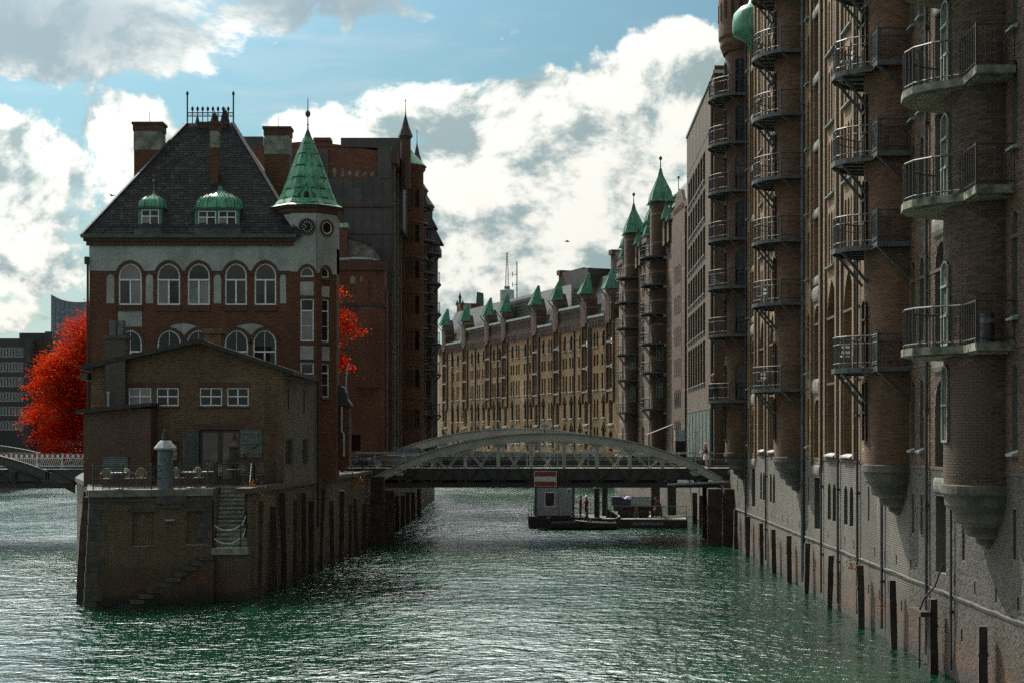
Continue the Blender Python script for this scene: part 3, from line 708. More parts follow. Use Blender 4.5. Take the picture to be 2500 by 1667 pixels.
for xc, r in ((31.05, .09), (40.45, .05), (44.7, .05), (17.7, .05), (36.3, .045), (56.1, .05), (59.2, .04), (49.3, .05), (8.2, .06)):
    part_copy('downpipe', ('pipe', r), lambda: pipe_mb(r), M['iron_grey'] if r > .07 else M['iron'], WH, (xc, -.09, 0))
bandm = MB(); n = 90
rows = [[], [], [], []]
for k in range(n + 1):
    x = -1.4 + (XN1 + 1.3) * k / n; z = 2.45 + rs.uniform(-.02, .02); o = .06 + rs.uniform(-.015, .02)
    for r, (yy, zz) in zip(rows, ((0, z - .07), (-o * .6, z - .05), (-o, z + .03), (0, z + .07))): r.append((x, yy, zz))
bandm.grid(rows); obj('ledge', bandm, M['granite'], WH)
st = MB()
for z in (6.15, 9.4, 12.2): st.box(-1.4, XN1 - .2, -.03, .002, z, z + .1)
obj('string_course', st, M['brick_dark'], WH)
# pale copper hood of a hoist between the first two turrets
hd = MB(); hx = 10.6
hd.lathe([(.03, 30.6), (.3, 31.1), (.95, 31.55), (1.0, 31.7), (1.03, 32.2), (.95, 32.8), (.6, 33.2), (.2, 33.4), (.03, 34.0)], 14, hx, 0, math.pi, 2 * math.pi, ex=1.3, ey=1.15)
obj('hoist_hood', hd, M['copper'], WH, smooth=True)
# turrets and their balconies
TUR = [6.3, 29.2, 51.7, 62.94]
BZ = [9.5, 13.6, 16.6, 19.6, 22.6, 25.6, 28.6]
OL4 = [(-2.65, 0), (-2.55, -.7), (-2.25, -1.3), (-1.8, -1.8), (-1.2, -2.1), (-.5, -2.2), (.1, -2.08), (.6, -1.7), (.9, -1.25), (1.12, -.98), (2.5, -1.0), (2.5, 0)]
OL3 = [(-2.3, 0), (-2.25, -.6), (-2.0, -1.15), (-1.6, -1.65), (-1.1, -2.0), (-.5, -2.2), (.1, -2.18), (.55, -1.9), (.85, -1.5), (1.05, -1.14), (1.95, -1.12), (1.95, 0)]
for i, xt in enumerate(TUR):
    if i < 3: t = turret(WH, xt, 6.2, ZT, ctop=6.2)
    else: t = turret(WH, xt, 5.85, ZT, brick='mortar', ctop=5.85)
    for z in (BZ if i < 3 else (9.55, 13.55, 16.6, 19.6, 22.6)):
        balcony(WH, xt, z, kind='concrete' if i == 3 else 'iron', rb=2.4 if i == 3 else 2.25, cut=2.5 if i == 3 else 1.95, ol=OL4 if i == 3 else (OL3 if i == 2 else None), rails=(1.05, .10) if i == 3 else (1.05, .80, .16), step=.24, struts=i < 3, screen=i == 2)
        turret_window(t, xt, -.02, z + .05, .8, 2.3, frame='green_frame' if i == 3 else 'dark_frame', trans=(.8, 1.6), glass='pale_glass' if i == 3 else 'glass', cols=2)
        if i == 0: turret_window(t, xt, 1.25, z + .05, .7, 2.2, frame='green_frame' if i == 3 else 'dark_frame', trans=(.8, 1.5), cols=2, kind='rect' if i == 3 else 'seg')
    turret_window(t, xt, -.02, 7.0, .7, 2.1, frame='green_frame' if i == 3 else 'dark_frame', trans=(1.0,), glass='pale_glass' if i == 3 else 'glass')
# corner tower cap over the far turret
cp = MB(); cp.lathe([(1.02, 31.4), (1.18, 31.9), (1.18, 32.2), (1.26, 32.4), (1.26, 36), (1.3, 36.2)], 18, TUR[0], 0, math.pi, 2 * math.pi, ex=1.6, ey=1.25)
obj('tower_cap', cp, M['brick_turret'], WH, smooth=False)
for k in range(9):
    t = math.pi * (1.08 + .84 * k / 8); part_copy('slot', ('slot',), lambda: MB().box(-.09, .09, -.03, .1, 0, 1.1), M['void'], WH, (TUR[0] + 1.6 * 1.26 * math.cos(t), 1.25 * 1.26 * math.sin(t), 33.4), t + math.pi / 2)
# ---- single bricks of the nearest stretch, laid round the openings
def in_open(x, z, ops):
    for a, b, c, d, k, _ in ops:
        if a < x < b and c < z < d:
            if k == 'rect': return True
            ap = arch_pts(a, b, d, k); sp = ap[0][1]
            if z < sp: return True
            for i in range(len(ap) - 1):
                if ap[i + 1][0] <= x <= ap[i][0]:
                    f = (x - ap[i + 1][0]) / max(1e-6, ap[i][0] - ap[i + 1][0])
                    if z < ap[i + 1][1] + (ap[i][1] - ap[i + 1][1]) * f: return True
    return False
BW, BH, JT = .250, .0775, .010
def brick_field(x0, x1, z0, z1, ops):
    out = []; r = random.Random(11); k = 0; z = z0
    while z < z1:
        x = x0 - (BW / 2 if k % 2 else 0)
        near = [o for o in ops if o[2] < z + BH and o[3] > z]
        while x < x1:
            head = (k % 2 == 0) and False
            a, b = max(x, x0) + JT / 2, min(x + BW, x1) - JT / 2; zc = z + BH / 2
            for o in near:
                if o[4] == 'rect' or zc < arch_pts(o[0], o[1], o[3], o[4])[0][1]:
                    if a < o[0] < b: b = o[0]
                    elif a < o[1] < b: a = o[1]
            if b - a > .04 and not (near and (in_open((a + b) / 2, zc, near) or in_open(a + .02, zc, near) or in_open(b - .02, zc, near))): out.append((a, b, z + JT / 2, z + BH - JT / 2, .009 + r.uniform(-.004, .006)))
            x += BW
        z += BH; k += 1
    return out
def bricks_mesh(bl, place, name):
    n = len(bl); V = np.zeros((n, 8, 3)); A = np.array(bl)
    for i, (a, b, c, d, o) in enumerate(bl):
        e = .004
        V[i] = [place(a, 0, c), place(b, 0, c), place(b, 0, d), place(a, 0, d), place(a + e, o, c + e), place(b - e, o, c + e), place(b - e, o, d - e), place(a + e, o, d - e)]
    base = (np.arange(n) * 8)[:, None, None]
    fc = np.array([[4, 5, 6, 7], [0, 1, 5, 4], [1, 2, 6, 5], [2, 3, 7, 6], [3, 0, 4, 7]])[None]
    Fc = (base + fc).reshape(-1, 4)
    me = bpy.data.meshes.new(name); me.from_pydata(V.reshape(-1, 3).tolist(), [], Fc.tolist()); me.update(); return me
near_ops = [o for o in up + ft if o[1] > XN0 - .5]
bl = brick_field(XN0, 67.2, -.31, 6.2, near_ops)
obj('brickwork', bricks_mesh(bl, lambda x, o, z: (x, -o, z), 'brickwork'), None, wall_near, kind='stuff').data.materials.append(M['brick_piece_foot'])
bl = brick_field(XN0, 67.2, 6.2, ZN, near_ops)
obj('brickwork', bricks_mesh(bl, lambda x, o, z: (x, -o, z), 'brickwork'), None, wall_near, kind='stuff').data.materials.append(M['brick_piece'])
# the near turret: 300 bricks that show largest are single pieces, the others one mass
ta, tb, tx = 1.6, 1.15, TUR[3]
arcl = [0]; NT = 200; pts = [(tx + ta * math.cos(math.pi + math.pi * k / NT), tb * math.sin(math.pi + math.pi * k / NT)) for k in range(NT + 1)]
for k in range(NT): arcl.append(arcl[-1] + math.hypot(pts[k + 1][0] - pts[k][0], pts[k + 1][1] - pts[k][1]))
def on_turret(s, o, z):
    k = min(NT - 1, max(0, int(np.searchsorted(arcl, s) - 1))); f = (s - arcl[k]) / (arcl[k + 1] - arcl[k]); t = math.pi + math.pi * (k + f) / NT
    nx, ny = math.cos(t) / ta, math.sin(t) / tb; q = math.hypot(nx, ny)
    return (tx + ta * math.cos(t) + nx / q * o, tb * math.sin(t) + ny / q * o, z)
tb_all = brick_field(0, arcl[-1], 5.87, 21.0, [])
tb_all = [b_ for b_ in tb_all if not (b_[0] < 1.15 and False)]
front = [b_ for b_ in tb_all if arcl[-1] * .45 < b_[0] < arcl[-1] * .92 and 6.0 < b_[2] < 9.0]
front = sorted(front, key=lambda q: abs(q[2] - 7.6))[:300]; fs = set(front)
near_t = [c for c in WH.children if c.name.startswith('turret')][-1]
obj('brickwork', bricks_mesh([b_ for b_ in tb_all if b_ not in fs], on_turret, 'brickwork'), None, near_t, kind='stuff').data.materials.append(M['brick_piece'])
rb_ = random.Random(5)
for a, b, c, d, o in front:
    s = (a + b) / 2; p = on_turret(s, 0, c); q = on_turret(s + .05, 0, c); rz = math.atan2(q[1] - p[1], q[0] - p[0]); w = round(b - a, 2)
    part_copy('brick', ('brick', w, rb_.randint(0, 2)), lambda: MB().box(-w / 2, w / 2, -.012, .01, 0, BH - JT), M['brick_single'], near_t, p, rz)
# timber fender piles along the foot of the wall
def pile_mb(h, w=.46, seed=0):
    r = random.Random(seed); m = MB(); rows = []
    for k in range(7):
        z = -1.2 + (h + 1.2) * k / 6; q = w / 2 * (1 - .04 * r.random())
        rows.append([(q * sx + r.uniform(-.015, .015), q * sy * .8 + r.uniform(-.015, .015), z) for sx, sy in ((-1, -1), (1, -1), (1, 1), (-1, 1))])
    m.grid(rows, closed=True); m.poly(rows[-1]); m.box(-w * .54, w * .54, -w * .44, w * .44, h * .62, h * .66); return m
PILES = [(107.0, 2.35), (100.7, 2.5), (94.0, 2.4), (87.6, 2.35), (82.5, 2.3), (77.0, 2.3), (71.6, 2.3), (65.3, 2.2), (58.4, 2.35), (52.8, 2.3), (47.2, 2.25), (41.6, 2.1), (35.5, 2.2)]
PW = ['at the bridge abutment', 'below the turret nearest the bridge', 'first before the turret nearest the bridge', 'second before the turret nearest the bridge', 'under the far hatch bay', 'below the second turret from the bridge',
      'under the hatch bay after the second turret', 'under the paired lancet windows', 'with orange weeds growing on it', 'below the third turret from the bridge', 'with a crossbar and hanging hose', 'below the turret with concrete balconies', 'nearest the camera']
for k, (D, h) in enumerate(PILES):
    tag(obj('timber_pile', pile_mb(h, .27 + .02 * (k % 3), k), M['wood_old'], None, (wallX(D) - .3, D, 0), ang), 'dark timber fender pile against warehouse wall, ' + PW[k], 'pile', 'fender piles along the right quay wall').rotation_euler = (R(rs.uniform(-1.6, 1.6)), R(rs.uniform(-1.2, 1.2)), ang + R(rs.uniform(-8, 8)))
# ================================================================== the island tip: quay walls, terrace, stairs
def frame(x, y, rz): return Matrix.Translation((x, y, 0)) @ Matrix.Rotation(rz, 4, 'Z')
def wall_run(name, label, pts, z0, z1, mat, cat='wall', batter=0., holes=False, seed=1, cap=True):
    """a quay wall along a polyline; the outward side lies to the right of the direction of travel"""
    T = thing(name, label, cat, (pts[0][0], pts[0][1], 0)); o = Vector((pts[0][0], pts[0][1], 0)); r = random.Random(seed)
    w = MB(); c = MB(); acc = 0
    for p, q in zip(pts[:-1], pts[1:]):
        d = Vector((q[0] - p[0], q[1] - p[1], 0)); L = d.length; ops = []
        if holes:
            x = 1.0
            while x < L - 1:
                z = r.choice((1.7, 2.3, 3.1)); ops.append((x, x + .16, z, z + .34, 'rect', .2)); x += r.uniform(1.2, 2.6)
        m = MB(); facade(m, 0, L, z0, z1, 0, ops); m.poly([(0, 0, z1), (L, 0, z1), (L, .5, z1), (0, .5, z1)])
        w.join(m, frame(p[0] - o.x, p[1] - o.y, math.atan2(d.y, d.x)))
        if cap: c.join(MB().box(0, L, -.10, .55, z1 - .02, z1 + .22), frame(p[0] - o.x, p[1] - o.y, math.atan2(d.y, d.x)))
    obj('wall_face', w, M[mat], T)
    if cap: obj('coping', c, M['granite'], T)
    return T
fx0, fy0 = -17.85, 66.0; fx1, fy1 = -13.1, 68.0
frz = math.atan2(fy1 - fy0, fx1 - fx0); FL = math.hypot(fx1 - fx0, fy1 - fy0)
TW = thing('terrace_wall', 'tall dark brick terrace wall at the island tip with stone quoins and bricked-up windows', 'wall', (fx0, fy0, 0), frz)
bw = [(1.75, 2.65, 2.55, 3.95, 'rect', .14), (4.05, 4.95, 2.55, 3.95, 'rect', .14)]
m = MB(); facade(m, 0, FL, -.6, 4.62, 0, bw)
for a, b, c, d, k, dp in bw: m.poly([(a, dp, c), (b, dp, c), (b, dp, d), (a, dp, d)])
m.v = [(x - max(0, 4.62 - z) * .055 * (1 - x / FL), y - max(0, 4.62 - z) * .02, z) for x, y, z in m.v]

obj('wall_face', m, M['brick_quay'], TW)
rq = random.Random(2)
z = -.5; k = 0
while z < 4.5:                                   # quoins up the corner and beside the stairs
    h = rq.uniform(.55, .72); h = min(h, 4.6 - z); w = (.72 if k % 2 else .45) + rq.uniform(-.05, .05); sh = -(4.62 - z - h / 2) * .055
    obj('quoin', MB().box(-.04, w, -.035, .25, .01, h - .01), M['granite'], TW, (sh - .02, -(4.62 - z - h / 2) * .02, z))
    if z > 1.9: obj('quoin', MB().box(0, w, -.03, .25, .01, h - .01), M['granite'], TW, (FL - w, 0, z))
    z += h; k += 1
x = -.12
while x < FL - .05:                               # coping of long granite blocks
    w = min(rq.uniform(.9, 1.5), FL + .02 - x)
    obj('coping_stone', MB().box(.006, w - .006, -.12, .6, 4.62, 4.92 + rq.uniform(-.008, .008)), M['stone'], TW, (x, 0, 0)); x += w
obj('string_ledge', MB().box(-.1, FL, -.07, 0.001, 4.40, 4.50), M['granite'], TW)
for a, b, c, d, k_, dp in bw: obj('lintel', MB().box(a - .18, b + .18, -.05, .05, d, d + .16), M['granite'], TW); sill(TW, a - .02, b + .02, c - .1, out=.06, h=.1, mat='stone')
obj('corbel', MB().box(2.72, 4.0, -.16, 0, 4.3, 4.61), M['granite'], TW); obj('corbel', MB().box(2.95, 3.8, -.1, 0, 4.1, 4.3), M['granite'], TW)
obj('ledge_stone', MB().box(3.1, 3.5, -.16, .001, 3.55, 3.62), M['stone_pale'], TW)
# stone stairs: a straight flight to a landing, then broken steps down the face to the water
SR = R(7.2); SX, SY = -13.02, 68.05; SWD = 1.42
ST = thing('stone_stairs', 'worn stone stairs with pale treads from the terrace down to the water', 'stairs', (SX, SY, 0), SR)
LZ = 2.32; NS = 14; rise = (4.88 - LZ) / NS; run = .30
for k in range(NS):
    z = LZ + rise * (k + 1); y = .62 + run * k
    obj('step', MB().box(0, SWD + .02 * (k % 3), y - .03, y + run + .02, z - rise * .5, z), M['stone_step'], ST); obj('riser', MB().box(.01, SWD - .01, y, y + run + .3, z - rise * 1.0 - .02, z - rise * .5), M['stone'], ST)
obj('landing', MB().box(-.12, SWD + .04, -.14, .75, LZ - .28, LZ), M['stone_step'], ST)
blk = MB().box(0, SWD, .02, 4.9, -.6, LZ - .26); obj('base', blk, M['brick_quay'], ST)
sd_ = MB(); sd_.poly([(-.02, 0, LZ - .3), (-.02, 0, 4.6), (-.02, 4.8, 4.6), (-.02, 4.8, LZ - .3)][::-1]); obj('side_wall', sd_, M['brick_quay'], ST)
MS = (Matrix.Translation((SX, SY, 0)) @ Matrix.Rotation(SR, 4, 'Z')).inverted() @ Matrix.Translation((fx0, fy0, 0)) @ Matrix.Rotation(frz, 4, 'Z')
srot = frz - SR
for k in range(10):                                # broken steps running down the face to the water
    z = LZ - .30 - .225 * k; x = FL - .25 - .37 * (k + 1)
    p = MS @ Vector((x, 0, 0)); w = .37 + rq.uniform(.12, .3)
    obj('step', MB().box(0, w, -.42 - rq.uniform(0, .08), .3, z - .17, z + rq.uniform(-.02, .02)), M['granite'], ST, (p.x, p.y, 0), srot)
    obj('rubble', MB().box(.12, .62 + .1 * (k % 2), -.36 - .03 * (k % 3), .3, -.6, z - .165), M['brick_quay'], ST, (p.x, p.y, 0), srot)
# chains and posts on the landing
def chain_pts(a, b, sag, n=12): return [tuple(Vector(a).lerp(Vector(b), k / n) + Vector((0, 0, -sag * 4 * (k / n) * (1 - k / n)))) for k in range(n + 1)]
CH = thing('chain_rail', 'pale chain handrail hung on posts beside the stone stairs', 'railing', (SX, SY, 0), SR)
def links(pts, r=.026):
    mb = MB()
    for i in range(len(pts) - 1):
        a, b = Vector(pts[i]), Vector(pts[i + 1]); L = (b - a).length; n = max(1, int(L / .085))
        for k in range(n):
            p = a.lerp(b, (k + .1) / n); q = a.lerp(b, (k + .9) / n); mb.bar(p, q, r * (1.6 if k % 2 else .7), r * (.7 if k % 2 else 1.6))
    return mb
posts = [(-.02, .0, LZ), (SWD - .28, -.02, LZ), (SWD - .12, 1.2, LZ + rise * 2), (SWD - .05, 2.6, LZ + rise * 7), (SWD + .0, 4.6, 4.9)]
for p in posts[:3]: obj('post', MB().tube([(0, 0, 0), (0, 0, 1.12)], .035, 6).lathe([(.05, 1.1), (.06, 1.15), (.03, 1.2)], 8), M['iron_dark'], CH, p)
for h in (1.0, .42): obj('chain', links(chain_pts((posts[0][0], posts[0][1], LZ + h), (posts[1][0], posts[1][1], LZ + h), .22)), M['chain'], CH)
for p, q, h in ((1, 2, 1.0), (1, 2, .42), (2, 3, 1.05), (3, 4, 1.05)): obj('chain', links(chain_pts(Vector(posts[p]) + Vector((0, 0, h)), Vector(posts[q]) + Vector((0, 0, h)), .12)), M['chain'], CH)
# canal-side and back-water quay walls of the island
CW = wall_run('quay_wall', 'dark brick quay wall of the island along the canal, with timber piles before it', [(-11.65, 68.5), (-11.2, 76.6), (-10.75, 84.8), (-9.94, 99.4), (-9.6, 106.4)], -.6, 4.7, 'brick_quay', holes=True, seed=4)
m = MB(); m.poly([(-.0, -.0, -.6), (-.07, 0, -.6), (-1.6, .1, -.6), (-1.6, 4.8, -.6), (-.3, 1.4, 4.7)][:2] + [(-.35, 1.4, 4.7), (.02, 1.3, 4.7)]); obj('end_face', m, M['brick_quay'], CW)
wall_run('quay_wall', 'brick quay wall of the island on the back water by the red tree', [(p[0], p[1]) for p in WLEFT[:5][::-1]], -.6, 4.7, 'brick_quay', seed=5)
wall_run('quay_wall', 'dark quay wall under the tall warehouse beyond the bridge', [p for p in LEFT[3:9]], -.6, 4.7, 'brick_quay', holes=True, seed=6)
wall_run('quay_wall', 'pale brick quay wall on the right bank beyond the bridge', [(-60, 440), (-14.4, 313.5), (15.1, 229.5), (13.9, 200), (16.75, 146), (wallX(117), 117.2), (wallX(106.6), 106.6)], -.6, 4.7, 'brick_foot', holes=True, seed=8)
lp = [(-11.45, 69.9, 4.3), (-11.3, 73.4, 3.9), (-11.1, 75.3, 4.5), (-10.95, 77.6, 4.0), (-10.85, 80.5, 4.3), (-10.7, 82.3, 3.8), (-10.5, 84.6, 4.4), (-10.2, 87.5, 3.6), (-10.0, 90.2, 4.1), (-9.8, 93.0, 3.2), (-9.7, 96.0, 3.4), (-9.55, 99.5, 3.0)]
ORD = ['first', 'second', 'third', 'fourth', 'fifth', 'sixth', 'seventh', 'eighth', 'ninth', 'tenth', 'eleventh', 'twelfth']
for k, (x, y, h) in enumerate(lp):
    tag(obj('timber_pile', pile_mb(h, .20 + .05 * (k % 3), 40 + k), M['wood_wet'], None, (x + .12, y, 0), R(-3)), f'slender dark timber pile against the island quay, {ORD[k]} along from the stone stairs', 'pile', 'timber piles along the island quay').rotation_euler = (R(rs.uniform(-2, 2)), R(rs.uniform(-2, 2)), R(rs.uniform(-12, 12)))
for k, (x, y, h) in enumerate([(-9.25, 113, 2.6), (-9.1, 117, 2.4), (-9.0, 121, 2.7), (-8.95, 126, 2.5), (-8.85, 131, 2.6), (-8.8, 137, 2.4), (-8.7, 144, 2.5)]):
    tag(obj('timber_pile', pile_mb(h, .34, 60 + k), M['wood_wet'], None, (x + .1, y, 0)), f'short timber pile beneath the tall warehouse, {ORD[k]} one beyond the bridge on the island side', 'pile', 'piles on the island side beyond the bridge').rotation_euler = (R(rs.uniform(-2, 2)), R(rs.uniform(-2, 2)), 0)
for k, (x, y, h) in enumerate([(13.9, 112, 4.3), (14.9, 118, 2.6), (15.1, 124, 2.6), (15.25, 130, 2.6)]):
    tag(obj('timber_pile', pile_mb(h, .42, 70 + k), M['wood_wet'], None, (x, y, 0)), f'dark timber pile by the right bank, {ORD[k]} one beyond the bridge on that side', 'pile', 'piles on the right side beyond the bridge')
for k, (x, y) in enumerate([(-18.35, 67.0), (-19.2, 70.4), (-20.3, 74.0)]):
    o = obj('timber_pile', pile_mb(4.6, .28, 80 + k), M['wood_wet'], None, (x - .25, y, 0)); o.rotation_euler = (0, R(4), 0)
    tag(o, f'leaning timber pile on the back-water side of the terrace, {ORD[k]} from the corner', 'pile', 'piles on the back-water side of the terrace')
# big dolphins of timber under the right end of the bridge
for k, (x, y, w) in enumerate([(13.6, 104.6, .95), (14.55, 104.2, .8)]):
    tag(obj('mooring_dolphin', pile_mb(3.75, w, 90 + k), M['wood_wet'], None, (x, y, 0)), ('thick timber dolphin with a rounded top under the bridge end', 'thick timber dolphin between the bridge end and warehouse wall')[k], 'pile', 'timber dolphins at the bridge end')
for k, (x, y, w) in enumerate([(-9.0, 104.2, .9), (-8.3, 105.5, .7)]):
    tag(obj('mooring_dolphin', pile_mb((4.6, 3.6)[k], w, 95 + k), M['wood_wet'], None, (x, y, 0)), ('tall rusty timber dolphin in front of the bridge foot on the island side', 'shorter timber dolphin tucked under the bridge foot on the island side')[k], 'pile', 'timber dolphins at the island end of the bridge')
# ================================================================== gable house on the island tip
GX, GD = -15.7, 76.0
GH = thing('gable_house', 'low brown brick house with a shallow gable roof behind the terrace', 'house', (GX, GD, 0))
gx = lambda px: PX(px, GD) - GX
gz = lambda py: PZ(py, GD)
gl, gr = gx(222), gx(693)
wq = [(gx(a), gx(b), gz(990), gz(946), 'rect', .16) for a, b in ((314, 369), (382, 436), (487.5, 542), (554, 607))]
gops = wq + [(gx(486), gx(586), 4.9, gz(1048), 'rect', .3), (gx(398), gx(437), gz(1142), gz(1076), 'rect', .2)]
m = MB(); facade(m, gl, gr, 4.8, 10.35, 0, gops)
m.poly([(gl, 0, 10.35), (gr, 0, 10.35), (gr, 0, 10.42), (gx(490), 0, gz(834)), (gx(311), 0, gz(876)), (gl, 0, 10.6)])
m.poly([(gl, 0, 4.8), (gl, 0, 10.4), (gl, 9, 10.4), (gl, 9, 4.8)]); obj('wall', m, M['brick_gable'], GH)
for i, (a, b, c, d, k, dp) in enumerate(wq):
    w, h = b - a, d - c
    window(GH, a, b, c, d, 'rect', .06, 'white_frame', 'curtain_glass' if i == 0 else 'glass', cols=2, trans=(h * .52,), fw=.055)
    obj('lintel', MB().box(a - .12, b + .12, -.012, .02, d + .02, d + .27), M['brick_trim'], GH); sill(GH, a - .06, b + .06, c - .09, out=.1, h=.1, mat='granite')
obj('lintel', MB().box(gx(476), gx(598), -.012, .02, gz(1048), gz(1034)), M['brick_trim'], GH)
for sgn, (a, b) in enumerate(((gx(487), gx(535.5)), (gx(536.5), gx(585)))): window(GH, a, b, 4.92, gz(1050), 'rect', .16, 'door_frame', 'door_glass', cols=1, fw=.11, name='door')
def shutter(w, h):
    s = MB(); n = max(3, int(w / .17))
    for k in range(n): s.box(w * k / n + .006, w * (k + 1) / n - .006, 0, .045, 0, h)
    for z in (.16, h * .5, h - .2): s.box(.02, w - .02, -.035, 0, z, z + .12)
    s.bar((.08, -.02, .25), (w - .1, -.02, h * .5), .03, .1, up=(0, 1, 0)); return s
o = obj('shutter', shutter(gx(640) - gx(587), 1.35), M['shutter'], GH, (gx(587), -.06, gz(1048) - 1.36))
o = obj('shutter', shutter(.95, 2.1), M['shutter'], GH, (gx(484), -.04, gz(1050) - 2.15), R(180 + 52))
pp = obj('poster_window', MB().box(gx(399), gx(436), .12, .18, gz(1141), gz(1077)), M['dark_frame'], GH)
obj('poster', MB().box(gx(403), gx(431), .10, .12, gz(1122), gz(1084)), M['poster'], pp)
# lean-to with a louvred vent
LT = MB(); LT.box(gl, gx(383), -1.3, 0, 4.8, gz(998)); obj('lean_to', LT, M['brick_leanto'], GH)
lr = MB(); lr.plate([(gl - .3, gz(1010)), (gx(388), gz(992)), (gx(388), gz(984)), (gl - .3, gz(1001))], -1.65, .0); obj('lean_to_roof', lr, M['felt'], GH)
lv = obj('louvre_vent', MB().box(gx(268), gx(330), -1.34, -1.301, gz(1158), gz(1114)).box(gx(268), gx(330), -1.40, -1.34, gz(1116), gz(1113)).box(gx(268), gx(270), -1.40, -1.34, gz(1158), gz(1116)).box(gx(328), gx(330), -1.40, -1.34, gz(1158), gz(1116)), M['iron_grey'], GH)
for k in range(9): obj('slat', MB().bar((gx(270), -1.37, gz(1120 + 4.3 * k)), (gx(328), -1.37, gz(1120 + 4.3 * k)), .05, .03), M['slat'], lv)
# chimney on the front and its flues
ch = MB(); ch.box(gx(262), gx(311), -.45, .5, gz(992), gz(829)); co_ = obj('chimney', ch, M['brick_flue'], GH)
obj('chimney_slab', MB().box(gx(258), gx(314), -.55, .6, gz(829), gz(821)), M['granite'], co_)
for a, b in ((270, 285), (291, 304)): obj('flue', MB().box(gx(a), gx(b), -.25, .2, gz(821), gz(784)), M['iron_grey'], co_)
obj('vent_pipe', MB().tube([(gx(274), -.7, gz(998)), (gx(274), -.7, gz(962))], .06, 8).lathe([(.1, gz(962)), (.1, gz(958)), (.02, gz(955))], 8, gx(274), -.7), M['zinc_pale'], GH)
obj('chimney', MB().box(gx(476), gx(518), 2.2, 3.2, 11, 12.35).box(gx(471), gx(523), 2.1, 3.3, 12.35, 12.6), M['brick_gable'], GH)
ro = MB(); rg = [(gl - .45, 10.42), (gx(490), gz(838)), (gr + .55, 10.2)]; th = .20
ro.plate([rg[0], rg[1], rg[2], (rg[2][0], rg[2][1] + th), (rg[1][0], rg[1][1] + th), (rg[0][0], rg[0][1] + th)], -.5, 9.2); obj('roof', ro, M['felt'], GH)
obj('gutter_box', MB().box(gl - .42, gl - .1, -.35, 8, 9.95, 10.3), M['granite'], GH)
# side wall towards the canal
gs = R(90 - 3.2); Ms = Matrix.Translation((gr, 0, 0)) @ Matrix.Rotation(gs, 4, 'Z')
sops = [(.95, 1.35, gz(998), gz(944), 'rect', .22), (5.0, 5.4, gz(1000) - .1, gz(944), 'rect', .22), (.55, 2.05, 5.85, 7.05, 'rect', .22), (4.9, 6.1, 5.85, 7.05, 'rect', .22)]
m = MB(); facade(m, 0, 9, 4.7, 10.5, 0, sops); m.move(Ms); obj('wall', m, M['brick_side'], GH)
for a, b, c, d, k, dp in sops:
    p = Ms @ Vector(((a + b) / 2, .12, c)); window(GH, a, b, c, d, 'rect', 0, 'dark_frame', 'glass', cols=2, fw=.05, loc=p, rz=gs, split=False)
    if b - a > 1:
        for k2 in range(5): obj('window_bar', MB().box(-.015, .015, -.015, .015, -.1, d - c + .1), M['iron_grey'], GH, Ms @ Vector((a + (b - a) * k2 / 4, -.06, c)))
obj('downpipe', MB().tube([(0, 0, 2.3), (0, 0, 10.2)], .06, 8), M['iron_dark'], GH, Ms @ Vector((8.6, -.12, 0)))
# ================================================================== the castle-like house with the slate hip roof
CX, CD = -17.5, 86.0
CA = thing('castle_house', 'castle-like brick and plaster house with slate hip roof and green corner spire', 'house', (CX, CD, 0))
cx = lambda px, D=CD: PX(px, D) - CX
cz = lambda py, D=CD: PZ(py, D)
zb = cz(662); xl = cx(218); fr = -10.8 - CX; fl_ = -12.2 - CX
z2x = lambda x: 180 + x / 3.36
z2y = lambda y: 620 + y / 3.36
topw = [(cx(z2x(a)), cx(z2x(b)), cz(z2y(420)), cz(z2y(76)), 'low', .22) for a, b in ((366, 558), (683, 872), (933, 1116), (1239, 1420), (1481, 1661))]
loww = [(cx(z2x(a)), cx(z2x(b)), 10.6, cz(z2y(622)), 'low', .22) for a, b in ((366, 558), (683, 880), (921, 1120), (1236, 1430), (1468, 1661))]
twz = [(15.99, 16.62, 'low'), (11.9 + .16, 14.35, 'rect'), (10.3, 11.02, 'rect')]
twx = (cx(733), cx(766))
tw = [(twx[0], twx[1], c, d, k, .2) for c, d, k in ((cz(z2y(190)), cz(z2y(108)), 'low'), (cz(z2y(716)), cz(z2y(370)), 'rect'), (cz(z2y(985)), cz(z2y(888)), 'rect'))]
m = MB(); facade(m, xl, fr, 4.8, 17.75, 0, topw + loww + tw)
m.poly([(xl, 0, 4.8), (xl, 0, 17.75), (xl, 11.5, 17.75), (xl, 11.5, 4.8)]); obj('wall', m, M['brick_castle'], CA)
GL = [['glass', 'curtain_glass', 'curtain_glass'], ['curtain_glass', 'glass', 'glass'], ['pale_glass', 'curtain_glass', 'glass'], ['glass'], ['glass']]
for i, (a, b, c, d, k, dp) in enumerate(topw): window(CA, a, b, c, d, k, .08, 'white_frame', GL[i], cols=2, trans=((d - c) * .60,), fw=.085); obj('sill_band', MB().box(a - .04, b + .04, -.08, .05, c - .34, c - .03), M['brick_dark'], CA)
for a, b, c, d, k, dp in loww: window(CA, a, b, c, d, k, .08, 'white_frame', 'glass', cols=2, trans=((d - c) * .52,), fw=.085, bars={'v': [(0, (d - c) * .52, d - c - .1)]})
for i, (a, b, c, d, k, dp) in enumerate(tw): window(CA, a, b, c, d, k, .08, 'white_frame', ['curtain_glass', 'glass'] if i == 1 else 'glass', trans=((d - c) * .72,) if i == 1 else (), fw=.07, bars={'h': [(d - c) * .36]} if i == 1 else None)
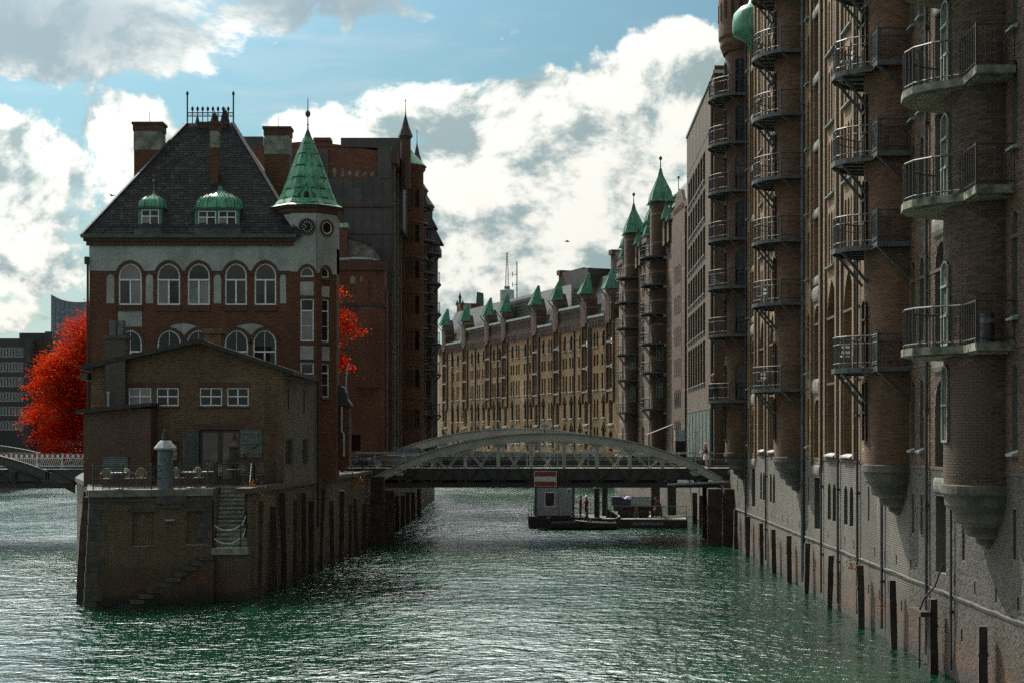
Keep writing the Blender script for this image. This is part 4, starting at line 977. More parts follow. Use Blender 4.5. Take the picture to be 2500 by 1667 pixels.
def arch_ring(a, b, d, kind, wd, y0, y1):
    mb = MB(); I = arch_pts(a, b, d, kind, 12); O = arch_pts(a - wd, b + wd, d + wd, kind, 12)
    for i in range(len(I) - 1):
        q = [(I[i], O[i]), (I[i + 1], O[i + 1])]
        p0, p1, p2, p3 = I[i], O[i], O[i + 1], I[i + 1]
        for y, rv in ((y0, False),): mb.poly([(p[0], y, p[1]) for p in (p0, p1, p2, p3)])
        mb.poly([(p1[0], y0, p1[1]), (p1[0], y1, p1[1]), (p2[0], y1, p2[1]), (p2[0], y0, p2[1])])
        mb.poly([(p0[0], y0, p0[1]), (p3[0], y0, p3[1]), (p3[0], y1, p3[1]), (p0[0], y1, p0[1])])
    return mb
for a, b, c, d, k, dp in topw + loww + tw[:1]: obj('arch_trim', arch_ring(a, b, d, k, .17, -.055, .01), M['brick_trim'], CA)
def plaster_band(x0, x1, zl, zt, arches, y):
    xs = [x0, x1]; mb = MB()
    for a, b, d, k in arches: xs += [p[0] for p in arch_pts(a, b, d, k, 14) if x0 < p[0] < x1]
    xs = sorted(set(round(x, 4) for x in xs))
    def low(x):
        r = zl
        for a, b, d, k in arches:
            if a <= x <= b:
                ap = arch_pts(a, b, d, k, 14)
                for i in range(len(ap) - 1):
                    if ap[i + 1][0] <= x <= ap[i][0]: r = max(r, ap[i + 1][1] + (ap[i][1] - ap[i + 1][1]) * (x - ap[i + 1][0]) / max(1e-6, ap[i][0] - ap[i + 1][0]))
        return r
    for p, q in zip(xs[:-1], xs[1:]):
        lp_, lq = low(p), low(q); mb.poly([(p, y, lp_), (q, y, lq), (q, y, zt), (p, y, zt)]); mb.poly([(p, y, lp_), (p, 0, lp_), (q, 0, lq), (q, y, lq)])
    return mb
obj('plaster_coat', plaster_band(xl, fl_, zb, 17.75, [(a - .17, b + .17, d + .17, k) for a, b, c, d, k, dp in topw], -.03), M['plaster'], CA)
def pl(name, pts, y0=-.02, mat='plaster', par=None): return obj(name, MB().plate(pts, y0, .002), M[mat], par or CA)
for a, b in ((270, 333), (592, 652), (1150, 1210), (1692, 1742)):
    A, B = cx(z2x(a)), cx(z2x(b)); C, D_ = cz(z2y(408)), cz(z2y(168)); pl('plaster_niche', outline(A, B, C, D_, 'round')); obj('niche_trim', arch_ring(A, B, D_, 'round', .07, -.05, .0), M['brick_trim'], CA)
pl('plaster_panel', [(cx(z2x(365)), 13.26), (cx(z2x(560)), 13.26), (cx(z2x(560)), cz(z2y(455))), (cx(z2x(365)), cz(z2y(455)))][:2] + [(cx(z2x(560)), cz(z2y(455))), (cx(z2x(365)), cz(z2y(455)))], -.018)
for dx in (0, 552):
    P_ = [(778, 598), (838, 612), (880, 645), (905, 670), (930, 645), (975, 615), (1022, 603), (985, 586), (945, 575), (900, 570), (855, 575), (815, 584)]
    pl('plaster_spandrel', [(cx(z2x(x + dx)), cz(z2y(y))) for x, y in P_], -.024)
    ap = [(700, 640), (745, 605), (790, 580), (840, 564), (900, 557), (960, 564), (1010, 580), (1058, 605), (1105, 640)]
    tr = MB()
    for p, q in zip(ap[:-1], ap[1:]): tr.bar((cx(z2x(p[0] + dx)), -.02, cz(z2y(p[1]))), (cx(z2x(q[0] + dx)), -.02, cz(z2y(q[1]))), .06, .13, up=(0, 0, 1))
    obj('arch_trim', tr, M['brick_trim'], CA)
for a, b in ((343, 230), (862, 752)): pl('plaster_panel', [(twx[0], cz(z2y(a))), (twx[1], cz(z2y(a))), (twx[1], cz(z2y(b))), (twx[0], cz(z2y(b)))], -.02)
# octagonal corner turret
ocx, ocy, apo = -11.5 - CX, 1.69, 1.69; half = .70
octv = [(ocx + apo / math.cos(R(22.5)) * math.cos(R(-112.5 + 45 * k)), ocy + apo / math.cos(R(22.5)) * math.sin(R(-112.5 + 45 * k))) for k in range(8)]
Mf = Matrix.Translation((octv[1][0], octv[1][1], 0)) @ Matrix.Rotation(R(45), 4, 'Z')
fo = [(.36, .90, c, d, k, .16) for a, b, c, d, k, dp in tw]; fo[2] = (.36, .90, cz(z2y(1170)), cz(z2y(895)), 'rect', .16)
m = MB(); facade(m, 0, 1.4, 4.8, 17.75, 0, fo); m.move(Mf)
for k in range(2, 7):
    p, q = octv[k], octv[(k + 1) % 8]; m.poly([(p[0], p[1], 4.8), (q[0], q[1], 4.8), (q[0], q[1], 17.75), (p[0], p[1], 17.75)])
tu = obj('corner_turret', m, M['brick_castle'], CA)
for i, (a, b, c, d, k, dp) in enumerate(fo):
    window(tu, a, b, c, d, k, 0, 'white_frame', 'glass', trans=((d - c) * .72,) if i else (), fw=.06, loc=Mf @ Vector(((a + b) / 2, .07, c)), rz=R(45), split=i == 1, bars={'h': [(d - c) * .36]} if i else None)
    sl = sill_mb(b - a + .1, .12, .12, .08); obj('sill', sl, M['granite'], tu, Mf @ Vector(((a + b) / 2, 0, c - .14)), R(45))
obj('arch_trim', arch_ring(fo[0][0], fo[0][1], fo[0][3], 'low', .15, -.05, .01).move(Mf), M['brick_trim'], tu)
for a, b in ((348, 262), (868, 752)): obj('plaster_panel', MB().plate([(.36, cz(z2y(a))), (.90, cz(z2y(a))), (.90, cz(z2y(b))), (.36, cz(z2y(b)))], -.02, .002).move(Mf), M['plaster'], tu)
zt0 = 19.55
m = plaster_band(fl_, fr, zb - .05, zt0, [(twx[0] - .17, twx[1] + .17, tw[0][3] + .17, 'low')], -.031)
m2 = plaster_band(0, 1.4, zb - .12, zt0, [(fo[0][0] - .15, fo[0][1] + .15, fo[0][3] + .15, 'low')], -.031); m2.move(Mf); m.join(m2)
for k in range(2, 8):
    p, q = octv[k], octv[(k + 1) % 8]; e = .02
    m.poly([(p[0], p[1], zb), (q[0], q[1], zb), (q[0], q[1], zt0), (p[0], p[1], zt0)])
obj('plaster_coat', m, M['plaster'], tu)
oc = MB(); ro8 = 1 / math.cos(R(22.5))
oc.lathe([(1.70 * ro8, 19.5), (1.80 * ro8, 19.62), (1.80 * ro8, 19.78), (1.90 * ro8, 19.84), (1.90 * ro8, 19.96)], 8, ocx, ocy, R(22.5), R(382.5)); obj('turret_cornice', oc, M['brick_trim'], tu)
SPR = [(2.02, 19.96), (1.80, 20.10), (1.55, 20.42), (1.32, 20.95), (1.10, 21.60), (.86, 22.30), (.62, 23.0), (.38, 23.62), (.20, 24.05), (.09, 24.40)]
sp = MB(); sp.lathe([(r * ro8 * .985, z) for r, z in SPR], 8, ocx, ocy, R(22.5), R(382.5)); spire = obj('spire', sp, M['copper_seam'], tu)
for k in range(8):
    for i in range(len(SPR) - 2):
        n = 3 if SPR[i][0] > 1.2 else (2 if SPR[i][0] > .55 else 1)
        for j in range(n):
            def P(u, r, z, lift=.0):
                a0, a1 = R(22.5 + 45 * k), R(67.5 + 45 * k); rr = r * ro8 + lift
                A = Vector((ocx + rr * math.cos(a0), ocy + rr * math.sin(a0), z)); B = Vector((ocx + rr * math.cos(a1), ocy + rr * math.sin(a1), z)); return A.lerp(B, u)
            e = .012 / max(.2, SPR[i][0]); u0, u1 = j / n + e, (j + 1) / n - e
            (r0, z0_), (r1, z1_) = SPR[i], SPR[i + 1]; sh = .12 * ((j + k) % 2); dz = z1_ - z0_
            f0, f1 = (sh if i else 0), (1 + sh if i < len(SPR) - 3 else 1)
            q0 = (r0 + (r1 - r0) * f0, z0_ + dz * f0 + .008); q1 = (r0 + (r1 - r0) * min(f1, 1), z0_ + dz * min(f1, 1) - .008)
            A = [P(u0, *q0), P(u1, *q0), P(u1, *q1), P(u0, *q1)]; B = [P(u0, *q0, .022), P(u1, *q0, .022), P(u1, *q1, .022), P(u0, *q1, .022)]
            pm = MB(); pm.poly(B)
            for t in range(4): pm.poly([A[t], A[(t + 1) % 4], B[(t + 1) % 4], B[t]])
            obj('copper_panel', pm, M['copper'], spire)
obj('finial', MB().lathe([(.10, 24.3), (.05, 24.5), (.035, 24.7), (.07, 24.74), (.035, 24.8), (.03, 25.15), (.13, 25.25), (.15, 25.36), (.13, 25.47), (.03, 25.56), (.02, 26.2), (.005, 26.3)], 10, ocx, ocy), M['copper_seam'], tu, smooth=True)
# little gabled lucarne on the spire
lc = MB(); lx, ly, lz = cx(748), .12, 20.25
lc.plate([(lx - .34, lz), (lx + .34, lz), (lx + .34, lz + .5), (lx, lz + .95), (lx - .34, lz + .5)], ly, ly + .9); lo = obj('lucarne', lc, M['copper'], tu)
obj('lucarne_roof', MB().bar((lx - .52, ly + .3, lz + .32), (lx, ly + .3, lz + 1.0), .75, .06, up=(-.8, 0, 1)).bar((lx + .52, ly + .3, lz + .32), (lx, ly + .3, lz + 1.0), .75, .06, up=(.8, 0, 1)), M['copper'], lo)
obj('opening', MB().plate(outline(lx - .14, lx + .14, lz + .08, lz + .52, 'round'), ly - .012, ly + .02), M['void'], lo)
# clock and round window
ckx, ckz = cx(750), cz(554.5)
def disc(r0, r1, y0, y1, n=28):
    mb = MB()
    for k in range(n):
        a, b = 2 * math.pi * k / n, 2 * math.pi * (k + 1) / n
        ci = lambda r, t, y: (r * math.cos(t), y, r * math.sin(t))
        mb.poly([ci(r0, a, y0), ci(r1, a, y0), ci(r1, b, y0), ci(r0, b, y0)]); mb.poly([ci(r1, a, y0), ci(r1, a, y1), ci(r1, b, y1), ci(r1, b, y0)])
        if r0 > 0: mb.poly([ci(r0, a, y1), ci(r0, a, y0), ci(r0, b, y0), ci(r0, b, y1)])
    return mb
ck = obj('clock', disc(.36, .46, -.10, 0), M['brick_trim'], tu, (ckx, -.03, ckz))
obj('clock_face', disc(0, .36, -.05, 0), M['clock_dark'], ck)
for k in range(12):
    t = R(30 * k); obj('hour_mark', MB().bar((.22 * math.sin(t), -.06, .22 * math.cos(t)), (.32 * math.sin(t), -.06, .32 * math.cos(t)), .05, .02, up=(0, 1, 0)), M['copper_pale'], ck)
for t, L, w in ((R(298), .20, .04), (R(228), .29, .03)): obj('clock_hand', MB().bar((0, -.07, 0), (L * math.sin(t), -.07, L * math.cos(t)), w, .015, up=(0, 1, 0)), M['copper_pale'], ck)
rp = Mf @ Vector((.66, -.03, ckz)); rw = obj('round_window', disc(.36, .46, -.10, 0), M['brick_trim'], tu, rp, R(45))
obj('pane', disc(0, .36, -.03, 0), M['glass'], rw); obj('window_frame', disc(.29, .35, -.045, -.02), M['white_frame'], rw)
# cornice and roof
obj('cornice', MB().box(xl - .12, fl_ + .1, -.20, .02, 17.72, 17.95).box(xl - .25, fl_ + .25, -.34, .02, 17.95, 18.12), M['brick_trim'], CA)
obj('gutter', MB().box(xl - .35, fl_ + .35, -.50, -.28, 18.12, 18.30), M['copper_seam'], CA)
ez, rzz, ry = 18.2, 25.5, 5.6; ex0, ex1 = xl - .35, fl_ + .55; r0x, r1x = cx(460, 91.6), cx(572, 91.6); by = 11.6
rf = MB()
rf.poly([(ex0, -.42, ez), (ex1, -.42, ez), (r1x, ry - .5, rzz), (r0x, ry - .5, rzz)]); rf.poly([(ex0, by, ez), (ex0, -.42, ez), (r0x, ry - .5, rzz), (r0x, ry + .8, rzz)])
rf.poly([(ex1, -.42, ez), (ex1, by, ez), (r1x, ry + .8, rzz), (r1x, ry - .5, rzz)]); rf.poly([(ex1, by, ez), (ex0, by, ez), (r0x, ry + .8, rzz), (r1x, ry + .8, rzz)]); rf.poly([(r0x, ry - .5, rzz), (r1x, ry - .5, rzz), (r1x, ry + .8, rzz), (r0x, ry + .8, rzz)])
roof = obj('roof', rf, M['slate'], CA)
SLO = math.hypot(ry - .08, rzz - ez); tilt = math.atan2(rzz - ez, ry - .08)
DORM = [(cx(333), cx(397)), (cx(472), cx(586))]
def slate_mb():
    mb = MB(); o = [(-.128, .30), (-.128, .07), (-.06, .0), (.06, .0), (.128, .07), (.128, .30)]
    mb.poly([(x, y, .030 if y < .2 else .008) for x, y in o]); mb.poly([(x, y, .012 if y < .2 else -.01) for x, y in o][::-1])
    for i in (0, 1, 2, 3, 4): (x0, y0), (x1, y1) = o[i], o[i + 1]; mb.poly([(x0, y0, .030 if y0 < .2 else .008), (x0, y0, .0), (x1, y1, .0), (x1, y1, .030 if y1 < .2 else .008)])
    return mb
Mr = Matrix.Translation((0, -.42, ez)) @ Matrix.Rotation(tilt, 4, 'X')
sp_ = []
vr = .02; k = 0
while vr < SLO - .25:
    f = vr / SLO; xa, xb = ex0 + (r0x - ex0) * f, ex1 + (r1x - ex1) * f; x = xa + .14 + (.128 if k % 2 else 0)
    while x < xb - .1:
        if not any(a - .02 < x < b + .02 and vr < 2.1 for a, b in DORM): sp_.append((x, vr))
        x += .258
    vr += .20; k += 1
sp_.sort(key=lambda q: (q[1] > 3.3, abs(q[0] - cx(520)) + 1.5 * abs(q[1] - 2.6)))
one = slate_mb(); bulk = MB(); rsl = random.Random(9)
for i, (x, v) in enumerate(sp_):
    Mq = Mr @ Matrix.Translation((x, v, .012)) @ Matrix.Rotation(R(rsl.uniform(-2.5, 2.5)), 4, 'Z') @ Matrix.Rotation(R(rsl.uniform(-1.2, 1.2)), 4, 'X')
    if i < 300:
        o = part_copy('slate', ('slate',), slate_mb, M['slate_piece'], roof); o.matrix_local = Mq
    else: bulk.join(one, Mq)
obj('slates', bulk, M['slate_piece'], roof, kind='stuff')
for p, q in (((ex0, -.42, ez), (r0x, ry - .5, rzz)), ((ex1, -.42, ez), (r1x, ry - .5, rzz))): obj('hip_ridge', MB().bar(Vector(p) + Vector((0, 0, .05)), Vector(q) + Vector((0, 0, .05)), .22, .07), M['slate'], roof)
sg = MB()
for k in range(60):
    x = xl + .5 + k * .178
    if not any(a - .1 < x < b + .1 for a, b in DORM): sg.box(x, x + .03, -.02, .02, 18.55, 18.85)
sg.box(xl + .4, xl + 11.2, -.03, -.01, 18.78, 18.82); obj('snow_guard', sg, M['iron_dark'], roof)
def dormer(a, b, nwin, z0, z1, dome, name):
    xm, w = (a + b) / 2, b - a; y0 = .12
    n = nwin; ww = (w - .34) / n; ops = [(a + .17 + ww * i + .06, a + .17 + ww * (i + 1) - .06, z0 + .32, z1 - .12, 'rect', .1) for i in range(n)]
    mb = MB(); facade(mb, a + .06, b - .06, z0, z1, y0, ops); mb.poly([(a + .06, y0, z0), (a + .06, y0, z1), (a + .06, y0 + 2.2, z1), (a + .06, y0 + 2.2, z0)]); mb.poly([(b - .06, y0, z0), (b - .06, y0 + 2.2, z0), (b - .06, y0 + 2.2, z1), (b - .06, y0, z1)])
    d = obj('dormer', mb, M['copper_dark'], CA)
    for p in ops: window(d, p[0], p[1], p[2], p[3], 'rect', y0 + .03, 'white_frame', ['curtain_glass', 'glass', 'glass', 'glass'], cols=2, trans=((p[3] - p[2]) * .70,), fw=.06)
    pr = [(1.0, 0), (1.06, .04), (1.04, .12), (1.0, .3), (.97, .48), (.86, .66), (.66, .80), (.44, .92), (.22, 1.04), (.10, 1.2), (.05, 1.36)]
    H = dome; rows = []; N = 28
    for r, h in pr:
        row = []
        for k in range(N):
            t = 2 * math.pi * k / N; c, s = math.cos(t), math.sin(t); e = .62
            row.append((xm + w / 2 * r * math.copysign(abs(c) ** e, c), y0 + .95 + 1.08 * r * math.copysign(abs(s) ** e, s), z1 + h * H))
        rows.append(row)
    dm = MB(); dm.grid(rows, closed=True); dm.poly(rows[0][::-1]); dm.poly(rows[-1]); do = obj('dormer_dome', dm, M['copper'], d, smooth=True)
    sm = MB()
    for k in range(N):
        if k % 2 == 0 or n > 1:
            pts = [Vector(r[k]) + (Vector(r[k]) - Vector((xm, y0 + .95, z1))).normalized() * .012 for r in rows[1:-1]]; sm.tube(pts, .016, 4)
    obj('seams', sm, M['copper_seam'], d, kind='stuff')
    obj('eave_board', MB().box(a - .06, b + .06, y0 - .14, y0 + .02, z1 - .07, z1 + .02), M['copper_seam'], d); obj('apron', MB().box(a, b, y0 - .10, y0 + .02, z0 + .02, z0 + .25), M['copper_dark'], d)
    return rows[-1], H
dormer(*DORM[0], 1, cz(580), cz(506), .78, 'small'); dormer(*DORM[1], 2, cz(582), cz(509), 1.02, 'large')
dx_ = sum(DORM[0]) / 2; obj('finial', MB().lathe([(.06, 20.85), (.03, 21.2), (.02, 21.35), (.08, 21.43), (.08, 21.5), (.01, 21.58)], 8, dx_, 1.07), M['copper_dark'], CA)
def stack(a, b, y0, y1, z0, z1, band=1.1, mat='brick_castle', cap=True):
    s_ = obj('chimney', MB().box(a, b, y0, y1, z0, z1), M[mat], CA)
    if band: obj('render_band', MB().box(a - .02, b + .02, y0 - .02, y1 + .02, z1 - band - .45, z1 - .45), M['plaster_old'], s_)
    if cap: obj('chimney_cap', MB().box(a - .06, b + .06, y0 - .06, y1 + .06, z1 - .45, z1 - .08).box(a - .12, b + .12, y0 - .12, y1 + .12, z1 - .08, z1 + .06), M['brick_trim'], s_)
    return s_
for (a, b, yy, pt) in ((327, 394, 4.0, 301), (646, 706, 4.6, 312)):
    D_ = CD + yy; s_ = stack(cx(a, D_), cx(b, D_), yy, yy + 1.0, 18.5, cz(pt, D_)); obj('lightning_rod', MB().tube([(0, 0, 0), (0, 0, .75)], .018, 5), M['iron_dark'], s_, ((cx(a, D_) + cx(b, D_)) / 2, yy + .5, cz(pt, D_)))
stack(cx(515, 88.2), cx(534, 88.2), 2.0, 2.5, 20.6, cz(302, 88.2), band=.95); stack(cx(487, 91), cx(552, 91), 4.9, 5.7, 23.0, cz(302, 91), band=0)
for px, r, h in ((482, .14, .55), (524, .3, .75), (549, .32, .95)): obj('chimney_pot', MB().lathe([(r, 25.5), (r * .9, 25.7), (r * .4, 25.5 + h * .9), (.03, 25.5 + h), (.02, 25.6 + h)], 10, cx(px, 91.6), ry), M['slate'], CA)
cr = obj('roof_cresting', MB().box(r0x, r1x, ry - .32, ry - .28, 25.5, 25.56).box(r0x, r1x, ry - .33, ry - .27, 26.15, 26.2).box(r0x, r1x, ry - .33, ry - .27, 25.95, 25.99), M['iron_dark'], CA)
for k in range(10):
    x = r0x + (r1x - r0x) * k / 9; big = k in (0, 9); hgt = 27.2 if big else 26.3
    obj('cresting_post', MB().tube([(x, ry - .3, 25.4), (x, ry - .3, hgt)], .045 if big else .028, 6).lathe([(.02, hgt - .05), (.08, hgt + .05), (.08, hgt + .15), (.02, hgt + .25)], 8, x, ry - .3), M['iron_dark'], cr)
    if k < 9: obj('cresting_arc', MB().tube([(x + .3 * (r1x - r0x) / 9 / .3 * (j / 6), ry - .3, 26.12 - .1 * math.sin(math.pi * j / 6)) for j in range(7)], .016, 4), M['iron_dark'], cr)
obj('skylight', MB().box(-.28, .28, -.05, .05, 0, .6), M['iron_dark'], roof, (cx(558), 1.9, 20.85)).rotation_euler = (-(math.pi / 2 - tilt), 0, 0)
obj('skylight_glass', MB().box(-.22, .22, -.07, -.04, .06, .54), M['pale_glass'], roof, (cx(558), 1.9, 20.85)).rotation_euler = (-(math.pi / 2 - tilt), 0, 0)
obj('gutter_bracket', MB().box(xl - .22, xl, -.2, .2, 16.7, 17.1).box(xl - .12, xl - .01, -.12, -.02, 5, 16.7), M['iron_dark'], CA)
# ================================================================== arched truss bridges
def arch_z(x, top, k): return top - (.0172 * x * x + .00003 * x ** 4) * k
def arch_girder(half, top, depth, k=1.0, n=40, w=.36):
    m = MB(); r = MB(); xs = [-half + 2 * half * i / n for i in range(n + 1)]
    zt = [arch_z(x, top, k) for x in xs]
    def rows(zs, d, y0, y1):
        return [[(x, y0, z) for x, z in zip(xs, zs)], [(x, y0, z - d) for x, z in zip(xs, zs)], [(x, y1, z - d) for x, z in zip(xs, zs)], [(x, y1, z) for x, z in zip(xs, zs)], [(x, y0, z) for x, z in zip(xs, zs)]]
    for y0, y1, off, d in ((-.05, .05, .05, depth - .1), (-w / 2, w / 2, 0, .05), (-w / 2, w / 2, depth - .05, .05)):
        R_ = rows([z - off for z in zt], d, y0, y1); m.grid(R_); m.poly([q[0] for q in R_[:4]][::-1]); m.poly([q[-1] for q in R_[:4]])
    for i in range(int(half * 2 / .16)):
        x = -half + .16 * i; z = arch_z(x, top, k)
        r.box(x - .016, x + .016, -.03, .03, z, z + .025); r.box(x - .016, x + .016, -.075, -.05, z - .13, z - .10); r.box(x - .016, x + .016, -.075, -.05, z - depth + .10, z - depth + .13)
    return m, r
def arch_bridge(name, label, loc, rz, half, top, zdeck, zbot, width, shift, rise2, near_x0, near_x1, detail=True, kk=1.0, paint='bridge_paint'):
    B = thing(name, label, 'bridge', loc, rz)
    for side, (yy, sx, tt) in enumerate(((0, 0, top), (width, shift, top + rise2))):
        g, rv = arch_girder(half, tt, .62, kk); g.v = [(x + sx, y + yy, z) for x, y, z in g.v]; G = obj('arch', g, M[paint], B)
        if detail: rv.v = [(x + sx, y + yy, z) for x, y, z in rv.v]; obj('rivets', rv, M['bridge_rivet'], G, kind='stuff')
        vs = [1.13 + 2.26 * k for k in range(-5, 5)]
        vs = [v for v in vs if abs(v) < half - 1]
        for v in vs:
            z1 = arch_z(v, tt, kk) - .58
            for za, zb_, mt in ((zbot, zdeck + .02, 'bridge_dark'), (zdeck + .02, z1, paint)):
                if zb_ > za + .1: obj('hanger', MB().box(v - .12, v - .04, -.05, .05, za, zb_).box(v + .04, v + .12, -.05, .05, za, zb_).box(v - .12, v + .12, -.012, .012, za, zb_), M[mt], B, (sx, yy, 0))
            obj('gusset', MB().plate([(v - .5, z1 + .02), (v - .2, z1 - .28), (v + .2, z1 - .28), (v + .5, z1 + .02)], -.07, -.052), M[paint], B, (sx, yy, 0))
        for a, b in zip(vs[:-1], vs[1:]):
            for p, q in ((a, b), (b, a)):
                zp = arch_z(p, tt, kk) - .55; o = -.09 if p < q else .09
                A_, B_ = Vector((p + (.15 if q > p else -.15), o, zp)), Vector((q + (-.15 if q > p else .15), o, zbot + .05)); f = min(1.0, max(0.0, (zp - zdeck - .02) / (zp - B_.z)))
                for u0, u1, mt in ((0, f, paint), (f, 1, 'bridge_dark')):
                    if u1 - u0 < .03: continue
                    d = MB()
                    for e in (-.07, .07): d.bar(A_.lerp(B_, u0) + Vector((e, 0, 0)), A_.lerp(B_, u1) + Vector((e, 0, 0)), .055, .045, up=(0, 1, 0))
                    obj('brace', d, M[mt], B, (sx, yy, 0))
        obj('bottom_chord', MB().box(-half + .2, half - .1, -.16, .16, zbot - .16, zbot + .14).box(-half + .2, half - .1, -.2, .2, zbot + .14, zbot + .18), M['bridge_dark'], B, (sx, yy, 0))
    x = -half + .6
    while x < half - .4:
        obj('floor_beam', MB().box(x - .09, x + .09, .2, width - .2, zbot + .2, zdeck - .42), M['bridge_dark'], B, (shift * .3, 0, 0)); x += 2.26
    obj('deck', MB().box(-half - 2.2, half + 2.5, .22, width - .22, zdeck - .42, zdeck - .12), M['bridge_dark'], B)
    obj('far_parapet', MB().box(-half - 2.0, half + 2.4, width - .44, width - .36, zdeck + .06, zdeck + .72).box(-half - 2.0, half + 2.4, 4.2, 4.3, zdeck + .02, zdeck + .38), M['hull_black'], B)
    obj('roadway', MB().box(-half - 2.2, half + 2.5, 1.9, width - 1.9, zdeck - .12, zdeck - .06), M['asphalt'], B)
    for y in (.22, width - 1.9): obj('footway', MB().box(-half - 2.2, half + 2.5, y, y + 1.68, zdeck - .12, zdeck + .06), M['paving'], B)
    obj('edge_girder', MB().box(-half - 2.2, half + 2.5, .16, .215, zdeck - .75, zdeck + .0).box(-half - 2.2, half + 2.5, .10, .3, zdeck, zdeck + .055), M['bridge_edge'], B)
    for yy, nm in ((.42, 'near'), (width - .5, 'far')):
        rl = None
        for i, h in enumerate((1.06, .62, .22)):
            q = MB().tube([(near_x0, yy, zdeck + h), (near_x1, yy, zdeck + h)], .032 if i == 0 else .024, 6)
            if rl is None: rl = obj('railing', q, M['rail_pale'], B)
            else: obj('rail', q, M['rail_pale'], rl)
        x = near_x0
        while x <= near_x1 + .01:
            obj('rail_post', MB().tube([(0, 0, 0), (0, 0, 1.08)], .035, 6).lathe([(.035, 1.06), (.055, 1.1), (.02, 1.16)], 6), M['rail_pale'], rl, (x, yy, zdeck)); x += 2.1
    return B
BR = arch_bridge('arch_bridge', 'grey-green riveted iron arch bridge spanning the canal beside the castle-like house', (2.45, 107, 0), 0, 12.0, 7.52, 5.02, 3.9, 9.4, -2.0, .38, -14.0, 12.6)
obj('pipe', MB().tube([(8.2, -.35, 3.95), (12.4, -.35, 4.12)], .10, 8), M['zinc_pale'], BR)
def board(name, label, cat, x0, x1, z0, z1, y, stripes, group=None):
    T = thing(name, label, cat, ((x0 + x1) / 2, y, z0), 0, group); w, h = x1 - x0, z1 - z0
    obj('sign_plate', MB().box(-w / 2, w / 2, 0, .03, 0, h), M['white_paint'], T)
    for a, b, m_ in stripes: obj('stripe', MB().box(-w / 2 + .04, w / 2 - .04, -.006, -.001, h * a, h * b), M[m_], T)
    return T
SG = board('waterway_sign', 'red and white striped no-passage sign hung on the iron bridge', 'sign', 1.51, 3.06, 3.82, 4.87, 106.62, [(.03, .33, 'red_paint'), (.36, .64, 'white_paint'), (.67, .97, 'red_paint')])
for x in (-.7, .7): obj('hanger_rod', MB().tube([(x, .02, 1.05), (x, .02, 2.0), (x + .25, .02, 2.05)], .02, 5), M['iron_grey'], SG)
NS_ = board('name_sign', 'small white name board standing on top of the iron bridge arch', 'sign', 1.92, 2.6, 7.76, 8.12, 106.9, [])
obj('foot', MB().box(-.05, .05, 0, .06, -.27, 0), M['iron_grey'], NS_)
rt_ = random.Random(21)
for zrow, n, w0 in ((.22, 9, .46), (.09, 4, .2)):
    for k in range(n): x = -w0 / 2 + w0 * k / n; obj('letter_mark', MB().box(x, x + w0 / n * .7, -.005, -.001, zrow - .03, zrow + rt_.choice((.03, .05))), M['iron_dark'], NS_)
LB = arch_bridge('arch_bridge', 'dark iron arch bridge over the back water left of the island', (-41.2, 104, 0), 0, 12.0, 6.75, 5.0, 3.95, 9.0, 0, .1, -11.5, 13.5, detail=False, kk=.86, paint='bridge_grey_dark')
FB = arch_bridge('arch_bridge', 'distant grey arch bridge behind the striped barriers on the back water', (-95, 290, 0), 0, 12.0, 7.6, 5.2, 4.4, 8.0, 0, 0, -12, 12, detail=False, kk=.8)
# red and white site barriers along the left bridge
for k in range(6):
    x0 = -37.6 + k * 1.75
    T = thing('site_barrier', f'red and white plastic site barrier on the back-water bridge, {ORD[k]} of the row', 'barrier', (x0 + .8, 106.2, 5.05), R(1.5 * (-1) ** k), 'site barriers on the back-water bridge')
    obj('barrier_board', MB().box(-.84, .84, -.03, .03, .78, 1.02), M['white_paint'], T)
    for j in range(5): obj('red_patch', MB().box(-.78 + j * .36, -.60 + j * .36, -.036, -.031, .79, 1.01), M['red_paint'], T)
    g = MB().box(-.84, .84, -.02, .02, .70, .75).box(-.84, .84, -.02, .02, .16, .22)
    for j in range(12): g.bar((-.8 + j * .14, 0, .2), ((-.8 + j * .14) + (.18 if k in (3, 4) else 0), 0, .72), .035)
    obj('lattice', g, M['white_paint'], T); obj('foot', MB().box(-.5, -.3, -.35, .35, 0, .12).box(.3, .5, -.35, .35, 0, .12), M['rubber'], T)
    for s in (-.86, .86): obj('post', MB().box(s - .03, s + .03, -.03, .03, .0, 1.08), M['white_paint'], T)
# ================================================================== pontoon and workers under the bridge
PD = 124.0; ps = PD / F
px_ = lambda p: (p - 1250) * ps
pz_ = lambda y: EYE - (y - 1070) * ps
PO = thing('work_pontoon', 'black steel work pontoon moored beyond the bridge, with pale guard rails', 'pontoon', (7.6, PD, 0))
xo = lambda p: px_(p) - 7.6
hull = MB(); hull.plate([(xo(1292), -.6), (xo(1678), -.6), (xo(1679), pz_(1270)), (xo(1290), pz_(1262))], 0, 6.0); obj('hull', hull, M['hull_black'], PO)
obj('deck', MB().plate([(xo(1478), pz_(1270) + .004), (xo(1678), pz_(1270) + .004), (xo(1678), pz_(1266)), (xo(1478), pz_(1266))], .05, 5.95), M['deck_plate'], PO)
obj('deck', MB().plate([(xo(1290), pz_(1264) + .01), (xo(1470), pz_(1268) + .01), (xo(1470), pz_(1264)), (xo(1290), pz_(1260))], .05, 5.95), M['hull_black'], PO)
fc = bpy.data.curves.new('hull_lettering', 'FONT'); fc.body = 'DELTAPONTONS.NL'; fc.size = .27; fc.extrude = .002; fc.align_x = 'CENTER'
fo_ = bpy.data.objects.new('hull_lettering', fc); fo_.name = 'lettering_curve'; COL.objects.link(fo_); fc.materials.append(M['white_paint'])
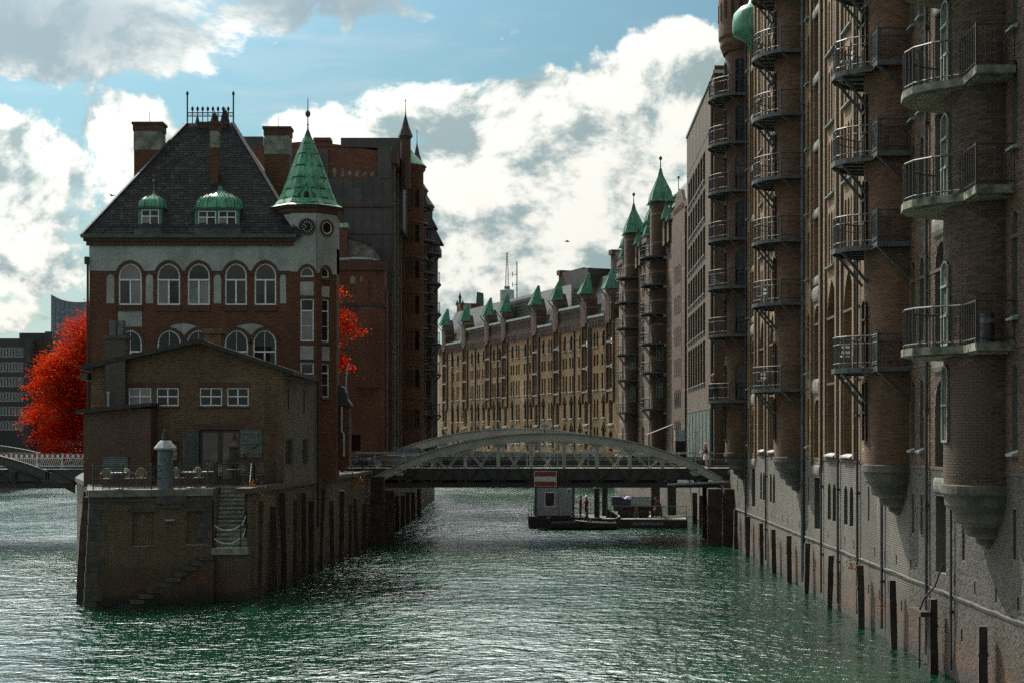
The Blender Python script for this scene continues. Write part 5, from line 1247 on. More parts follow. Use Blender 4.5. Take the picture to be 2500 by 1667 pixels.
dgm = bpy.context.evaluated_depsgraph_get(); lme = bpy.data.meshes.new_from_object(fo_.evaluated_get(dgm)); bpy.data.objects.remove(fo_); fo_ = bpy.data.objects.new('hull_lettering', lme); COL.objects.link(fo_); fo_.parent = PO; fo_.location = (xo(1583), -.006, pz_(1280)); fo_.rotation_euler = (R(90), 0, 0)
def rails(T, x0, x1, y, z, n, hs=(1.0, .55), mat='rail_pale'):
    o = None
    for h in hs:
        q = MB().tube([(x0, y, z + h), (x1, y, z + h)], .026, 5); o2 = obj('guard_rail', q, M[mat], T)
    for k in range(n): obj('rail_post', MB().tube([(0, 0, 0), (0, 0, hs[0])], .024, 5), M[mat], T, (x0 + (x1 - x0) * k / (n - 1), y, z))
rails(PO, xo(1490), xo(1676), .1, pz_(1266), 4, (1.02,)); rails(PO, xo(1408), xo(1480), 5.6, pz_(1264), 6); rails(PO, xo(1291), xo(1303), .2, pz_(1261), 3)
obj('spud_pole', MB().tube([(xo(1459), 1.0, -1), (xo(1459), 1.0, 3.2)], .22, 12), M['hull_black'], PO); obj('spud_cap', MB().lathe([(.26, 3.1), (.26, 3.16), (.1, 3.2)], 12, xo(1459), 1.0), M['lead_shine'], PO)
for p, w in ((1486, .45), (1618, .5), (1656, .7)): obj('bridge_pier', MB().box(xo(p) - w / 2, xo(p) + w / 2, 5.0, 5.6, -.5, 4.2), M['hull_black'], PO)
obj('ramp', MB().plate([(xo(1480), pz_(1264)), (xo(1520), pz_(1266)), (xo(1482), pz_(1240))], .4, .6), M['hull_black'], PO)
CT = thing('site_container', 'grey site cabin with blue corners standing on the pontoon', 'container', (px_(1354), PD + .8, pz_(1262)))
xc_ = lambda p: px_(p) - px_(1354)
zc_ = lambda y: pz_(y) - pz_(1262)
cw = (xc_(1358.5) - xc_(1330) ) ; cwx0, cwx1, ch_ = xc_(1306), xc_(1403), 2.65
m = MB(); wo_ = (xc_(1330), xc_(1356), zc_(1237), zc_(1201), 'rect', .06); facade(m, cwx0, cwx1, 0, ch_, 0, [wo_]); m.poly([(cwx1, 0, 0), (cwx1, 5, 0), (cwx1, 5, ch_), (cwx1, 0, ch_)]); m.poly([(cwx0, 5, 0), (cwx0, 0, 0), (cwx0, 0, ch_), (cwx0, 5, ch_)]); m.poly([(cwx0, 0, ch_), (cwx1, 0, ch_), (cwx1, 5, ch_), (cwx0, 5, ch_)])
obj('body', m, M['cabin_grey'], CT); window(CT, wo_[0], wo_[1], wo_[2], wo_[3], 'rect', .0, 'white_frame', 'shutter_brown', fw=.07)
for a, b in ((cwx0 - .03, cwx0 + .16), (cwx1 - .16, cwx1 + .03)): obj('corner_post', MB().box(a, b, -.03, .12, -.02, ch_ + .02), M['cabin_blue'], CT)
obj('base_rail', MB().box(cwx0, cwx1, -.025, .05, -.02, .10), M['hull_black'], CT); obj('seam', MB().box(xc_(1363.5), xc_(1364.5), -.008, 0, .1, ch_), M['iron_grey'], CT)
obj('notice', MB().box(xc_(1386), xc_(1396), -.02, -.002, zc_(1203), zc_(1189)), M['white_paint'], CT); obj('notice_print', MB().box(xc_(1388), xc_(1394), -.024, -.02, zc_(1201.5), zc_(1196)), M['iron_dark'], CT)
# drilling rig on tracks
RG = thing('drill_rig', 'tracked drilling machine with blue engine cover and pale panels on the pontoon', 'machine', (px_(1545), PD + 2.2, pz_(1266)))
xr = lambda p: px_(p) - px_(1545)
zr = lambda y: pz_(y) - pz_(1266)
obj('engine_cover', MB().plate([(xr(1499), zr(1236)), (xr(1546), zr(1236)), (xr(1546), zr(1221)), (xr(1530), zr(1219)), (xr(1518), zr(1214)), (xr(1499), zr(1214))], 0, 1.6), M['machine_blue'], RG)
ep = obj('machine_panel', MB().box(xr(1547), xr(1594), 0, 1.5, zr(1236), zr(1216)), M['cabin_grey'], RG)
for a in (1547, 1570, 1593): obj('panel_frame', MB().box(xr(a) - .03, xr(a) + .03, -.05, .05, zr(1237), zr(1214)), M['lead_shine'], ep)
obj('panel_frame', MB().box(xr(1547), xr(1594), -.05, .03, zr(1216), zr(1214)), M['lead_shine'], ep)
obj('chassis', MB().box(xr(1505), xr(1596), .1, 1.5, zr(1250), zr(1236)), M['iron_dark'], RG)
for y in (-.25, 1.4):
    tk = MB(); tk.plate([(xr(1522), 0.02), (xr(1586), .02), (xr(1592), .2), (xr(1592), .42), (xr(1586), .58), (xr(1522), .58), (xr(1516), .42), (xr(1516), .2)], y, y + .4); to = obj('track', tk, M['rust'], RG)
    for j in range(5): obj('track_wheel', disc(0, .2, y - .03, y + .02, 14), M['iron_dark'], to, (xr(1528 + j * 13), 0, .3))
obj('drill_mast', MB().box(xr(1597), xr(1605), .3, .8, zr(1266), 3.4), M['iron_dark'], RG); obj('tarpaulin', MB().lathe([(.42, zr(1225)), (.38, zr(1220)), (.2, zr(1215)), (.05, zr(1213))], 9, xr(1540), .5, ex=1.2, ey=.8), M['tarp'], RG)
for a, b in ((1552, 1558), (1563, 1556)): obj('ladder_side', MB().bar((xr(a), -.6, 0), (xr(b), -.4, 1.4), .03, .05), M['lead_shine'], RG)
BO = thing('pontoon_rubble', 'loose boards and a small bucket lying on the pontoon deck', 'boards', (px_(1630), PD + .8, pz_(1266)))
for k in range(4): obj('board', MB().box(-1.6 + k * .35, .9 + k * .4, -.1 + .28 * k, .08 + .28 * k, .0 + .05 * k, .06 + .05 * k), M['wood_pale'], BO)
# two small open boats alongside
def boat(name, label, x, y, L, rz):
    B = thing(name, label, 'boat', (x, y, 0), rz, 'small work boats beside the pontoon'); rows = []; n = 12
    for k in range(n + 1):
        t = k / n; w = .75 * (1 - max(0, (t - .55) / .45) ** 2.2) * (1 if t > .05 else .9); sh = .50 + .18 * t * t
        rows.append([(-L / 2 + L * t, -w, sh), (-L / 2 + L * t, -w * .85, .1), (-L / 2 + L * t, 0, -.1 + .1 * t), (-L / 2 + L * t, w * .85, .1), (-L / 2 + L * t, w, sh), (-L / 2 + L * t, w * .9, sh - .02), (-L / 2 + L * t, w * .75, .15), (-L / 2 + L * t, 0, .06 + .1 * t), (-L / 2 + L * t, -w * .75, .15), (-L / 2 + L * t, -w * .9, sh - .02)])
    m = MB(); m.grid(rows, closed=True); m.poly(rows[0]); m.poly(rows[-1][::-1]); obj('hull', m, M['hull_black'], B)
    for q in (-.25, .15): obj('thwart', MB().box(L * q - .12, L * q + .12, -.62, .62, .36, .4), M['wood_pale'], B)
    obj('gunwale', MB().tube([(r[0][0], r[0][1], r[0][2] + .01) for r in rows], .03, 5), M['iron_grey'], B); obj('gunwale', MB().tube([(r[4][0], r[4][1], r[4][2] + .01) for r in rows], .03, 5), M['iron_grey'], B)
    mo = obj('outboard', MB().lathe([(.16, .45), (.2, .6), (.19, .85), (.1, .95)], 10, -L / 2 - .12, 0).box(-L / 2 - .2, -L / 2 - .06, -.05, .05, -.4, .5), M['iron_dark'], B)
    return B
boat('work_boat', 'small dark work boat under the cabin corner of the pontoon', px_(1392), 122.4, 3.3, R(6)); boat('work_boat', 'small dark work boat beside the spud pole of the pontoon', px_(1452), 122.2, 3.2, R(178))
# ================================================================== tall dark warehouse and its red brick annex on the island
TD = 122.0; TX = -16.0
TWH = thing('zinc_clad_warehouse', 'tall dark warehouse with zinc-clad end wall, red brick attic and corner spirelets', 'building', (TX, TD, 0))
tx_ = lambda p, D=TD: PX(p, D) - TX
tz_ = lambda y, D=TD: PZ(y, D)
rx1 = tx_(957)
nich = [(tx_(a), tx_(b), tz_(434), tz_(t), 'low', .12) for a, b, t in ((811, 821, 407), (830, 840, 407), (848, 858, 414), (866, 876, 414), (884, 894, 416), (903, 914, 416))]
m = MB(); facade(m, tx_(560), rx1, 4.8, tz_(432), 0, []); obj('wall', m, M['brick_red'], TWH)
m = MB(); facade(m, tx_(600), tx_(922), tz_(432), tz_(362), 0, [o for o in nich])
for a, b, c, d, k, dp in nich: m.poly([(a, dp, c), (b, dp, c), (b, dp, d), (a, dp, d)])
cur = [(tx_(p), tz_(y)) for p, y in ((922, 362), (922, 368), (880, 363), (830, 354), (780, 348), (730, 347), (700, 350), (660, 356), (600, 362))]
m.plate(cur[::-1] if False else cur, .0, .4); obj('attic_wall', m, M['brick_red'], TWH)
for a, b, c, d, k, dp in nich: obj('niche', MB().plate(outline(a, b, c, d, k), .09, .12), M['plaster_old'], TWH)
for i in range(9):
    x0 = tx_(742 + 23.9 * i); x1 = tx_(742 + 23.9 * (i + 1))
    for j, (y0, y1) in enumerate(((505, 436), (572, 509), (640, 575), (722, 643))):
        obj('zinc_panel', MB().box(x0 + .012, x1 - .012, -.06, -.001, tz_(y0), tz_(y1)), M['zinc'], TWH); obj('standing_seam', MB().box(x1 - .025, x1 + .025, -.10, -.062, tz_(y0), tz_(y1)), M['zinc'], TWH)
obj('string_course', MB().box(tx_(742), tx_(956), -.16, 0, tz_(507), tz_(503.5)), M['brick_dark'], TWH)
for a, b, t in ((778, 802, 366), (922, 956, 360)): obj('zinc_pier', MB().box(tx_(a), tx_(b), -.14, .3, tz_(436), tz_(t)), M['zinc'], TWH)
obj('chimney', MB().box(tx_(766), tx_(804), .3, 1.6, 28, tz_(337)).box(tx_(764), tx_(806), .2, 1.7, tz_(343), tz_(335)), M['brick_red'], TWH)
obj('roof_block', MB().box(tx_(832, 126), tx_(984, 126), 4, 20, 24, tz_(337, 126)), M['zinc'], TWH); obj('roof_block', MB().box(tx_(590, 126), tx_(642, 126), 4, 14, 24, tz_(334, 126)), M['zinc'], TWH)
# canal front, seen at a glancing angle
MT = Matrix.Translation((rx1, 0, 0)) @ Matrix.Rotation(R(89.5), 4, 'Z'); CL = 64.0
cops = []
for k in range(20):
    x = 1.2 + 3.1 * k
    for z0, z1 in ((5.6, 9.6), (10.6, 13.4), (14.4, 16.8), (17.6, 20.0), (20.8, 23.2), (24.2, 27.0)): cops.append((x, x + 1.1, z0, z1, 'round' if z0 < 10 else 'seg', .35))
m = MB(); facade(m, 0, CL, 4.8, 29.4, 0, cops); m.move(MT); obj('wall', m, M['brick_dark'], TWH)
for a, b, c, d, k, dp in cops[:72]: window(TWH, a, b, c, d, k, 0, 'dark_frame', 'glass', fw=.06, split=False, loc=MT @ Vector(((a + b) / 2, .25, c)), rz=R(89.5))
for k in range(20): part_copy('pilaster', ('wpil',), lambda: MB().box(-.2, .2, -.22, 0, 4.9, 29.2), M['brick_side'] if k < 5 else M['brick_dark'], TWH, MT @ Vector((.5 + 3.1 * k, 0, 0)), R(89.5))
obj('cornice', MB().box(-.2, CL, -.45, .1, 28.6, 29.5).move(MT), M['brick_dark'], TWH); obj('roof', MB().plate([(.3, 29.5), (14, 29.5), (10, 31.2), (4, 31.2)], 6, CL).move(Matrix.Translation((rx1, 0, 0)) @ Matrix.Scale(-1, 4, (1, 0, 0))), M['zinc'], TWH)
for i, xq in enumerate((11.0, 24.0, 34.0)):
    tm = MB(); tm.lathe([(.05, 4.7), (.5, 5.3), (.95, 6.2), (1, 6.4), (1, 29.8), (1.1, 30.0), (1.1, 30.3)], 14, 0, 0, math.pi, 2 * math.pi, ex=1.9, ey=1.75 if i == 0 else 1.15); to = obj('turret', tm, M['brick_red'] if i == 0 else M['brick_dark'], TWH, MT @ Vector((xq, 0, 0)), R(89.5), smooth=True)
    rf_ = MB(); rf_.lathe([(1.2, 30.25), (.6, 31.3), (.06, 32.6), (.04, 33.3)], 8, 0, 0, math.pi, 2 * math.pi, ex=1.8, ey=1.7 if i == 0 else 1.15); obj('turret_roof', rf_, M['copper_far'] if i == 0 else M['slate'], to)
    for z in (8.0, 11.4, 14.6, 17.6, 20.6, 23.6, 26.6):
        for q in (-1.15, -.75): turret_window(to, 0, q, z, .5, 1.6, frame='dark_frame', a=1.9, b=1.75 if i == 0 else 1.15, split=False)
    for z in (6.6, 10.4, 13.2, 16.3, 19.3, 22.3, 25.3, 28.4): obj('string_course', MB().lathe([(1.0, z), (1.035, z + .03), (1.035, z + .16), (1.0, z + .2)], 14, 0, 0, math.pi, 2 * math.pi, ex=1.9, ey=1.75 if i == 0 else 1.15), M['brick_dark'], to)
    if i:
        for z in (9.5, 13.6, 16.6, 19.6, 22.6, 25.6): balcony(to, 0, z, rb=1.95, cut=1.7, step=.4, rails=(1.05, .2), struts=True, rt=1.1)
    else:
        for z in (9.5, 13.6, 16.6, 19.6, 22.6, 25.6): balcony(to, .8, z, rb=2.05, cut=1.8, step=.45, rails=(1.05, .2), struts=False, rt=1.7)
for xq, hh in ((17.5, 27.6), (29.0, 27.4), (40.0, 27.2)):
    h = MB(); h.lathe([(1.0, hh), (.55, hh + 1.2), (.04, hh + 2.6), (.03, hh + 3.2)], 4, 0, -.6, R(45), R(405), ex=1.7, ey=1.9); obj('hoist_roof', h, M['slate'], TWH, MT @ Vector((xq, 0, 0)), R(89.5)); obj('hoist_gable', MB().box(-.8, .8, -.5, .4, hh - 2.5, hh + .1), M['brick_dark'], TWH, MT @ Vector((xq, 0, 0)), R(89.5))
for D_, p, r, zb_, za in ((124.5, 990, .42, 27.0, 31.0), (138, 1018, .36, 28, 31.2)):
    sx = tx_(p, D_); sl_ = MB().lathe([(r, zb_), (r, za), (r * 1.2, za + .05), (r * 1.2, za + .2)], 8, sx, D_ - TD); so = obj('spirelet', sl_, M['brick_dark'], TWH); obj('spirelet_roof', MB().lathe([(r * 1.45, za + .2), (r * .7, za + 1.0), (.06, za + 1.9), (.03, za + 2.2), (.02, za + 3.0), (.06, za + 3.05), (.01, za + 3.2)], 8, sx, D_ - TD), M['slate'], so)
# annex
AD = 118.4; AX = -12.0
AN = thing('brick_annex', 'lower red brick annex with rounded corner oriel between the spire house and zinc-clad warehouse', 'building', (AX, AD, 0))
ax_ = lambda p: PX(p, AD) - AX
az_ = lambda y: PZ(y, AD)
aops = [(ax_(852), ax_(869), az_(694), az_(672), 'rect', .1), (ax_(876), ax_(886), az_(692), az_(672), 'rect', .1), (ax_(899), ax_(906), az_(722), az_(686), 'seg', .12), (ax_(898), ax_(907), az_(824), az_(783), 'rect', .2), (ax_(898), ax_(907), az_(922), az_(880), 'rect', .2), (ax_(857), ax_(881), az_(1100), az_(1060), 'rect', .2), (ax_(828), ax_(838), az_(905), az_(865), 'rect', .2)]
m = MB(); facade(m, ax_(700), ax_(905), 4.8, az_(640), 0, [o for o in aops if o[0] < ax_(897)])
cr_ = 1.0; ccx = ax_(905); n = 6
m.lathe([(cr_, 4.8), (cr_, az_(640))], n, ccx, cr_, -math.pi / 2, 0); m.poly([(ccx + cr_, cr_, 4.8), (ccx + cr_, 4.2, 4.8), (ccx + cr_, 4.2, az_(640)), (ccx + cr_, cr_, az_(640))]); obj('wall', m, M['brick_red'], AN)
for o in aops: window(AN, o[0], o[1], o[2], o[3], 'rect', .04 if o[0] < ax_(897) else -.03, 'dark_frame', 'pale_blind' if o[3] > az_(690) else 'glass', fw=.04, split=False)
obj('cornice', MB().box(ax_(700), ccx, -.18, 0.3, az_(660), az_(636)).lathe([(cr_ + .18, az_(660)), (cr_ + .18, az_(636)), (.1, az_(636))], 8, ccx, cr_, -math.pi / 2, 0), M['brick_trim'], AN)
obj('string_course', MB().box(ax_(700), ccx, -.1, .1, az_(748), az_(741)).lathe([(cr_ + .1, az_(748)), (cr_ + .1, az_(741)), (cr_, az_(741))], 8, ccx, cr_, -math.pi / 2, 0), M['slate'], AN)
obj('oriel', MB().lathe([(.1, az_(1000)), (.75, az_(970)), (1.0, az_(946)), (1.12, az_(945)), (1.12, az_(941)), (1.0, az_(940)), (1.0, az_(755)), (.9, az_(750))], 12, ccx - .25, .75, -math.pi, .3), M['brick_red'], AN)
obj('roof', MB().box(ax_(700), ccx, .3, 4, az_(640), az_(628)).lathe([(1.6, az_(634)), (1.2, az_(627)), (.4, az_(624)), (.02, az_(623))], 12, ccx - .9, 1.4), M['lead_shine'], AN)
obj('stack', MB().box(ax_(822), ax_(844), 1.0, 2.2, az_(640), az_(552)), M['brick_red'], AN); obj('stack_cap', MB().box(ax_(820), ax_(845), .9, 2.3, az_(552), az_(541)), M['copper_pale'], AN)
obj('lean_roof', MB().plate([(ax_(844), az_(636)), (ax_(930), az_(636)), (ax_(900), az_(590)), (ax_(844), az_(575))], 1.5, 3.4), M['plaster_old'], AN)
obj('slate_verge', MB().bar((ax_(842), 1.35, az_(573)), (ax_(905), 1.35, az_(592)), .3, .1).bar((ax_(905), 1.35, az_(592)), (ax_(962), 1.35, az_(662)), .3, .1), M['slate'], AN)
for k in range(8): obj('pilaster', MB().box(-.1, .1, -.1, 0, 5, az_(700)), M['brick_side'] if k % 2 else M['brick_dark'], AN, (ccx + cr_, 1.1 + .42 * k, 0), R(90))
# ================================================================== brick office block beyond the bridge on the right
OF = thing('brick_office', 'plain sand-brown brick office with bands of narrow windows on the right bank', 'building', (wallX(143), 143, 0), ang)
ox = lambda D: (143 - D) * 1.0005
oops = []
for zt, zb_ in ((30.2, 27.9), (27.2, 24.9), (24.2, 21.9), (21.1, 18.8), (18.05, 15.75), (15.0, 11.65)):
    for k in range(7):
        a = ox(141.6) + k * 2.45; oops.append((a, a + 1.95, zb_, zt, 'rect', .35))
m = MB(); facade(m, 0, 25.6, 9.4, 31.0, 0, oops); m.poly([(25.6, 0, 5), (25.6, 12, 5), (25.6, 12, 35.2), (25.6, 0, 35.2)]); m.poly([(0, 0, 5), (0, 0, 31), (0, 12, 31), (0, 12, 5)][::-1]); obj('wall', m, M['brick_office'], OF)
for a, b, c, d, k, dp in oops: window(OF, a, b, c, d, 'rect', .22, 'dark_frame', 'glass', cols=3, fw=.07, split=False); sill(OF, a - .02, b + .02, c - .1, out=.14, h=.12, mat='lead_shine')
m = MB(); m.box(0, 25.6, -.02, 12, 31.0, 34.6); obj('attic', m, M['office_attic'], OF)
for k in range(1, 8): obj('attic_joint', MB().box(-.02, .02, -.03, -.021, 31.05, 34.5), M['felt'], OF, (k * 3.3, 0, 0))
obj('parapet', MB().box(-.1, 25.7, -.12, 12.1, 34.6, 34.85), M['lead_shine'], OF); obj('corner_pipe', MB().tube([(25.3, -.15, 5), (25.3, -.15, 33)], .12, 8), M['iron_dark'], OF)
for k in range(8):
    a = .2 + 3.15 * k; gp = obj('glass_panel', MB().box(a + .04, a + 3.1, .0, .1, 5.0, 9.35), M['cladding'], OF); obj('mullion', MB().box(a - .03, a + .03, -.06, .1, 5.0, 9.38), M['lead_shine'], OF)
obj('gate', MB().box(25.62, 25.7, .6, 8, 5, 9.6), M['void'], OF)
# ================================================================== spired brick warehouse further along
sA, sB = (16.75, 146.0), (13.75, 200.0)
srz = math.atan2(sA[1] - sB[1], sA[0] - sB[0])
SPW = thing('spired_warehouse', 'brown banded brick warehouse with green copper spires on its balconied turrets', 'building', (sB[0], sB[1], 0), srz)
SL = math.hypot(sA[0] - sB[0], sA[1] - sB[1]); sx_ = lambda D: SL * (200 - D) / 54.0
sops = []
for xq in (3.0, 7.2, 21.5, 26.5, 31.0, 46.0, 50.5):
    for z0, z1 in ((5.6, 8.6), (10.6, 13.2), (14.6, 16.8), (17.6, 19.8), (20.6, 22.8), (23.6, 25.8)):
        for dx in (0, 1.0): sops.append((xq + dx, xq + dx + .7, z0, z1, 'point' if z0 < 14 else 'round', .25))
m = MB(); facade(m, 0, SL, 4.8, 29.5, 0, sops); obj('wall', m, M['brick_spired'], SPW); obj('end_wall', MB().poly([(SL, 0, 4.8), (SL, 12, 4.8), (SL, 12, 29.6), (SL, 0, 29.6)]) or MB().box(SL - .1, SL, 0, 12, 4.8, 29.6), M['brick_brown'], SPW)
for a, b, c, d, k, dp in sops: window(SPW, a, b, c, d, k, .16, 'dark_frame', 'glass', fw=.06, split=False, trans=((d - c) * .5,)); sill(SPW, a - .05, b + .05, c - .1, out=.12, h=.1, mat='stone_pale')
obj('cornice', MB().box(-.1, SL, -.3, .1, 29.0, 29.6), M['brick_dark'], SPW)
rf = MB(); rf.plate([(-.0, 29.6), (12, 29.6), (9, 34.6), (3.2, 34.6)], 0, SL - .4); rf.v = [(y, x, z) for x, y, z in rf.v]; rf.f = [f[::-1] for f in rf.f]; obj('roof', rf, M['slate'], SPW)
for a, b in ((SL - 9.0, SL - 1.2), (SL - 26, SL - 24.5)): obj('end_gable', MB().box(a, b, -.35, .0, 4.8, 28.5 if b > SL - 3 else 30), M['brick_brown'], SPW)
ba = MB(); ba.plate(outline(SL - 7.6, SL - 3.0, 11.5, 27.6, 'round'), -.37, -.352); obj('blind_arch', ba, M['brick_dark'], SPW)
obj('ridge_gable', MB().plate([(SL - 9, 28.5), (SL - 1.2, 28.5), (SL - 3.6, 31.0), (SL - 6.6, 31.0)], -.3, 0), M['brick_brown'], SPW)
for z in (7.2, 10.2, 13.2, 16.2, 19.2, 22.2):
    for dx in (-6.6, -5.3, -4.0): window(SPW, SL + dx - .4, SL + dx + .4, z, z + 1.7, 'seg', -.40, 'dark_frame', 'glass', fw=.06, split=False)
def square_spire(par, xq, yq, z0, hw, h, ball, mat='copper_far', hd=None):
    hd = hd or hw; s = MB(); rows = []
    for r, z in ((1.14, 0), (1.0, .12), (.80, .9 * h / 3), (.5, 1.6 * h / 3), (.2, 2.35 * h / 3), (.06, h)): rows.append([(xq + sx * hw * r, yq + sy * hd * r, z0 + z) for sx, sy in ((-1, -1), (1, -1), (1, 1), (-1, 1))])
    s.grid(rows, closed=True); s.poly(rows[0][::-1]); o = obj('spire', s, M[mat], par)
    for sx, sy in ((-1, -1), (1, -1), (1, 1), (-1, 1), (0, -1), (1, 0), (-1, 0)): obj('seam', MB().tube([(xq + sx * hw * r * 1.01, yq + sy * hd * r * 1.01, z0 + z) for r, z in ((1.14, 0), (1.0, .12), (.80, .9 * h / 3), (.5, 1.6 * h / 3), (.2, 2.35 * h / 3), (.06, h))], .035, 4), M['copper_seam'], o)
    if ball: obj('finial', MB().lathe([(.07, z0 + h - .1), (.04, z0 + h + .8), (.05, z0 + h + .85), (.17, z0 + h + 1.0), (.17, z0 + h + 1.2), (.02, z0 + h + 1.35)], 8, xq, yq), M['copper_seam'], o)
    return o
for D_, zr, hh in ((163, 31.7, 3.6), (184, 31.2, 3.6)):
    xq = sx_(D_); t = turret(SPW, xq, 6.2, zr + .1, brick='brick_spired', a=1.7, b=1.35)
    square_spire(SPW, xq, -.25, zr, 1.6, hh, True, hd=1.12)
    for z in (10.4, 14.2, 17.2, 20.3, 23.3, 26.2): balcony(SPW, xq, z - .2, rb=2.4, cut=2.0, step=.45, rails=(1.05, .7, .16), rt=1.3)
    for dx, zz, h2, w in ((-4.2, 30.2, 3.0, 1.5), (3.6, 29.5, 1.9, .7), (-7.6, 29.2, 2.6, 1.1), (6.4, 29.0, 1.6, .6)): square_spire(SPW, xq + dx, -.2, zz, w, h2, False, hd=w * .7); obj('hoist_gable', MB().box(xq + dx - w * .85, xq + dx + w * .85, -.5, .5, 26.8, zz + .05), M['brick_spired'], SPW)
    lt = MB().lathe([(.9, 30), (.9, 32.6), (1.1, 32.8), (.9, 33.1), (.2, 33.6), (.05, 33.8), (.04, 34.8), (.14, 34.9), (.14, 35.1), (.02, 35.2)], 10, xq - 3.4, 2.2); obj('lantern', lt, M['copper_far'], SPW)
    for z in (11.4, 15.2): turret_window(t, xq, 1.15, z, .7, 1.9, frame='green_frame', glass='pale_glass', trans=(1.0,), cols=2, a=1.7, b=1.35)
for xq in (13.5, 38.5): obj('hatch_recess', MB().box(xq - .8, xq + .8, -.06, .0, 8, 28), M['brick_dark'], SPW); [sill(SPW, xq - .85, xq + .85, z, out=.22, h=.3, mat='stone_pale') for z in (9.6, 13.6, 16.6, 19.6, 22.6, 25.6)]
# ================================================================== long yellow-brick warehouse closing the canal
yA, yB = (-14.6, 310.0), (15.0, 229.0); yrz = math.atan2(yB[1] - yA[1], yB[0] - yA[0]); YL = math.hypot(yB[0] - yA[0], yB[1] - yA[1])
YW = thing('yellow_warehouse', 'long yellow brick warehouse with banded front and row of green-capped hoist gables', 'building', (yA[0], yA[1], 0), yrz)
def y_at(px):          # distance along the front of the point seen at a given column
    t = (px - 1250) / F; return (t * yA[1] - yA[0]) / ((yB[0] - yA[0]) - t * (yB[1] - yA[1])) * YL
HB = [y_at(p) for p in (1088, 1137, 1193, 1234, 1309, 1361, 1431, 1491)]
WB = [y_at(p) for p in (1082, 1105, 1118, 1130, 1152, 1168, 1181, 1206, 1220, 1251, 1264, 1283, 1297, 1327, 1343, 1379, 1395, 1417, 1455, 1474)]
RW = [(21.0, 23.3, 'point'), (18.1, 19.8, 'rect'), (14.5, 17.0, 'rect'), (10.3, 13.2, 'point'), (6.3, 9.0, 'point')]
yo = []; dbl = {3, 10, 14, 18}
for i, xq in enumerate(WB):
    for z0, z1, k in RW:
        if i in dbl or (z0 > 14 and z0 < 21):
            for dx in (-.55, .55): yo.append((xq + dx - .36, xq + dx + .36, z0, z1, k, .25))
        else: yo.append((xq - .62, xq + .62, z0, z1, k, .25))
hx_ = []
for xq in HB:
    hx_.append((xq - .95, xq + .95, 14.2, 25.2, 'rect', .45)); hx_.append((xq - .75, xq + .75, 9.4, 12.9, 'round', .45)); hx_.append((xq - .75, xq + .75, 5.2, 8.3, 'round', .45))
m = MB(); facade(m, -.3, YL + 9, 4.8, 24.6, 0, [o for o in yo] + [(a, b, c, min(d, 24.6), k, e) for a, b, c, d, k, e in hx_]); m.poly([(-.3, 0, 4.8), (-.3, 0, 24.6), (-.3, 14, 24.6), (-.3, 14, 4.8)]); obj('wall', m, M['brick_yellow'], YW)
for a, b, c, d, k, dp in yo:
    window(YW, a, b, c, d, k, .16, 'dark_frame', 'glass', fw=.07, split=False)
    if c not in (18.1,): sill(YW, a - .1, b + .1, c - .18, out=.25, h=.18, mat='stone_pale')
for a, b, c, d, k, dp in yo:
    if k == 'point' and b - a > 1 and c < 20: obj('hood_mould', MB().bar((a - .15, -.06, d - .75), ((a + b) / 2, -.06, d + .55), .14, .16, up=(0, 1, 0)).bar((b + .15, -.06, d - .75), ((a + b) / 2, -.06, d + .55), .14, .16, up=(0, 1, 0)), M['brick_dark'], YW)
for xq in HB:
    for z0, z1 in ((22.0, 24.5), (18.2, 21.2), (14.6, 17.6), (9.4, 12.9), (5.2, 8.3)): part_copy('hatch_door', ('ydoor', round(z1 - z0, 2)), lambda: hdoor(1.8 if z0 > 14 else 1.5, z1 - z0), M['door_wood'], YW, (xq, .35, z0))
    for z in (21.3, 17.7, 14.1, 9.0): sill(YW, xq - 1.0, xq + 1.0, z, out=.3, h=.3, mat='stone_pale', name='hatch_sill')
    for s in (-1, 1): obj('pilaster', MB().box(-.22, .22, -.3, .0, 13.6, 26), M['brick_spired'], YW, (xq + s * 1.25, 0, 0)); obj('pier_foot', MB().plate([(-.22, 13.6), (.22, 13.6), (.22, 12.9), (0, 12.4), (-.22, 12.9)][::-1], -.3, 0), M['brick_spired'], YW, (xq + s * 1.25, 0, 0))
    g = MB(); ol = [(xq - 1.15, 24.6), (xq + 1.15, 24.6), (xq + 1.15, 28.4), (xq, 30.3), (xq - 1.15, 28.4)]; g.plate(ol, -.45, 1.4); go = obj('hoist_gable', g, M['brick_spired'], YW)
    obj('gable_recess', MB().plate(outline(xq - .6, xq + .6, 24.2, 28.6, 'point'), -.47, -.455), M['brick_dark'], go)
    cpz = 29.2; c_ = MB(); A_ = [(xq - .8, -1.3, cpz), (xq + .8, -1.3, cpz), (xq + .8, .8, cpz), (xq - .8, .8, cpz)]; T_ = [(xq - .06, .3, cpz + 3.3), (xq + .06, .3, cpz + 3.3), (xq + .06, .6, cpz + 3.3), (xq - .06, .6, cpz + 3.3)]
    c_.grid([A_, T_], closed=True); c_.poly(A_[::-1]); c_.poly(T_); cpo = obj('copper_cap', c_, M['copper_far'], YW)
    for f in (0, .33, .67, 1): obj('seam', MB().bar(Vector(A_[0]).lerp(Vector(A_[1]), f), Vector(T_[0]).lerp(Vector(T_[1]), f), .06, .06), M['copper_seam'], cpo)
    [obj('hoist_bracket', MB().bar((xq + q, -.4, cpz - 1.2), (xq + q, -1.4, cpz), .12), M['wood_old'], cpo) for q in (-.8, .8)]
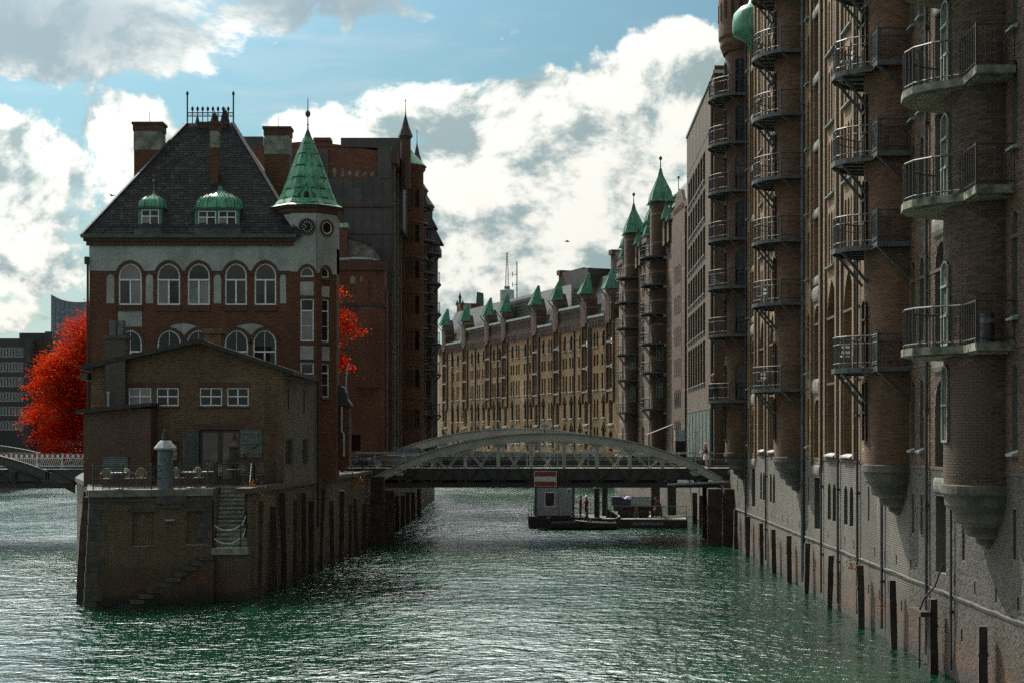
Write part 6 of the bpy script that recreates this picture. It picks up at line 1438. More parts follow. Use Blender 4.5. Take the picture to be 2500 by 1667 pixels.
for i, (a, b) in enumerate(zip([-.3] + HB, HB + [YL])):
    a2, b2 = a + (1.5 if i else 0), b - 1.5
    if b2 - a2 < .6: continue
    obj('corbel_table', MB().box(a2, b2, -.28, .0, 24.1, 25.3), M['brick_spired'], YW)
    n = int((b2 - a2) / .55)
    for k in range(n): part_copy('corbel', ('ycorb',), lambda: MB().box(-.13, .13, -.34, -.281, 23.7, 24.75), M['brick_dark'], YW, (a2 + (k + .5) * (b2 - a2) / n, 0, 0))
    hi = i in (2, 3, 4, 6)
    if hi:
        obj('attic_wall', MB().box(a2, b2, -.1, .3, 25.3, 27.3), M['brick_spired'], YW)
        for k in range(int((b2 - a2) / .8)): part_copy('attic_slot', ('yslot',), lambda: MB().box(-.17, .17, -.13, -.101, 25.7, 26.9), M['void'], YW, (a2 + .4 + k * .8, 0, 0))
    zr_ = 27.3 if hi else 25.3; obj('eave_gutter', MB().plate([(0, 0), (b2 - a2, 0), (b2 - a2, .35), (0, .35)], -.45, .5), M['lead_shine'], YW, (a2, 0, zr_))
rf = MB(); rf.plate([(.5, 25.3), (15, 25.3), (11, 32.2), (3.6, 32.2)], -.3, YL + 8.8); rf.v = [(y, x, z) for x, y, z in rf.v]; rf.f = [f[::-1] for f in rf.f]; obj('roof', rf, M['zinc'], YW)
for p0, p1, zt in ((1290, 1345, 35.0), (1412, 1505, 36.0), (1060, 1085, 33.8)): obj('fire_wall', MB().box(y_at(p0), min(y_at(p1), YL - .3), 5.5, 7.5, 30, zt).box(y_at(p0) - .2, y_at(p0) + 1.2, 5.2, 7.8, zt - .3, zt + .5), M['brick_dark'], YW)
for p0, p1, zt in ((1205, 1280, 31.2), (1372, 1412, 33.6)): 
    lo = obj('roof_louvre', MB().box(y_at(p0), y_at(p1), 1.6, 6, 27.6, zt), M['zinc'], YW)
    for k in range(5): obj('louvre_slat', MB().box(y_at(p0) + .6, y_at(p1) - .6, 1.5, 1.6, 28.3 + k * .55, 28.55 + k * .55), M['void'], lo)
for p in (1105, 1162, 1216, 1290, 1318, 1352, 1404, 1444): obj('downpipe', MB().tube([(y_at(p), -.15, 5), (y_at(p), -.15, 24)], .13, 6), M['iron_dark'], YW)
# ------------------------------------------------------------------ things peeping over the roofs
lm = thing('lattice_mast', 'thin lattice radio mast on a round plinth behind the yellow warehouse roof', 'mast', (PX(1238, 460), 460, 0))
s4 = 460 / F; mz = lambda y: PZ(y, 460)
obj('plinth', MB().lathe([(2.1, 20), (2.1, mz(709)), (1.8, mz(708)), (.02, mz(706))], 20), M['stone_pale'], lm); obj('mast_base', MB().box(-.8, .8, -.8, .8, mz(709), mz(700)), M['iron_grey'], lm)
mm = MB(); zz = [mz(700) + (mz(617) - mz(700)) * k / 12 for k in range(13)]
for k in range(12):
    w0, w1 = .55 * (1 - .8 * k / 12), .55 * (1 - .8 * (k + 1) / 12)
    for sx, sy in ((-1, -1), (1, -1), (1, 1), (-1, 1)): mm.bar((sx * w0, sy * w0, zz[k]), (sx * w1, sy * w1, zz[k + 1]), .14)
    mm.bar((-w0, -w0, zz[k]), (w1, -w1, zz[k + 1]), .1); mm.bar((w0, -w0, zz[k]), (-w1, -w1, zz[k + 1]), .1)
obj('lattice', mm, M['iron_dark'], lm)
am = thing('antenna_pole', 'slim antenna pole with side arms beside the lattice mast', 'antenna', (PX(1262, 458), 458, 0)); obj('pole', MB().tube([(0, 0, 28), (0, 0, PZ(640, 458))], .16, 6), M['iron_grey'], am)
for y_, L in ((671, -1.3), (696, -1.3)): obj('side_arm', MB().bar((0, 0, PZ(y_, 458)), (L, 0, PZ(y_, 458)), .14).bar((L, 0, PZ(y_, 458) - .6), (L, 0, PZ(y_, 458) + .8), .2), M['iron_grey'], am)
stw = thing('stair_tower', 'slender brick tower with three dark spirelets behind the yellow warehouse', 'tower', (PX(1123, 420), 420, 0)); sz = lambda y: PZ(y, 420)
obj('shaft', MB().box(-.85, .85, -.8, .8, 10, sz(745)), M['brick_yellow'], stw); obj('mid_spire', MB().lathe([(.35, sz(745)), (.32, sz(729)), (.5, sz(727)), (.15, sz(718)), (.05, sz(712)), (.02, sz(709))], 8), M['slate'], stw)
for s in (-.75, .75): obj('side_spire', MB().lathe([(.42, sz(747)), (.45, sz(742)), (.1, sz(735)), (.02, sz(732))], 8, s, 0), M['copper_seam'], stw)
gr_ = thing('sloping_roof', 'dark green tapering roof block standing behind the yellow warehouse', 'roof', (PX(1168, 400), 400, 0)); obj('roof_body', MB().plate([(-1.9, 24), (1.6, 24), (1.25, PZ(716, 400)), (-.4, PZ(713, 400))], 0, 6), M['copper_seam'], gr_)
# ------------------------------------------------------------------ backdrop left of the island
OB = thing('dark_office', 'dark office block with rows of pale-framed windows behind the red tree', 'building', (PX(-60, 262), 262, 0)); bx_ = lambda p: PX(p, 262) - PX(-60, 262); bz_ = lambda y: PZ(y, 262)
bo = []
for j, (y0, y1) in enumerate(((871, 848), (907, 884), (943, 920), (979, 957), (1014, 992), (1049, 1027))):
    for k in range(-14, 8):
        a = 1 + 7.1 * k; bo.append((bx_(a), bx_(a + 5.4), bz_(y0), bz_(y1), 'rect', .2))
m = MB(); facade(m, bx_(-110), bx_(66), 4.8, bz_(826), 0, bo); m.poly([(bx_(66), 0, 4.8), (bx_(66), 14, 4.8), (bx_(66), 14, bz_(826)), (bx_(66), 0, bz_(826))]); m.poly([(bx_(-110), 0, bz_(826)), (bx_(66), 0, bz_(826)), (bx_(66), 14, bz_(826)), (bx_(-110), 14, bz_(826))]); obj('wall', m, M['office_dark'], OB)
for o in bo: window(OB, o[0], o[1], o[2], o[3], 'rect', .06, 'white_frame', 'glass', fw=.06, split=False, cols=1)
obj('roof_block', MB().box(bx_(24), bx_(105), 5, 15, 10, bz_(808)).box(bx_(90), bx_(107), 4.5, 6, 10, bz_(805)), M['office_dark'], OB); obj('back_wing', MB().box(bx_(66.5), bx_(112), 4, 16, 4.8, bz_(828)), M['brick_dark'], OB)
GT = thing('glass_tower', 'pale glass tower with a curved roofline rising behind the red tree', 'building', (PX(165, 620), 620, 0)); vx = lambda p: PX(p, 620) - PX(165, 620); vz = lambda y: PZ(y, 620)
top = [(124, 719), (136, 726), (150, 732), (166, 736), (182, 738), (200, 738), (225, 735), (250, 728)]
gtm = MB(); gtm.plate([(vx(124), 4), (vx(250), 4)] + [(vx(p), vz(y)) for p, y in top[::-1]], .3, 22); obj('core', gtm, M['tower_frame'], GT)
yy = 743; rg_ = random.Random(4)
for j in range(12):
    for k in range(11):
        p0, p1 = 124.6 + 11.2 * k, 135.0 + 11.2 * k; y0, y1 = 738 + 15.6 * j, 752.6 + 15.6 * j
        tp = np.interp((p0 + p1) / 2, [t[0] for t in top], [t[1] for t in top])
        if y0 - 14 > tp - 12 and y0 > tp - 8: part_copy('pane', ('tpane', 1), lambda: MB().box(0, vx(135.0) - vx(124.6), 0, .2, 0, vz(738) - vz(752.6)), M['tower_glass' if rg_.random() < .7 else 'tower_glass_pale'], GT, (vx(p0), .05, vz(max(y1, tp + 14.6))))
# ================================================================== red autumn trees
def leaf_tree(label, loc, trunk_h, blobs, n, seed, leaf=.2, limbs=()):
    T = thing('red_tree', label, 'tree', loc); r = random.Random(seed)
    tr = MB(); tr.tube([(0, 0, -.3), (.05, 0, trunk_h * .4), (-.05, .1, trunk_h * .75), (0, 0, trunk_h)], [.34, .28, .22, .12], 9); to = obj('trunk', tr, M['bark'], T, smooth=True)
    for q in blobs: obj('limb', MB().tube([(0, 0, trunk_h * .55), (q[0] * .45, q[1] * .45, (trunk_h * .6 + q[2]) / 2), (q[0] * .85, q[1] * .85, q[2])], [.14, .09, .03], 6), M['bark'], to)
    tot = sum(q[3] * q[4] * q[5] for q in blobs) ** 1.0; V = []; Fc = []
    for q in blobs:
        cnt = int(n * q[3] * q[4] * q[5] / tot); cl = []
        for _ in range(max(6, cnt // 70)):
            d = Vector((r.gauss(0, 1), r.gauss(0, 1), r.gauss(0, 1))).normalized(); rad = r.uniform(.25, 1.05) ** .6
            cl.append((Vector((q[0] + d.x * q[3] * rad, q[1] + d.y * q[4] * rad, q[2] + d.z * q[5] * rad)), d))
        for c, d in cl:
            for _ in range(70):
                off = Vector((r.gauss(0, .46), r.gauss(0, .46), r.gauss(0, .20))); off.z -= .35 * (off.x ** 2 + off.y ** 2)
                p = c + off; a = r.uniform(0, 6.28); t = Vector((math.cos(a), math.sin(a), r.uniform(-.7, .2))).normalized(); nn = (Vector((r.gauss(0, .4), r.gauss(0, .4), 1)) + d * .5).normalized(); b = t.cross(nn).normalized(); L = leaf * r.uniform(.7, 1.3)
                k = len(V); V += [p, p + t * L * .5 + b * L * .26, p + t * L - nn * L * .12, p + t * L * .5 - b * L * .26]; Fc.append((k, k + 1, k + 2, k + 3))
    me = bpy.data.meshes.new('crown'); me.from_pydata([tuple(v) for v in V], [], Fc); me.materials.append(M['leaf']); me.update(); obj('crown', me, None, T)
leaf_tree('broad tree with flaming red and orange leaves left of the spire house', (-30.6, 113, 4.9), 7.0,
          [(0, 0, 6.8, 3.6, 3.2, 3.2), (-2.0, -.4, 4.4, 2.6, 2.6, 2.2), (.9, 0, 9.2, 2.8, 2.6, 2.4), (1.8, 0, 11.2, 1.9, 2.0, 1.6), (-1.2, -1.0, 2.2, 2.3, 2.2, 1.5), (.8, -1.4, 1.0, 1.8, 1.6, 1.3), (-2.6, 0, 6.6, 1.6, 1.8, 1.8), (2.4, -.5, 5.2, 2.2, 2.2, 2.8), (1.6, -2.4, -.2, 1.0, 1.0, .9)], 60000, 3, leaf=.22)
leaf_tree('red-leaved tree showing a few branches right of the spire turret', (-14.6, 103, 4.9), 9.5,
          [(0, 0, 9.5, 2.2, 2.2, 2.4), (2.9, -.6, 10.1, 1.15, 1.0, .75), (3.9, -.6, 9.5, .75, .7, .35), (2.6, -.6, 12.0, .6, .6, .32), (2.6, -.6, 8.9, .7, .8, .45), (2.6, -.5, 7.9, .6, .6, .55), (3.1, -.5, 7.3, .5, .5, .28)], 14000, 8, leaf=.2)
# ================================================================== terrace railing, furniture and other small things
def front(x, y, z=4.92): c, s = math.cos(frz), math.sin(frz); return Vector((fx0 + x * c - y * s, fy0 + x * s + y * c, z))
def ring(r, t, n=12): return MB().tube([(r * math.cos(2 * math.pi * k / n), 0, r * math.sin(2 * math.pi * k / n)) for k in range(n)], t, 4, closed=True)
def iron_railing(label, pts, scroll=True, h=1.0):
    T = thing('iron_railing', label, 'railing', tuple(pts[0])); o = Vector(pts[0])
    for p, q in zip(pts[:-1], pts[1:]):
        p, q = Vector(p), Vector(q); L = (q - p).length; rz = math.atan2(q.y - p.y, q.x - p.x); f = Matrix.Translation(p - o) @ Matrix.Rotation(rz, 4, 'Z')
        for z, r in ((h, .022), (h - .12, .014), (.14, .016), (.45, .012)): obj('rail', MB().tube([(0, 0, z), (L, 0, z)], r, 5), M['iron'], T, f @ Vector((0, 0, 0)), rz)
        n = max(2, round(L / 1.3))
        for k in range(n + 1): part_copy('post', ('rpost', h), lambda: MB().tube([(0, 0, 0), (0, 0, h + .04)], .03, 6).lathe([(.03, h + .02), (.05, h + .07), (.01, h + .13)], 6), M['iron'], T, f @ Vector((L * k / n, 0, 0)))
        k = 0; x = .1
        while x < L - .05: part_copy('baluster', ('rbal', h), lambda: MB().box(-.008, .008, -.008, .008, .05, h), M['iron'], T, f @ Vector((x, 0, 0)), rz); x += .145
        if scroll:
            x = .32; i = 0
            while x < L - .2:
                part_copy('scroll', ('scroll', i % 2), lambda: ring(.15 if i % 2 else .17, .014), M['iron'], T, f @ Vector((x, -.02, .64)), rz); part_copy('scroll', ('scroll_small',), lambda: ring(.07, .012, 8), M['iron'], T, f @ Vector((x + .2, -.02, .3)), rz); x += .42; i += 1
    return T
iron_railing('ornate iron railing with scrolls along the terrace front', [front(.12, .22), front(FL - .15, .22)])
iron_railing('plain iron railing beside the top of the stone stairs', [front(FL - .15, .3), (-13.78, 72.7, 4.92), (-12.1, 73.05, 4.92), (-11.5, 75.7, 4.92)], scroll=False)
VP = thing('vent_pillar', 'stout grey round pillar with conical cap standing on the terrace edge', 'pillar', tuple(front(3.2, .42)))
obj('shaft', MB().lathe([(.36, 0), (.34, .05), (.325, .1), (.325, 1.72)], 20), M['pillar_grey'], VP, smooth=True)
obj('cap', MB().lathe([(.36, 1.68), (.50, 1.72), (.50, 1.78), (.30, 2.02), (.22, 2.1), (.05, 2.12)], 8), M['zinc_pale'], VP)
obj('finial', MB().lathe([(.12, 2.08), (.16, 2.14), (.17, 2.25), (.12, 2.32), (.13, 2.36), (.07, 2.44), (.09, 2.5), (.02, 2.57)], 12), M['iron_dark'], VP, smooth=True)
def chair_mb():
    s = MB().lathe([(.21, .44), (.21, .47)], 14); l = MB()
    for a in (45, 135, 225, 315): l.tube([(.15 * math.cos(R(a)), .15 * math.sin(R(a)), .44), (.21 * math.cos(R(a)), .21 * math.sin(R(a)), 0)], .012, 4)
    b = ring(.19, .014, 14); b.v = [(x, y + .2 + .06 * (z + .2), z + .72) for x, y, z in b.v]
    pd = disc(0, .16, 0, .02, 14); pd.v = [(x, y + .2 + .06 * (z + .2), z + .72) for x, y, z in pd.v]
    ar = MB().tube([(-.2, .18, .72), (-.24, .0, .68), (-.22, -.16, .66), (-.2, -.18, .44)], .012, 4).tube([(.2, .18, .72), (.24, .0, .68), (.22, -.16, .66), (.2, -.18, .44)], .012, 4)
    return {'seat': (s, 'wood_pale'), 'legs': (l, 'iron'), 'back_ring': (b, 'lead_shine'), 'back_pad': (pd, 'pad_yellow'), 'armrest': (ar, 'lead_shine')}
CHM = {k: (v[0].mesh(k), v[1]) for k, v in chair_mb().items()}
seats = [(.75, .9, 200, 'nearest the back-water corner'), (1.75, .95, 160, 'second from the back-water corner'), (2.35, 1.5, 190, 'just left of the stout pillar'), (3.95, 1.1, 150, 'just right of the stout pillar'), (4.7, .9, 190, 'second right of the stout pillar'), (5.0, 2.0, 30, 'before the shutter')]
seats_w = [((-12.9, 74.6), 185, 'behind the stairs railing, first'), ((-13.9, 74.4), 170, 'beside the potted tree'), ((-12.1, 75.0), 200, 'at the corner of the house')]
allp = [(tuple(front(x, y)), R(a), w) for x, y, a, w in seats] + [((p[0], p[1], 4.92), R(a), w) for p, a, w in seats_w]
for loc, rz, w in allp:
    T = thing('cafe_chair', 'metal cafe chair with round yellow back on the terrace, ' + w, 'chair', loc, rz, 'cafe chairs on the terrace')
    for k, (me, mt) in CHM.items():
        if not me.materials: me.materials.append(M[mt])
        o = bpy.data.objects.new(k, me); COL.objects.link(o); o.parent = T
def table(loc, label):
    T = thing('cafe_table', label, 'table', loc, 0, 'cafe tables on the terrace')
    obj('table_top', MB().lathe([(.34, .70), (.36, .71), (.36, .73), (.02, .735)], 18), M['white_paint'], T); obj('stem', MB().tube([(0, 0, .03), (0, 0, .7)], .025, 8), M['iron'], T); obj('base', MB().lathe([(.24, 0), (.22, .03), (.03, .06)], 14), M['iron_dark'], T)
table(tuple(front(1.25, .7)), 'round white cafe table between the two chairs by the back-water corner'); table(tuple(front(4.35, .75)), 'round white cafe table right of the stout pillar'); table(tuple(front(5.1, 1.2)), 'round white cafe table near the top of the stairs'); table((-13.3, 74.2, 4.92), 'round white cafe table beside the potted tree')
PT = thing('potted_tree', 'small potted tree with thin pale leaves before the house door', 'plant', (PX(600, 74.6), 74.6, 4.92))
obj('pot', MB().lathe([(.18, 0), (.24, .38), (.27, .4), (.25, .44)], 14), M['iron_grey'], PT); obj('trunk', MB().tube([(0, 0, .4), (.02, 0, .9), (0, .02, 1.3)], .02, 6), M['bark'], PT)
rp_ = random.Random(12); V = []; Fc = []; br = MB()
for k in range(26):
    e = Vector((rp_.gauss(0, .2), rp_.gauss(0, .2), 1.6 + rp_.uniform(-.15, .25))); br.bar((0, .02, 1.25), e, .008)
    for _ in range(9):
        p = Vector((0, .02, 1.3)).lerp(e, rp_.uniform(.55, 1.1)) + Vector((rp_.gauss(0, .03), rp_.gauss(0, .03), rp_.gauss(0, .03))); d = Vector((rp_.gauss(0, 1), rp_.gauss(0, 1), rp_.gauss(0, 1))).normalized() * .07; n = d.cross(Vector((0, 1, .3))).normalized() * .016; i = len(V); V += [p, p + d * .5 + n, p + d, p + d * .5 - n]; Fc.append((i, i + 1, i + 2, i + 3))
obj('branches', br, M['bark'], PT); me = bpy.data.meshes.new('crown'); me.from_pydata([tuple(v) for v in V], [], Fc); me.materials.append(M['leaf_pale']); obj('crown', me, None, PT)
def weed(label, loc, n, sz, seed, mat='leaf_orange'):
    r = random.Random(seed); V = []; Fc = []
    for _ in range(n):
        p = Vector((r.gauss(0, sz), r.gauss(0, sz * .4), r.gauss(0, sz * .8))); d = Vector((r.gauss(0, 1), r.gauss(0, 1), r.gauss(.3, 1))).normalized() * sz * .55; q = d.cross(Vector((.2, 1, .3))).normalized() * sz * .16; i = len(V); V += [p, p + d * .5 + q, p + d, p + d * .5 - q]; Fc.append((i, i + 1, i + 2, i + 3))
    me = bpy.data.meshes.new('weed_tuft'); me.from_pydata([tuple(v) for v in V], [], Fc); me.materials.append(M[mat]); return tag(obj('weed_tuft', me, None, None, loc), label, 'weed', 'orange weeds in the walls')
weed('orange weed tuft on the wall head beside the stone stairs', (-11.75, 70.3, 4.75), 60, .28, 1); weed('orange weed hanging from the quay wall below the stair head', (-11.45, 71.0, 4.2), 40, .18, 2)
weed('orange weeds sprouting from a fender pile on the right', (wallX(58.4) - .7, 58.2, 2.35), 60, .16, 3); weed('orange weeds low on the right wall between fender piles', (wallX(55.5) - .12, 55.5, 1.1), 30, .13, 4); weed('orange weeds at the dark dolphin under the bridge', (13.2, 108.2, 1.4), 50, .2, 5); weed('orange creeper on the island wall beside the bridge foot', (-9.85, 97.5, 4.4), 70, .3, 6)
weed('dry orange shrub behind the bridge railing', (PX(1490, 118), 118, 5.4), 160, .35, 7)
# hood, bay and pipes on the canal side of the spire house
bw0, bw1 = -9.95 - CX, -9.2 - CX
obj('bay', MB().box(bw0, bw1, 2.0, 3.2, 5.6, 8.95).plate([(bw0, 5.6), (bw0 + .3, 5.2), (bw1, 5.6)][::-1], 2.0, 3.2), M['brick_castle'], CA)
hm = MB(); pr = [(bw1 + .12, 8.95), (bw1 + .02, 9.15), (bw1 - .12, 9.35), (bw1 - .16, 9.7), (bw1 - .25, 9.95), (bw1 - .5, 10.1), (bw0 - .1, 10.12)]
hm.grid([[(x, 1.9, z) for x, z in pr], [(x, 3.3, z) for x, z in pr]]); hm.poly([(x, 1.9, z) for x, z in pr] + [(bw0 - .1, 1.9, 8.95)]); obj('bay_hood', hm, M['iron_dark'], CA)
obj('pale_pole', MB().tube([(bw1 - .18, 1.85, 9.7), (bw1 - .15, 1.85, 10.6), (bw1 - .08, 1.85, 11.1), (bw1 + .02, 1.85, 11.35)], .045, 8), M['zinc_white'], CA)
obj('downpipe', MB().tube([(bw1 - .42, 1.9, 8.9), (bw1 - .42, 1.9, 7.5), (bw1 - .30, 1.9, 7.4), (bw1 - .30, 1.9, 6.1)], .06, 8), M['zinc_white'], CA)
# hose and crossbar on one of the fender piles
HO = thing('hanging_hose', 'thin dark hose hanging over the crossbar of a near fender pile', 'hose', (wallX(47.2) - .6, 47.1, 0)); obj('hose', MB().tube([(.25, -1.2, 3.4), (.15, -.7, 2.7), (.0, -.1, 2.3), (-.05, .25, 1.9), (-.05, .3, .1)], .03, 6), M['rubber'], HO); obj('crossbar', MB().box(-.2, .1, -.4, 1.2, 1.75, 1.9), M['wood_old'], HO)
# ------------------------------------------------------------------ car
CR = thing('parked_car', 'dark grey estate car standing on the iron bridge behind the railing', 'car', (PX(975, 110.2), 110.2, 5.0)); cl = 2.25
def loft(pts_lo, pts_hi): m = MB(); m.grid([pts_lo, pts_hi], closed=True); m.poly(pts_lo[::-1]); m.poly(pts_hi); return m
body = MB(); sil = [(-2.22, .38), (-2.25, .55), (-2.12, .72), (-1.55, .88), (-.95, .96), (1.9, 1.0), (2.18, .92), (2.25, .6), (2.2, .36)]
rows = []
for y, s, dz in ((-.80, .975, 0), (-.88, 1, 0), (-.88, 1, 0), (-.80, .99, .02), (.80, .99, .02), (.88, 1, 0), (.80, .975, 0)): pass
for y, k, top in ((-.78, .97, -.02), (-.89, 1.0, -.06), (-.70, 1.0, .0), (.70, 1.0, 0), (.89, 1.0, -.06), (.78, .97, -.02)): rows.append([(x * k, y, (z + top * (1 if z > .6 else 0))) for x, z in sil])
body.grid(rows, closed=False); body.poly(rows[0]); body.poly(rows[-1][::-1]); body.box(-2.1, 2.1, -.75, .75, .2, .4); obj('body', body, M['car_paint'], CR, smooth=False)
lo = [(-1.05, .92), (1.95, .96)]; g0 = [(-1.1, -.78, .93), (2.05, -.78, .95), (2.05, .78, .95), (-1.1, .78, .93)]; g1 = [(-.35, -.62, 1.40), (1.45, -.62, 1.42), (1.45, .62, 1.42), (-.35, .62, 1.40)]
obj('cabin', loft(g0, g1), M['car_glass'], CR); obj('roof', MB().box(-.42, 1.55, -.64, .64, 1.405, 1.45).box(-.3, 1.5, -.66, -.6, 1.45, 1.49), M['car_paint'], CR)
for f0, f1 in ((.0, .03), (.36, .39), (.66, .69), (.96, 1.0)):
    a = Vector(g0[0]).lerp(Vector(g0[1]), f0 * .9 + .05); b = Vector(g1[0]).lerp(Vector(g1[1]), f0); obj('window_pillar', MB().bar(a + Vector((0, -.01, 0)), b + Vector((0, -.01, 0)), .06, .05), M['car_paint'], CR)
obj('window_trim', MB().bar((-1.05, -.795, .95), (2.0, -.795, .97), .02, .03), M['chrome'], CR)
for x in (-1.42, 1.38):
    for y in (-.86, .86):
        w = obj('wheel', MB().lathe([(.2, -.1), (.31, -.1), (.33, -.06), (.33, .06), (.31, .1), (.2, .1)], 22).move(Matrix.Rotation(R(90), 4, 'X')), M['rubber'], CR, (x, y, .33)); rm_ = obj('rim', disc(.20, .24, -.115, .02, 20), M['chrome'], w)
        for k in range(7): obj('spoke', MB().bar((0, -.11, 0), (.22 * math.cos(k * .8976), -.11, .22 * math.sin(k * .8976)), .03, .02, up=(0, 1, 0)), M['chrome'], w)
obj('headlight', MB().box(-2.16, -1.95, -.86, -.6, .66, .76), M['lamp_glass'], CR); obj('headlight', MB().box(-2.16, -1.95, .6, .86, .66, .76), M['lamp_glass'], CR); obj('mirror', MB().box(-.95, -.78, -1.02, -.86, .98, 1.1), M['car_paint'], CR); obj('door_handle', MB().box(.2, .4, -.905, -.88, .84, .87), M['chrome'], CR); obj('door_handle', MB().box(1.15, 1.35, -.905, -.88, .85, .88), M['chrome'], CR)
# bicycle leaning at the end of the bridge railing
BC = thing('bicycle', 'dark bicycle leaning on the railing at the island end of the bridge', 'bicycle', (PX(876, 106.4), 106.4, 4.95))
for x in (-.52, .52): w = obj('wheel', ring(.33, .02, 20), M['rubber'], BC, (x, 0, .34)); obj('spokes', MB().bar((-.32, 0, 0), (.32, 0, 0), .008).bar((0, 0, -.32), (0, 0, .32), .008).bar((-.23, 0, -.23), (.23, 0, .23), .008), M['iron_grey'], w)
obj('frame', MB().tube([(.52, 0, .34), (.1, 0, .32), (-.12, 0, .8), (.36, 0, .82), (.1, 0, .32)], .018, 5).tube([(.36, 0, .82), (-.52, 0, .34)], .012, 4).tube([(-.52, 0, .34), (-.4, 0, .95)], .016, 5), M['iron_dark'], BC); obj('handlebar', MB().tube([(-.42, -.25, 1.0), (-.4, 0, .96), (-.42, .25, 1.0)], .014, 5), M['iron_grey'], BC); obj('saddle', MB().lathe([(.09, .9), (.1, .93), (.03, .96)], 8, -.14, 0, ex=1.4), M['rubber'], BC)
# ------------------------------------------------------------------ people
def limb(V, E, Rr, chain, parent):
    last = parent
    for p, r in chain: V.append(p); Rr.append(r); E.append((last, len(V) - 1)); last = len(V) - 1
    return last
def person(label, loc, rz, cols, arms, legs, lean=(0, 0), head=(0, -.02), hair='hair_dark', long_hair=False, extra=None, scale=1.0, group=None, hat=None):
    """one skinned body; arms = ((elbow, wrist) x2), legs = ((knee, ankle) x2), all in metres, facing -y"""
    T = thing('person', label, 'person', loc, rz, group); lx, ly = lean
    hipz = legs[2] if len(legs) > 2 else .93
    V = [(0, 0, hipz)]; Rr = [.135]; E = []
    ch = limb(V, E, Rr, [((lx * .5, ly * .5, hipz + .18), .115), ((lx, ly, hipz + .36), .135)], 0)
    nk = limb(V, E, Rr, [((lx * 1.2, ly * 1.25, hipz + .50), .058)], ch)
    hx, hy = lx * 1.3 + head[0], ly * 1.35 + head[1]
    limb(V, E, Rr, [((hx, hy, hipz + .58), .075), ((hx, hy - .01, hipz + .66), .092), ((hx, hy + .005, hipz + .75), .072)], nk)
    nose = len(V); V.append((hx, hy - .115, hipz + .645)); Rr.append(.016); E.append((nose - 2, nose))
    for s, (el, wr) in zip((-1, 1), arms):
        sh = limb(V, E, Rr, [((lx + s * .17, ly, hipz + .42), .062), (tuple(el), .046), (tuple(wr), .033)], ch)
        d = (Vector(wr) - Vector(el)).normalized(); sd = d.cross(Vector((0, 0, 1))); sd = sd.normalized() if sd.length > .1 else Vector((1, 0, 0))
        pm = limb(V, E, Rr, [(tuple(Vector(wr) + d * .07), .034)], sh)
        for k, (o, L) in enumerate(((-.03, .07), (-.01, .085), (.012, .08), (.032, .06))): limb(V, E, Rr, [(tuple(Vector(wr) + d * (.09 + L * .5) + sd * o), .011), (tuple(Vector(wr) + d * (.09 + L) + sd * o + Vector((0, 0, -.02))), .009)], pm)
        limb(V, E, Rr, [(tuple(Vector(wr) + d * .09 - sd * .05), .012)], sh)
    for s, (kn, an) in zip((-1, 1), legs[:2]):
        a = limb(V, E, Rr, [((s * .085, 0, hipz - .03), .10), (tuple(kn), .068), (tuple(an), .045)], 0); limb(V, E, Rr, [((an[0] + s * .01, an[1] - .15, an[2] - .045), .038)], a)
    me = bpy.data.meshes.new('body'); me.from_pydata(V, E, []); o = bpy.data.objects.new('body', me); COL.objects.link(o)
    sk = o.modifiers.new('skin', 'SKIN')
    for i, r in enumerate(Rr): me.skin_vertices[0].data[i].radius = (r, r)
    me.skin_vertices[0].data[0].use_root = True; sk.use_smooth_shade = True
    o.modifiers.new('sub', 'SUBSURF').levels = 1
    em = bpy.data.meshes.new_from_object(o.evaluated_get(bpy.context.evaluated_depsgraph_get())); bpy.data.objects.remove(o)
    for c in cols: em.materials.append(M[c])
    Va = np.array(V); own = []
    for i in range(len(V)): own.append(i)
    skin_idx = set()
    for p in em.polygons:
        c = np.array(p.center); z = c[2] - hipz; i = int(np.argmin(((Va - c) ** 2).sum(1)))
        if z > .53 or Rr[i] < .04: m_ = 0
        elif z > .02: m_ = 1
        else: m_ = 2
        if Rr[i] in (.038,): m_ = 3 if len(cols) > 3 else 2
        if abs(Rr[i] - .033) < .001 or Rr[i] in (.034, .011, .009, .012): m_ = 0
        if Rr[i] in (.046, .062): m_ = 1
        p.material_index = m_
    obj('body', em, None, T)
    hm = MB().lathe([(.101, -.02), (.108, .03), (.095, .075), (.05, .108), (.005, .115)], 12, ex=.95, ey=1.05)
    ho = obj('hair', hm, M[hair], T, (hx, hy + .025, hipz + .685), smooth=True); ho.rotation_euler = (R(-14), 0, 0)
    if long_hair: obj('hair_length', MB().lathe([(.03, -.34), (.09, -.22), (.10, -.05), (.09, .02)], 10, ex=1.0, ey=.55), M[hair], T, (hx, hy + .075, hipz + .68), smooth=True)
    if hat: obj('helmet', MB().lathe([(.14, 0), (.125, .015), (.12, .06), (.08, .11), (.01, .13)], 14), M[hat], T, (hx, hy - .01, hipz + .70), smooth=True)
    T.scale = (scale,) * 3
    return T, (hx, hy, hipz)
DN = ((-.24, .02, 1.10), (-.25, -.06, .86)), ((.24, .02, 1.10), (.25, -.06, .86))
STD = ((-.10, -.02, .50), (-.11, .03, .085)), ((.10, .02, .50), (.11, .05, .085))
wt, _ = person('person with long fair hair, maroon top and white skirt leaning on the bridge railing', (PX(1725, 107.75), 107.75, 5.08), R(-80), ('skin', 'cloth_maroon', 'cloth_mauve', 'cloth_white'), (((-.22, -.16, 1.16), (-.16, -.36, 1.08)), ((.22, -.14, 1.14), (.10, -.38, 1.12))), STD, lean=(0, -.05), hair='hair_fair', long_hair=True)
obj('skirt', MB().lathe([(.27, .56), (.25, .7), (.19, .92), (.155, 1.02)], 18, ex=1.1, ey=.9), M['cloth_white'], wt, smooth=True)
zd = pz_(1264)
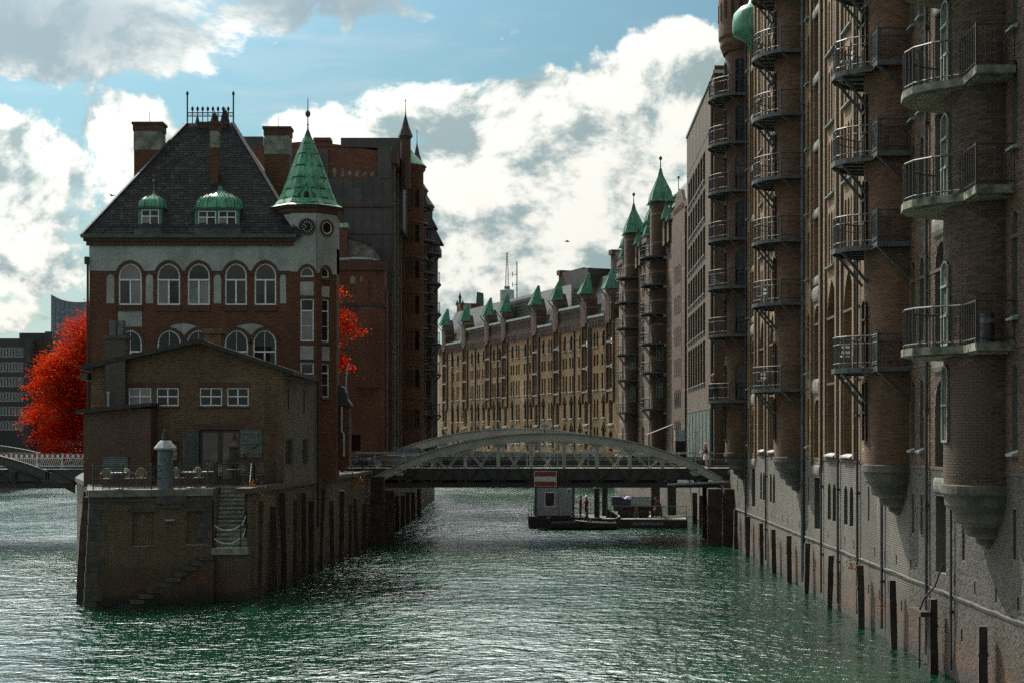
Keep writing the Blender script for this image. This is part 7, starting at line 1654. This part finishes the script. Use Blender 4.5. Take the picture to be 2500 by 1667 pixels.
person('worker in red overalls with pale straps standing on the pontoon by the cabin', (px_(1420), PD + 1.8, zd), R(70), ('skin', 'cloth_red', 'cloth_red_dark', 'iron_dark'), DN, STD, hair='hair_dark', group='workers standing on the pontoon')
person('worker in a red jacket and pale helmet standing before the spud pole', (px_(1434), PD + 1.4, zd), R(-60), ('skin', 'cloth_red', 'cloth_red_dark', 'iron_dark'), (((-.24, -.06, 1.12), (-.14, -.24, 1.02)), DN[1]), STD, hat='white_paint', group='workers standing on the pontoon')
person('worker in a plum shirt bending over beside the drilling machine', (px_(1617), PD + 1.2, pz_(1266)), R(-75), ('skin', 'cloth_plum', 'cloth_dark', 'iron_dark'), (((-.22, -.42, .98), (-.18, -.52, .74)), ((.22, -.42, .98), (.18, -.54, .78))), STD, lean=(0, -.26), head=(0, -.1))
SIT = ((-.12, -.38, .42), (-.12, -.36, .09)), ((.12, -.38, .42), (.12, -.36, .09)), .48
person('person in dark clothes sitting in the work boat under the cabin corner', (px_(1394), 122.4, .06), R(60), ('skin', 'cloth_dark', 'cloth_dark', 'iron_dark'), (((-.24, -.10, .66), (-.18, -.30, .58)), ((.24, -.10, .66), (.18, -.30, .58))), SIT, lean=(0, -.06))
person('person in a brown jacket sitting in the work boat by the spud pole', (px_(1431), 122.3, .06), R(-50), ('skin', 'cloth_brown', 'cloth_dark', 'iron_dark'), (((-.24, -.10, .66), (-.18, -.30, .58)), ((.24, -.10, .66), (.18, -.30, .58))), SIT, lean=(0, -.06))
bp = WH.matrix_world
bl_ = Matrix.Translation(WH.location) @ Matrix.Rotation(ang, 4, 'Z') @ Vector((TUR[0] - .3, -1.72, 9.5))
person('person with fair hair leaning over the lowest balcony of the turret by the bridge', tuple(bl_), ang + R(25), ('skin', 'cloth_plum', 'cloth_dark', 'iron_dark'), (((-.25, -.20, 1.12), (-.10, -.34, 1.06)), ((.25, -.20, 1.12), (.10, -.36, 1.08))), STD, lean=(0, -.12), hair='hair_fair', head=(0, -.05))
# ash bin and seats on the near balconies
ob_ = Matrix.Translation(WH.location) @ Matrix.Rotation(ang, 4, 'Z')
AB = thing('ash_bin', 'dark cylindrical ash bin on the lowest concrete balcony', 'bin', tuple(ob_ @ Vector((TUR[3] + 2.15, -.62, 9.55)))); obj('bin_body', MB().lathe([(.17, 0), (.18, .02), (.18, .72), (.17, .74)], 16), M['iron_dark'], AB); obj('bin_band', MB().lathe([(.185, .5), (.185, .62)], 16), M['iron_grey'], AB)
for k, (xt, dz, mt, w) in enumerate(((TUR[2], 19.6, 'white_paint', 'white folding chair on an upper balcony of the third turret'), (TUR[1], 13.6, 'white_paint', 'white chair on a middle balcony of the second turret'), (TUR[1], 9.5, 'white_paint', 'white chair on the lowest balcony of the second turret'), (TUR[2], 9.5, 'white_paint', 'white chair on the lowest balcony of the third turret'), (TUR[0], 16.6, 'white_paint', 'white chair on a balcony of the turret by the bridge'))):
    T = thing('balcony_chair', w, 'chair', tuple(ob_ @ Vector((xt - .1, -1.75, dz))), ang + R(30 * k), 'chairs on the warehouse balconies'); obj('seat', MB().box(-.2, .2, -.2, .2, .40, .44), M[mt], T); obj('backrest', MB().box(-.2, .2, .18, .22, .52, .62).box(-.2, .2, .18, .22, .70, .80), M[mt], T)
    for sx in (-.18, .18):
        for sy in (-.18, .18): obj('leg', MB().box(-.015, .015, -.015, .015, 0, .42 if sy < 0 else .82), M['iron_grey'], T, (sx, sy, 0))
# birds over the roofs
def bird(label, p, D, s, rz):
    T = thing('bird', label, 'bird', (PX(p[0], D), D, PZ(p[1], D)), rz); b = MB(); b.lathe([(.01, -.2), (.05, -.1), (.06, .02), (.035, .12), (.03, .15), (.004, .21)], 8); b.move(Matrix.Rotation(R(90), 4, 'Y')); n = len(b.v)
    for sy in (-1, 1): b.poly([(.06, 0, .02), (.02, sy * .2, .10), (-.06, sy * .42, .04), (-.10, sy * .2, .07), (-.06, 0, .02)][::sy])
    b.poly([(-.18, -.03, 0), (-.18, .03, 0), (-.30, .06, 0), (-.30, -.06, 0)]); b.v = [tuple(Vector(v) * s) for v in b.v]; obj('body', b, M['iron_dark'], T)
bird('dark bird flying before the clouds above the yellow warehouse', (1385, 590), 130, 1.1, R(20)); bird('dark bird gliding left of the slate roof', (274, 478), 130, 1.2, R(-30))
# notice box and grey awning behind the right end of the bridge
NB = thing('notice_box', 'pale notice panel on a dark pillar before the brick office', 'sign', (PX(1660, 137), 137, 4.9)); obj('pillar', MB().box(-.42, .42, -.25, .25, 0, 2.0), M['void'], NB); obj('panel', MB().box(-.45, .45, -.28, .28, 2.0, 2.95), M['stone_pale'], NB)
AW = thing('cafe_awning', 'grey slanting awning on poles behind the right end of the bridge', 'awning', (PX(1610, 150), 150, 4.9)); aw = MB(); aw.poly([(-1.2, -.8, 2.6), (1.3, -.8, 3.6), (1.3, 1.2, 3.6), (-1.2, 1.2, 2.6)]); aw.poly([(-1.2, -.8, 2.55), (-1.2, 1.2, 2.55), (1.3, 1.2, 3.55), (1.3, -.8, 3.55)]); obj('cloth', aw, M['iron_dark'], AW)
for x, h in ((-1.1, 2.6), (1.2, 3.5)): obj('pole', MB().tube([(x, -.7, 0), (x, -.7, h)], .04, 6), M['iron_dark'], AW)
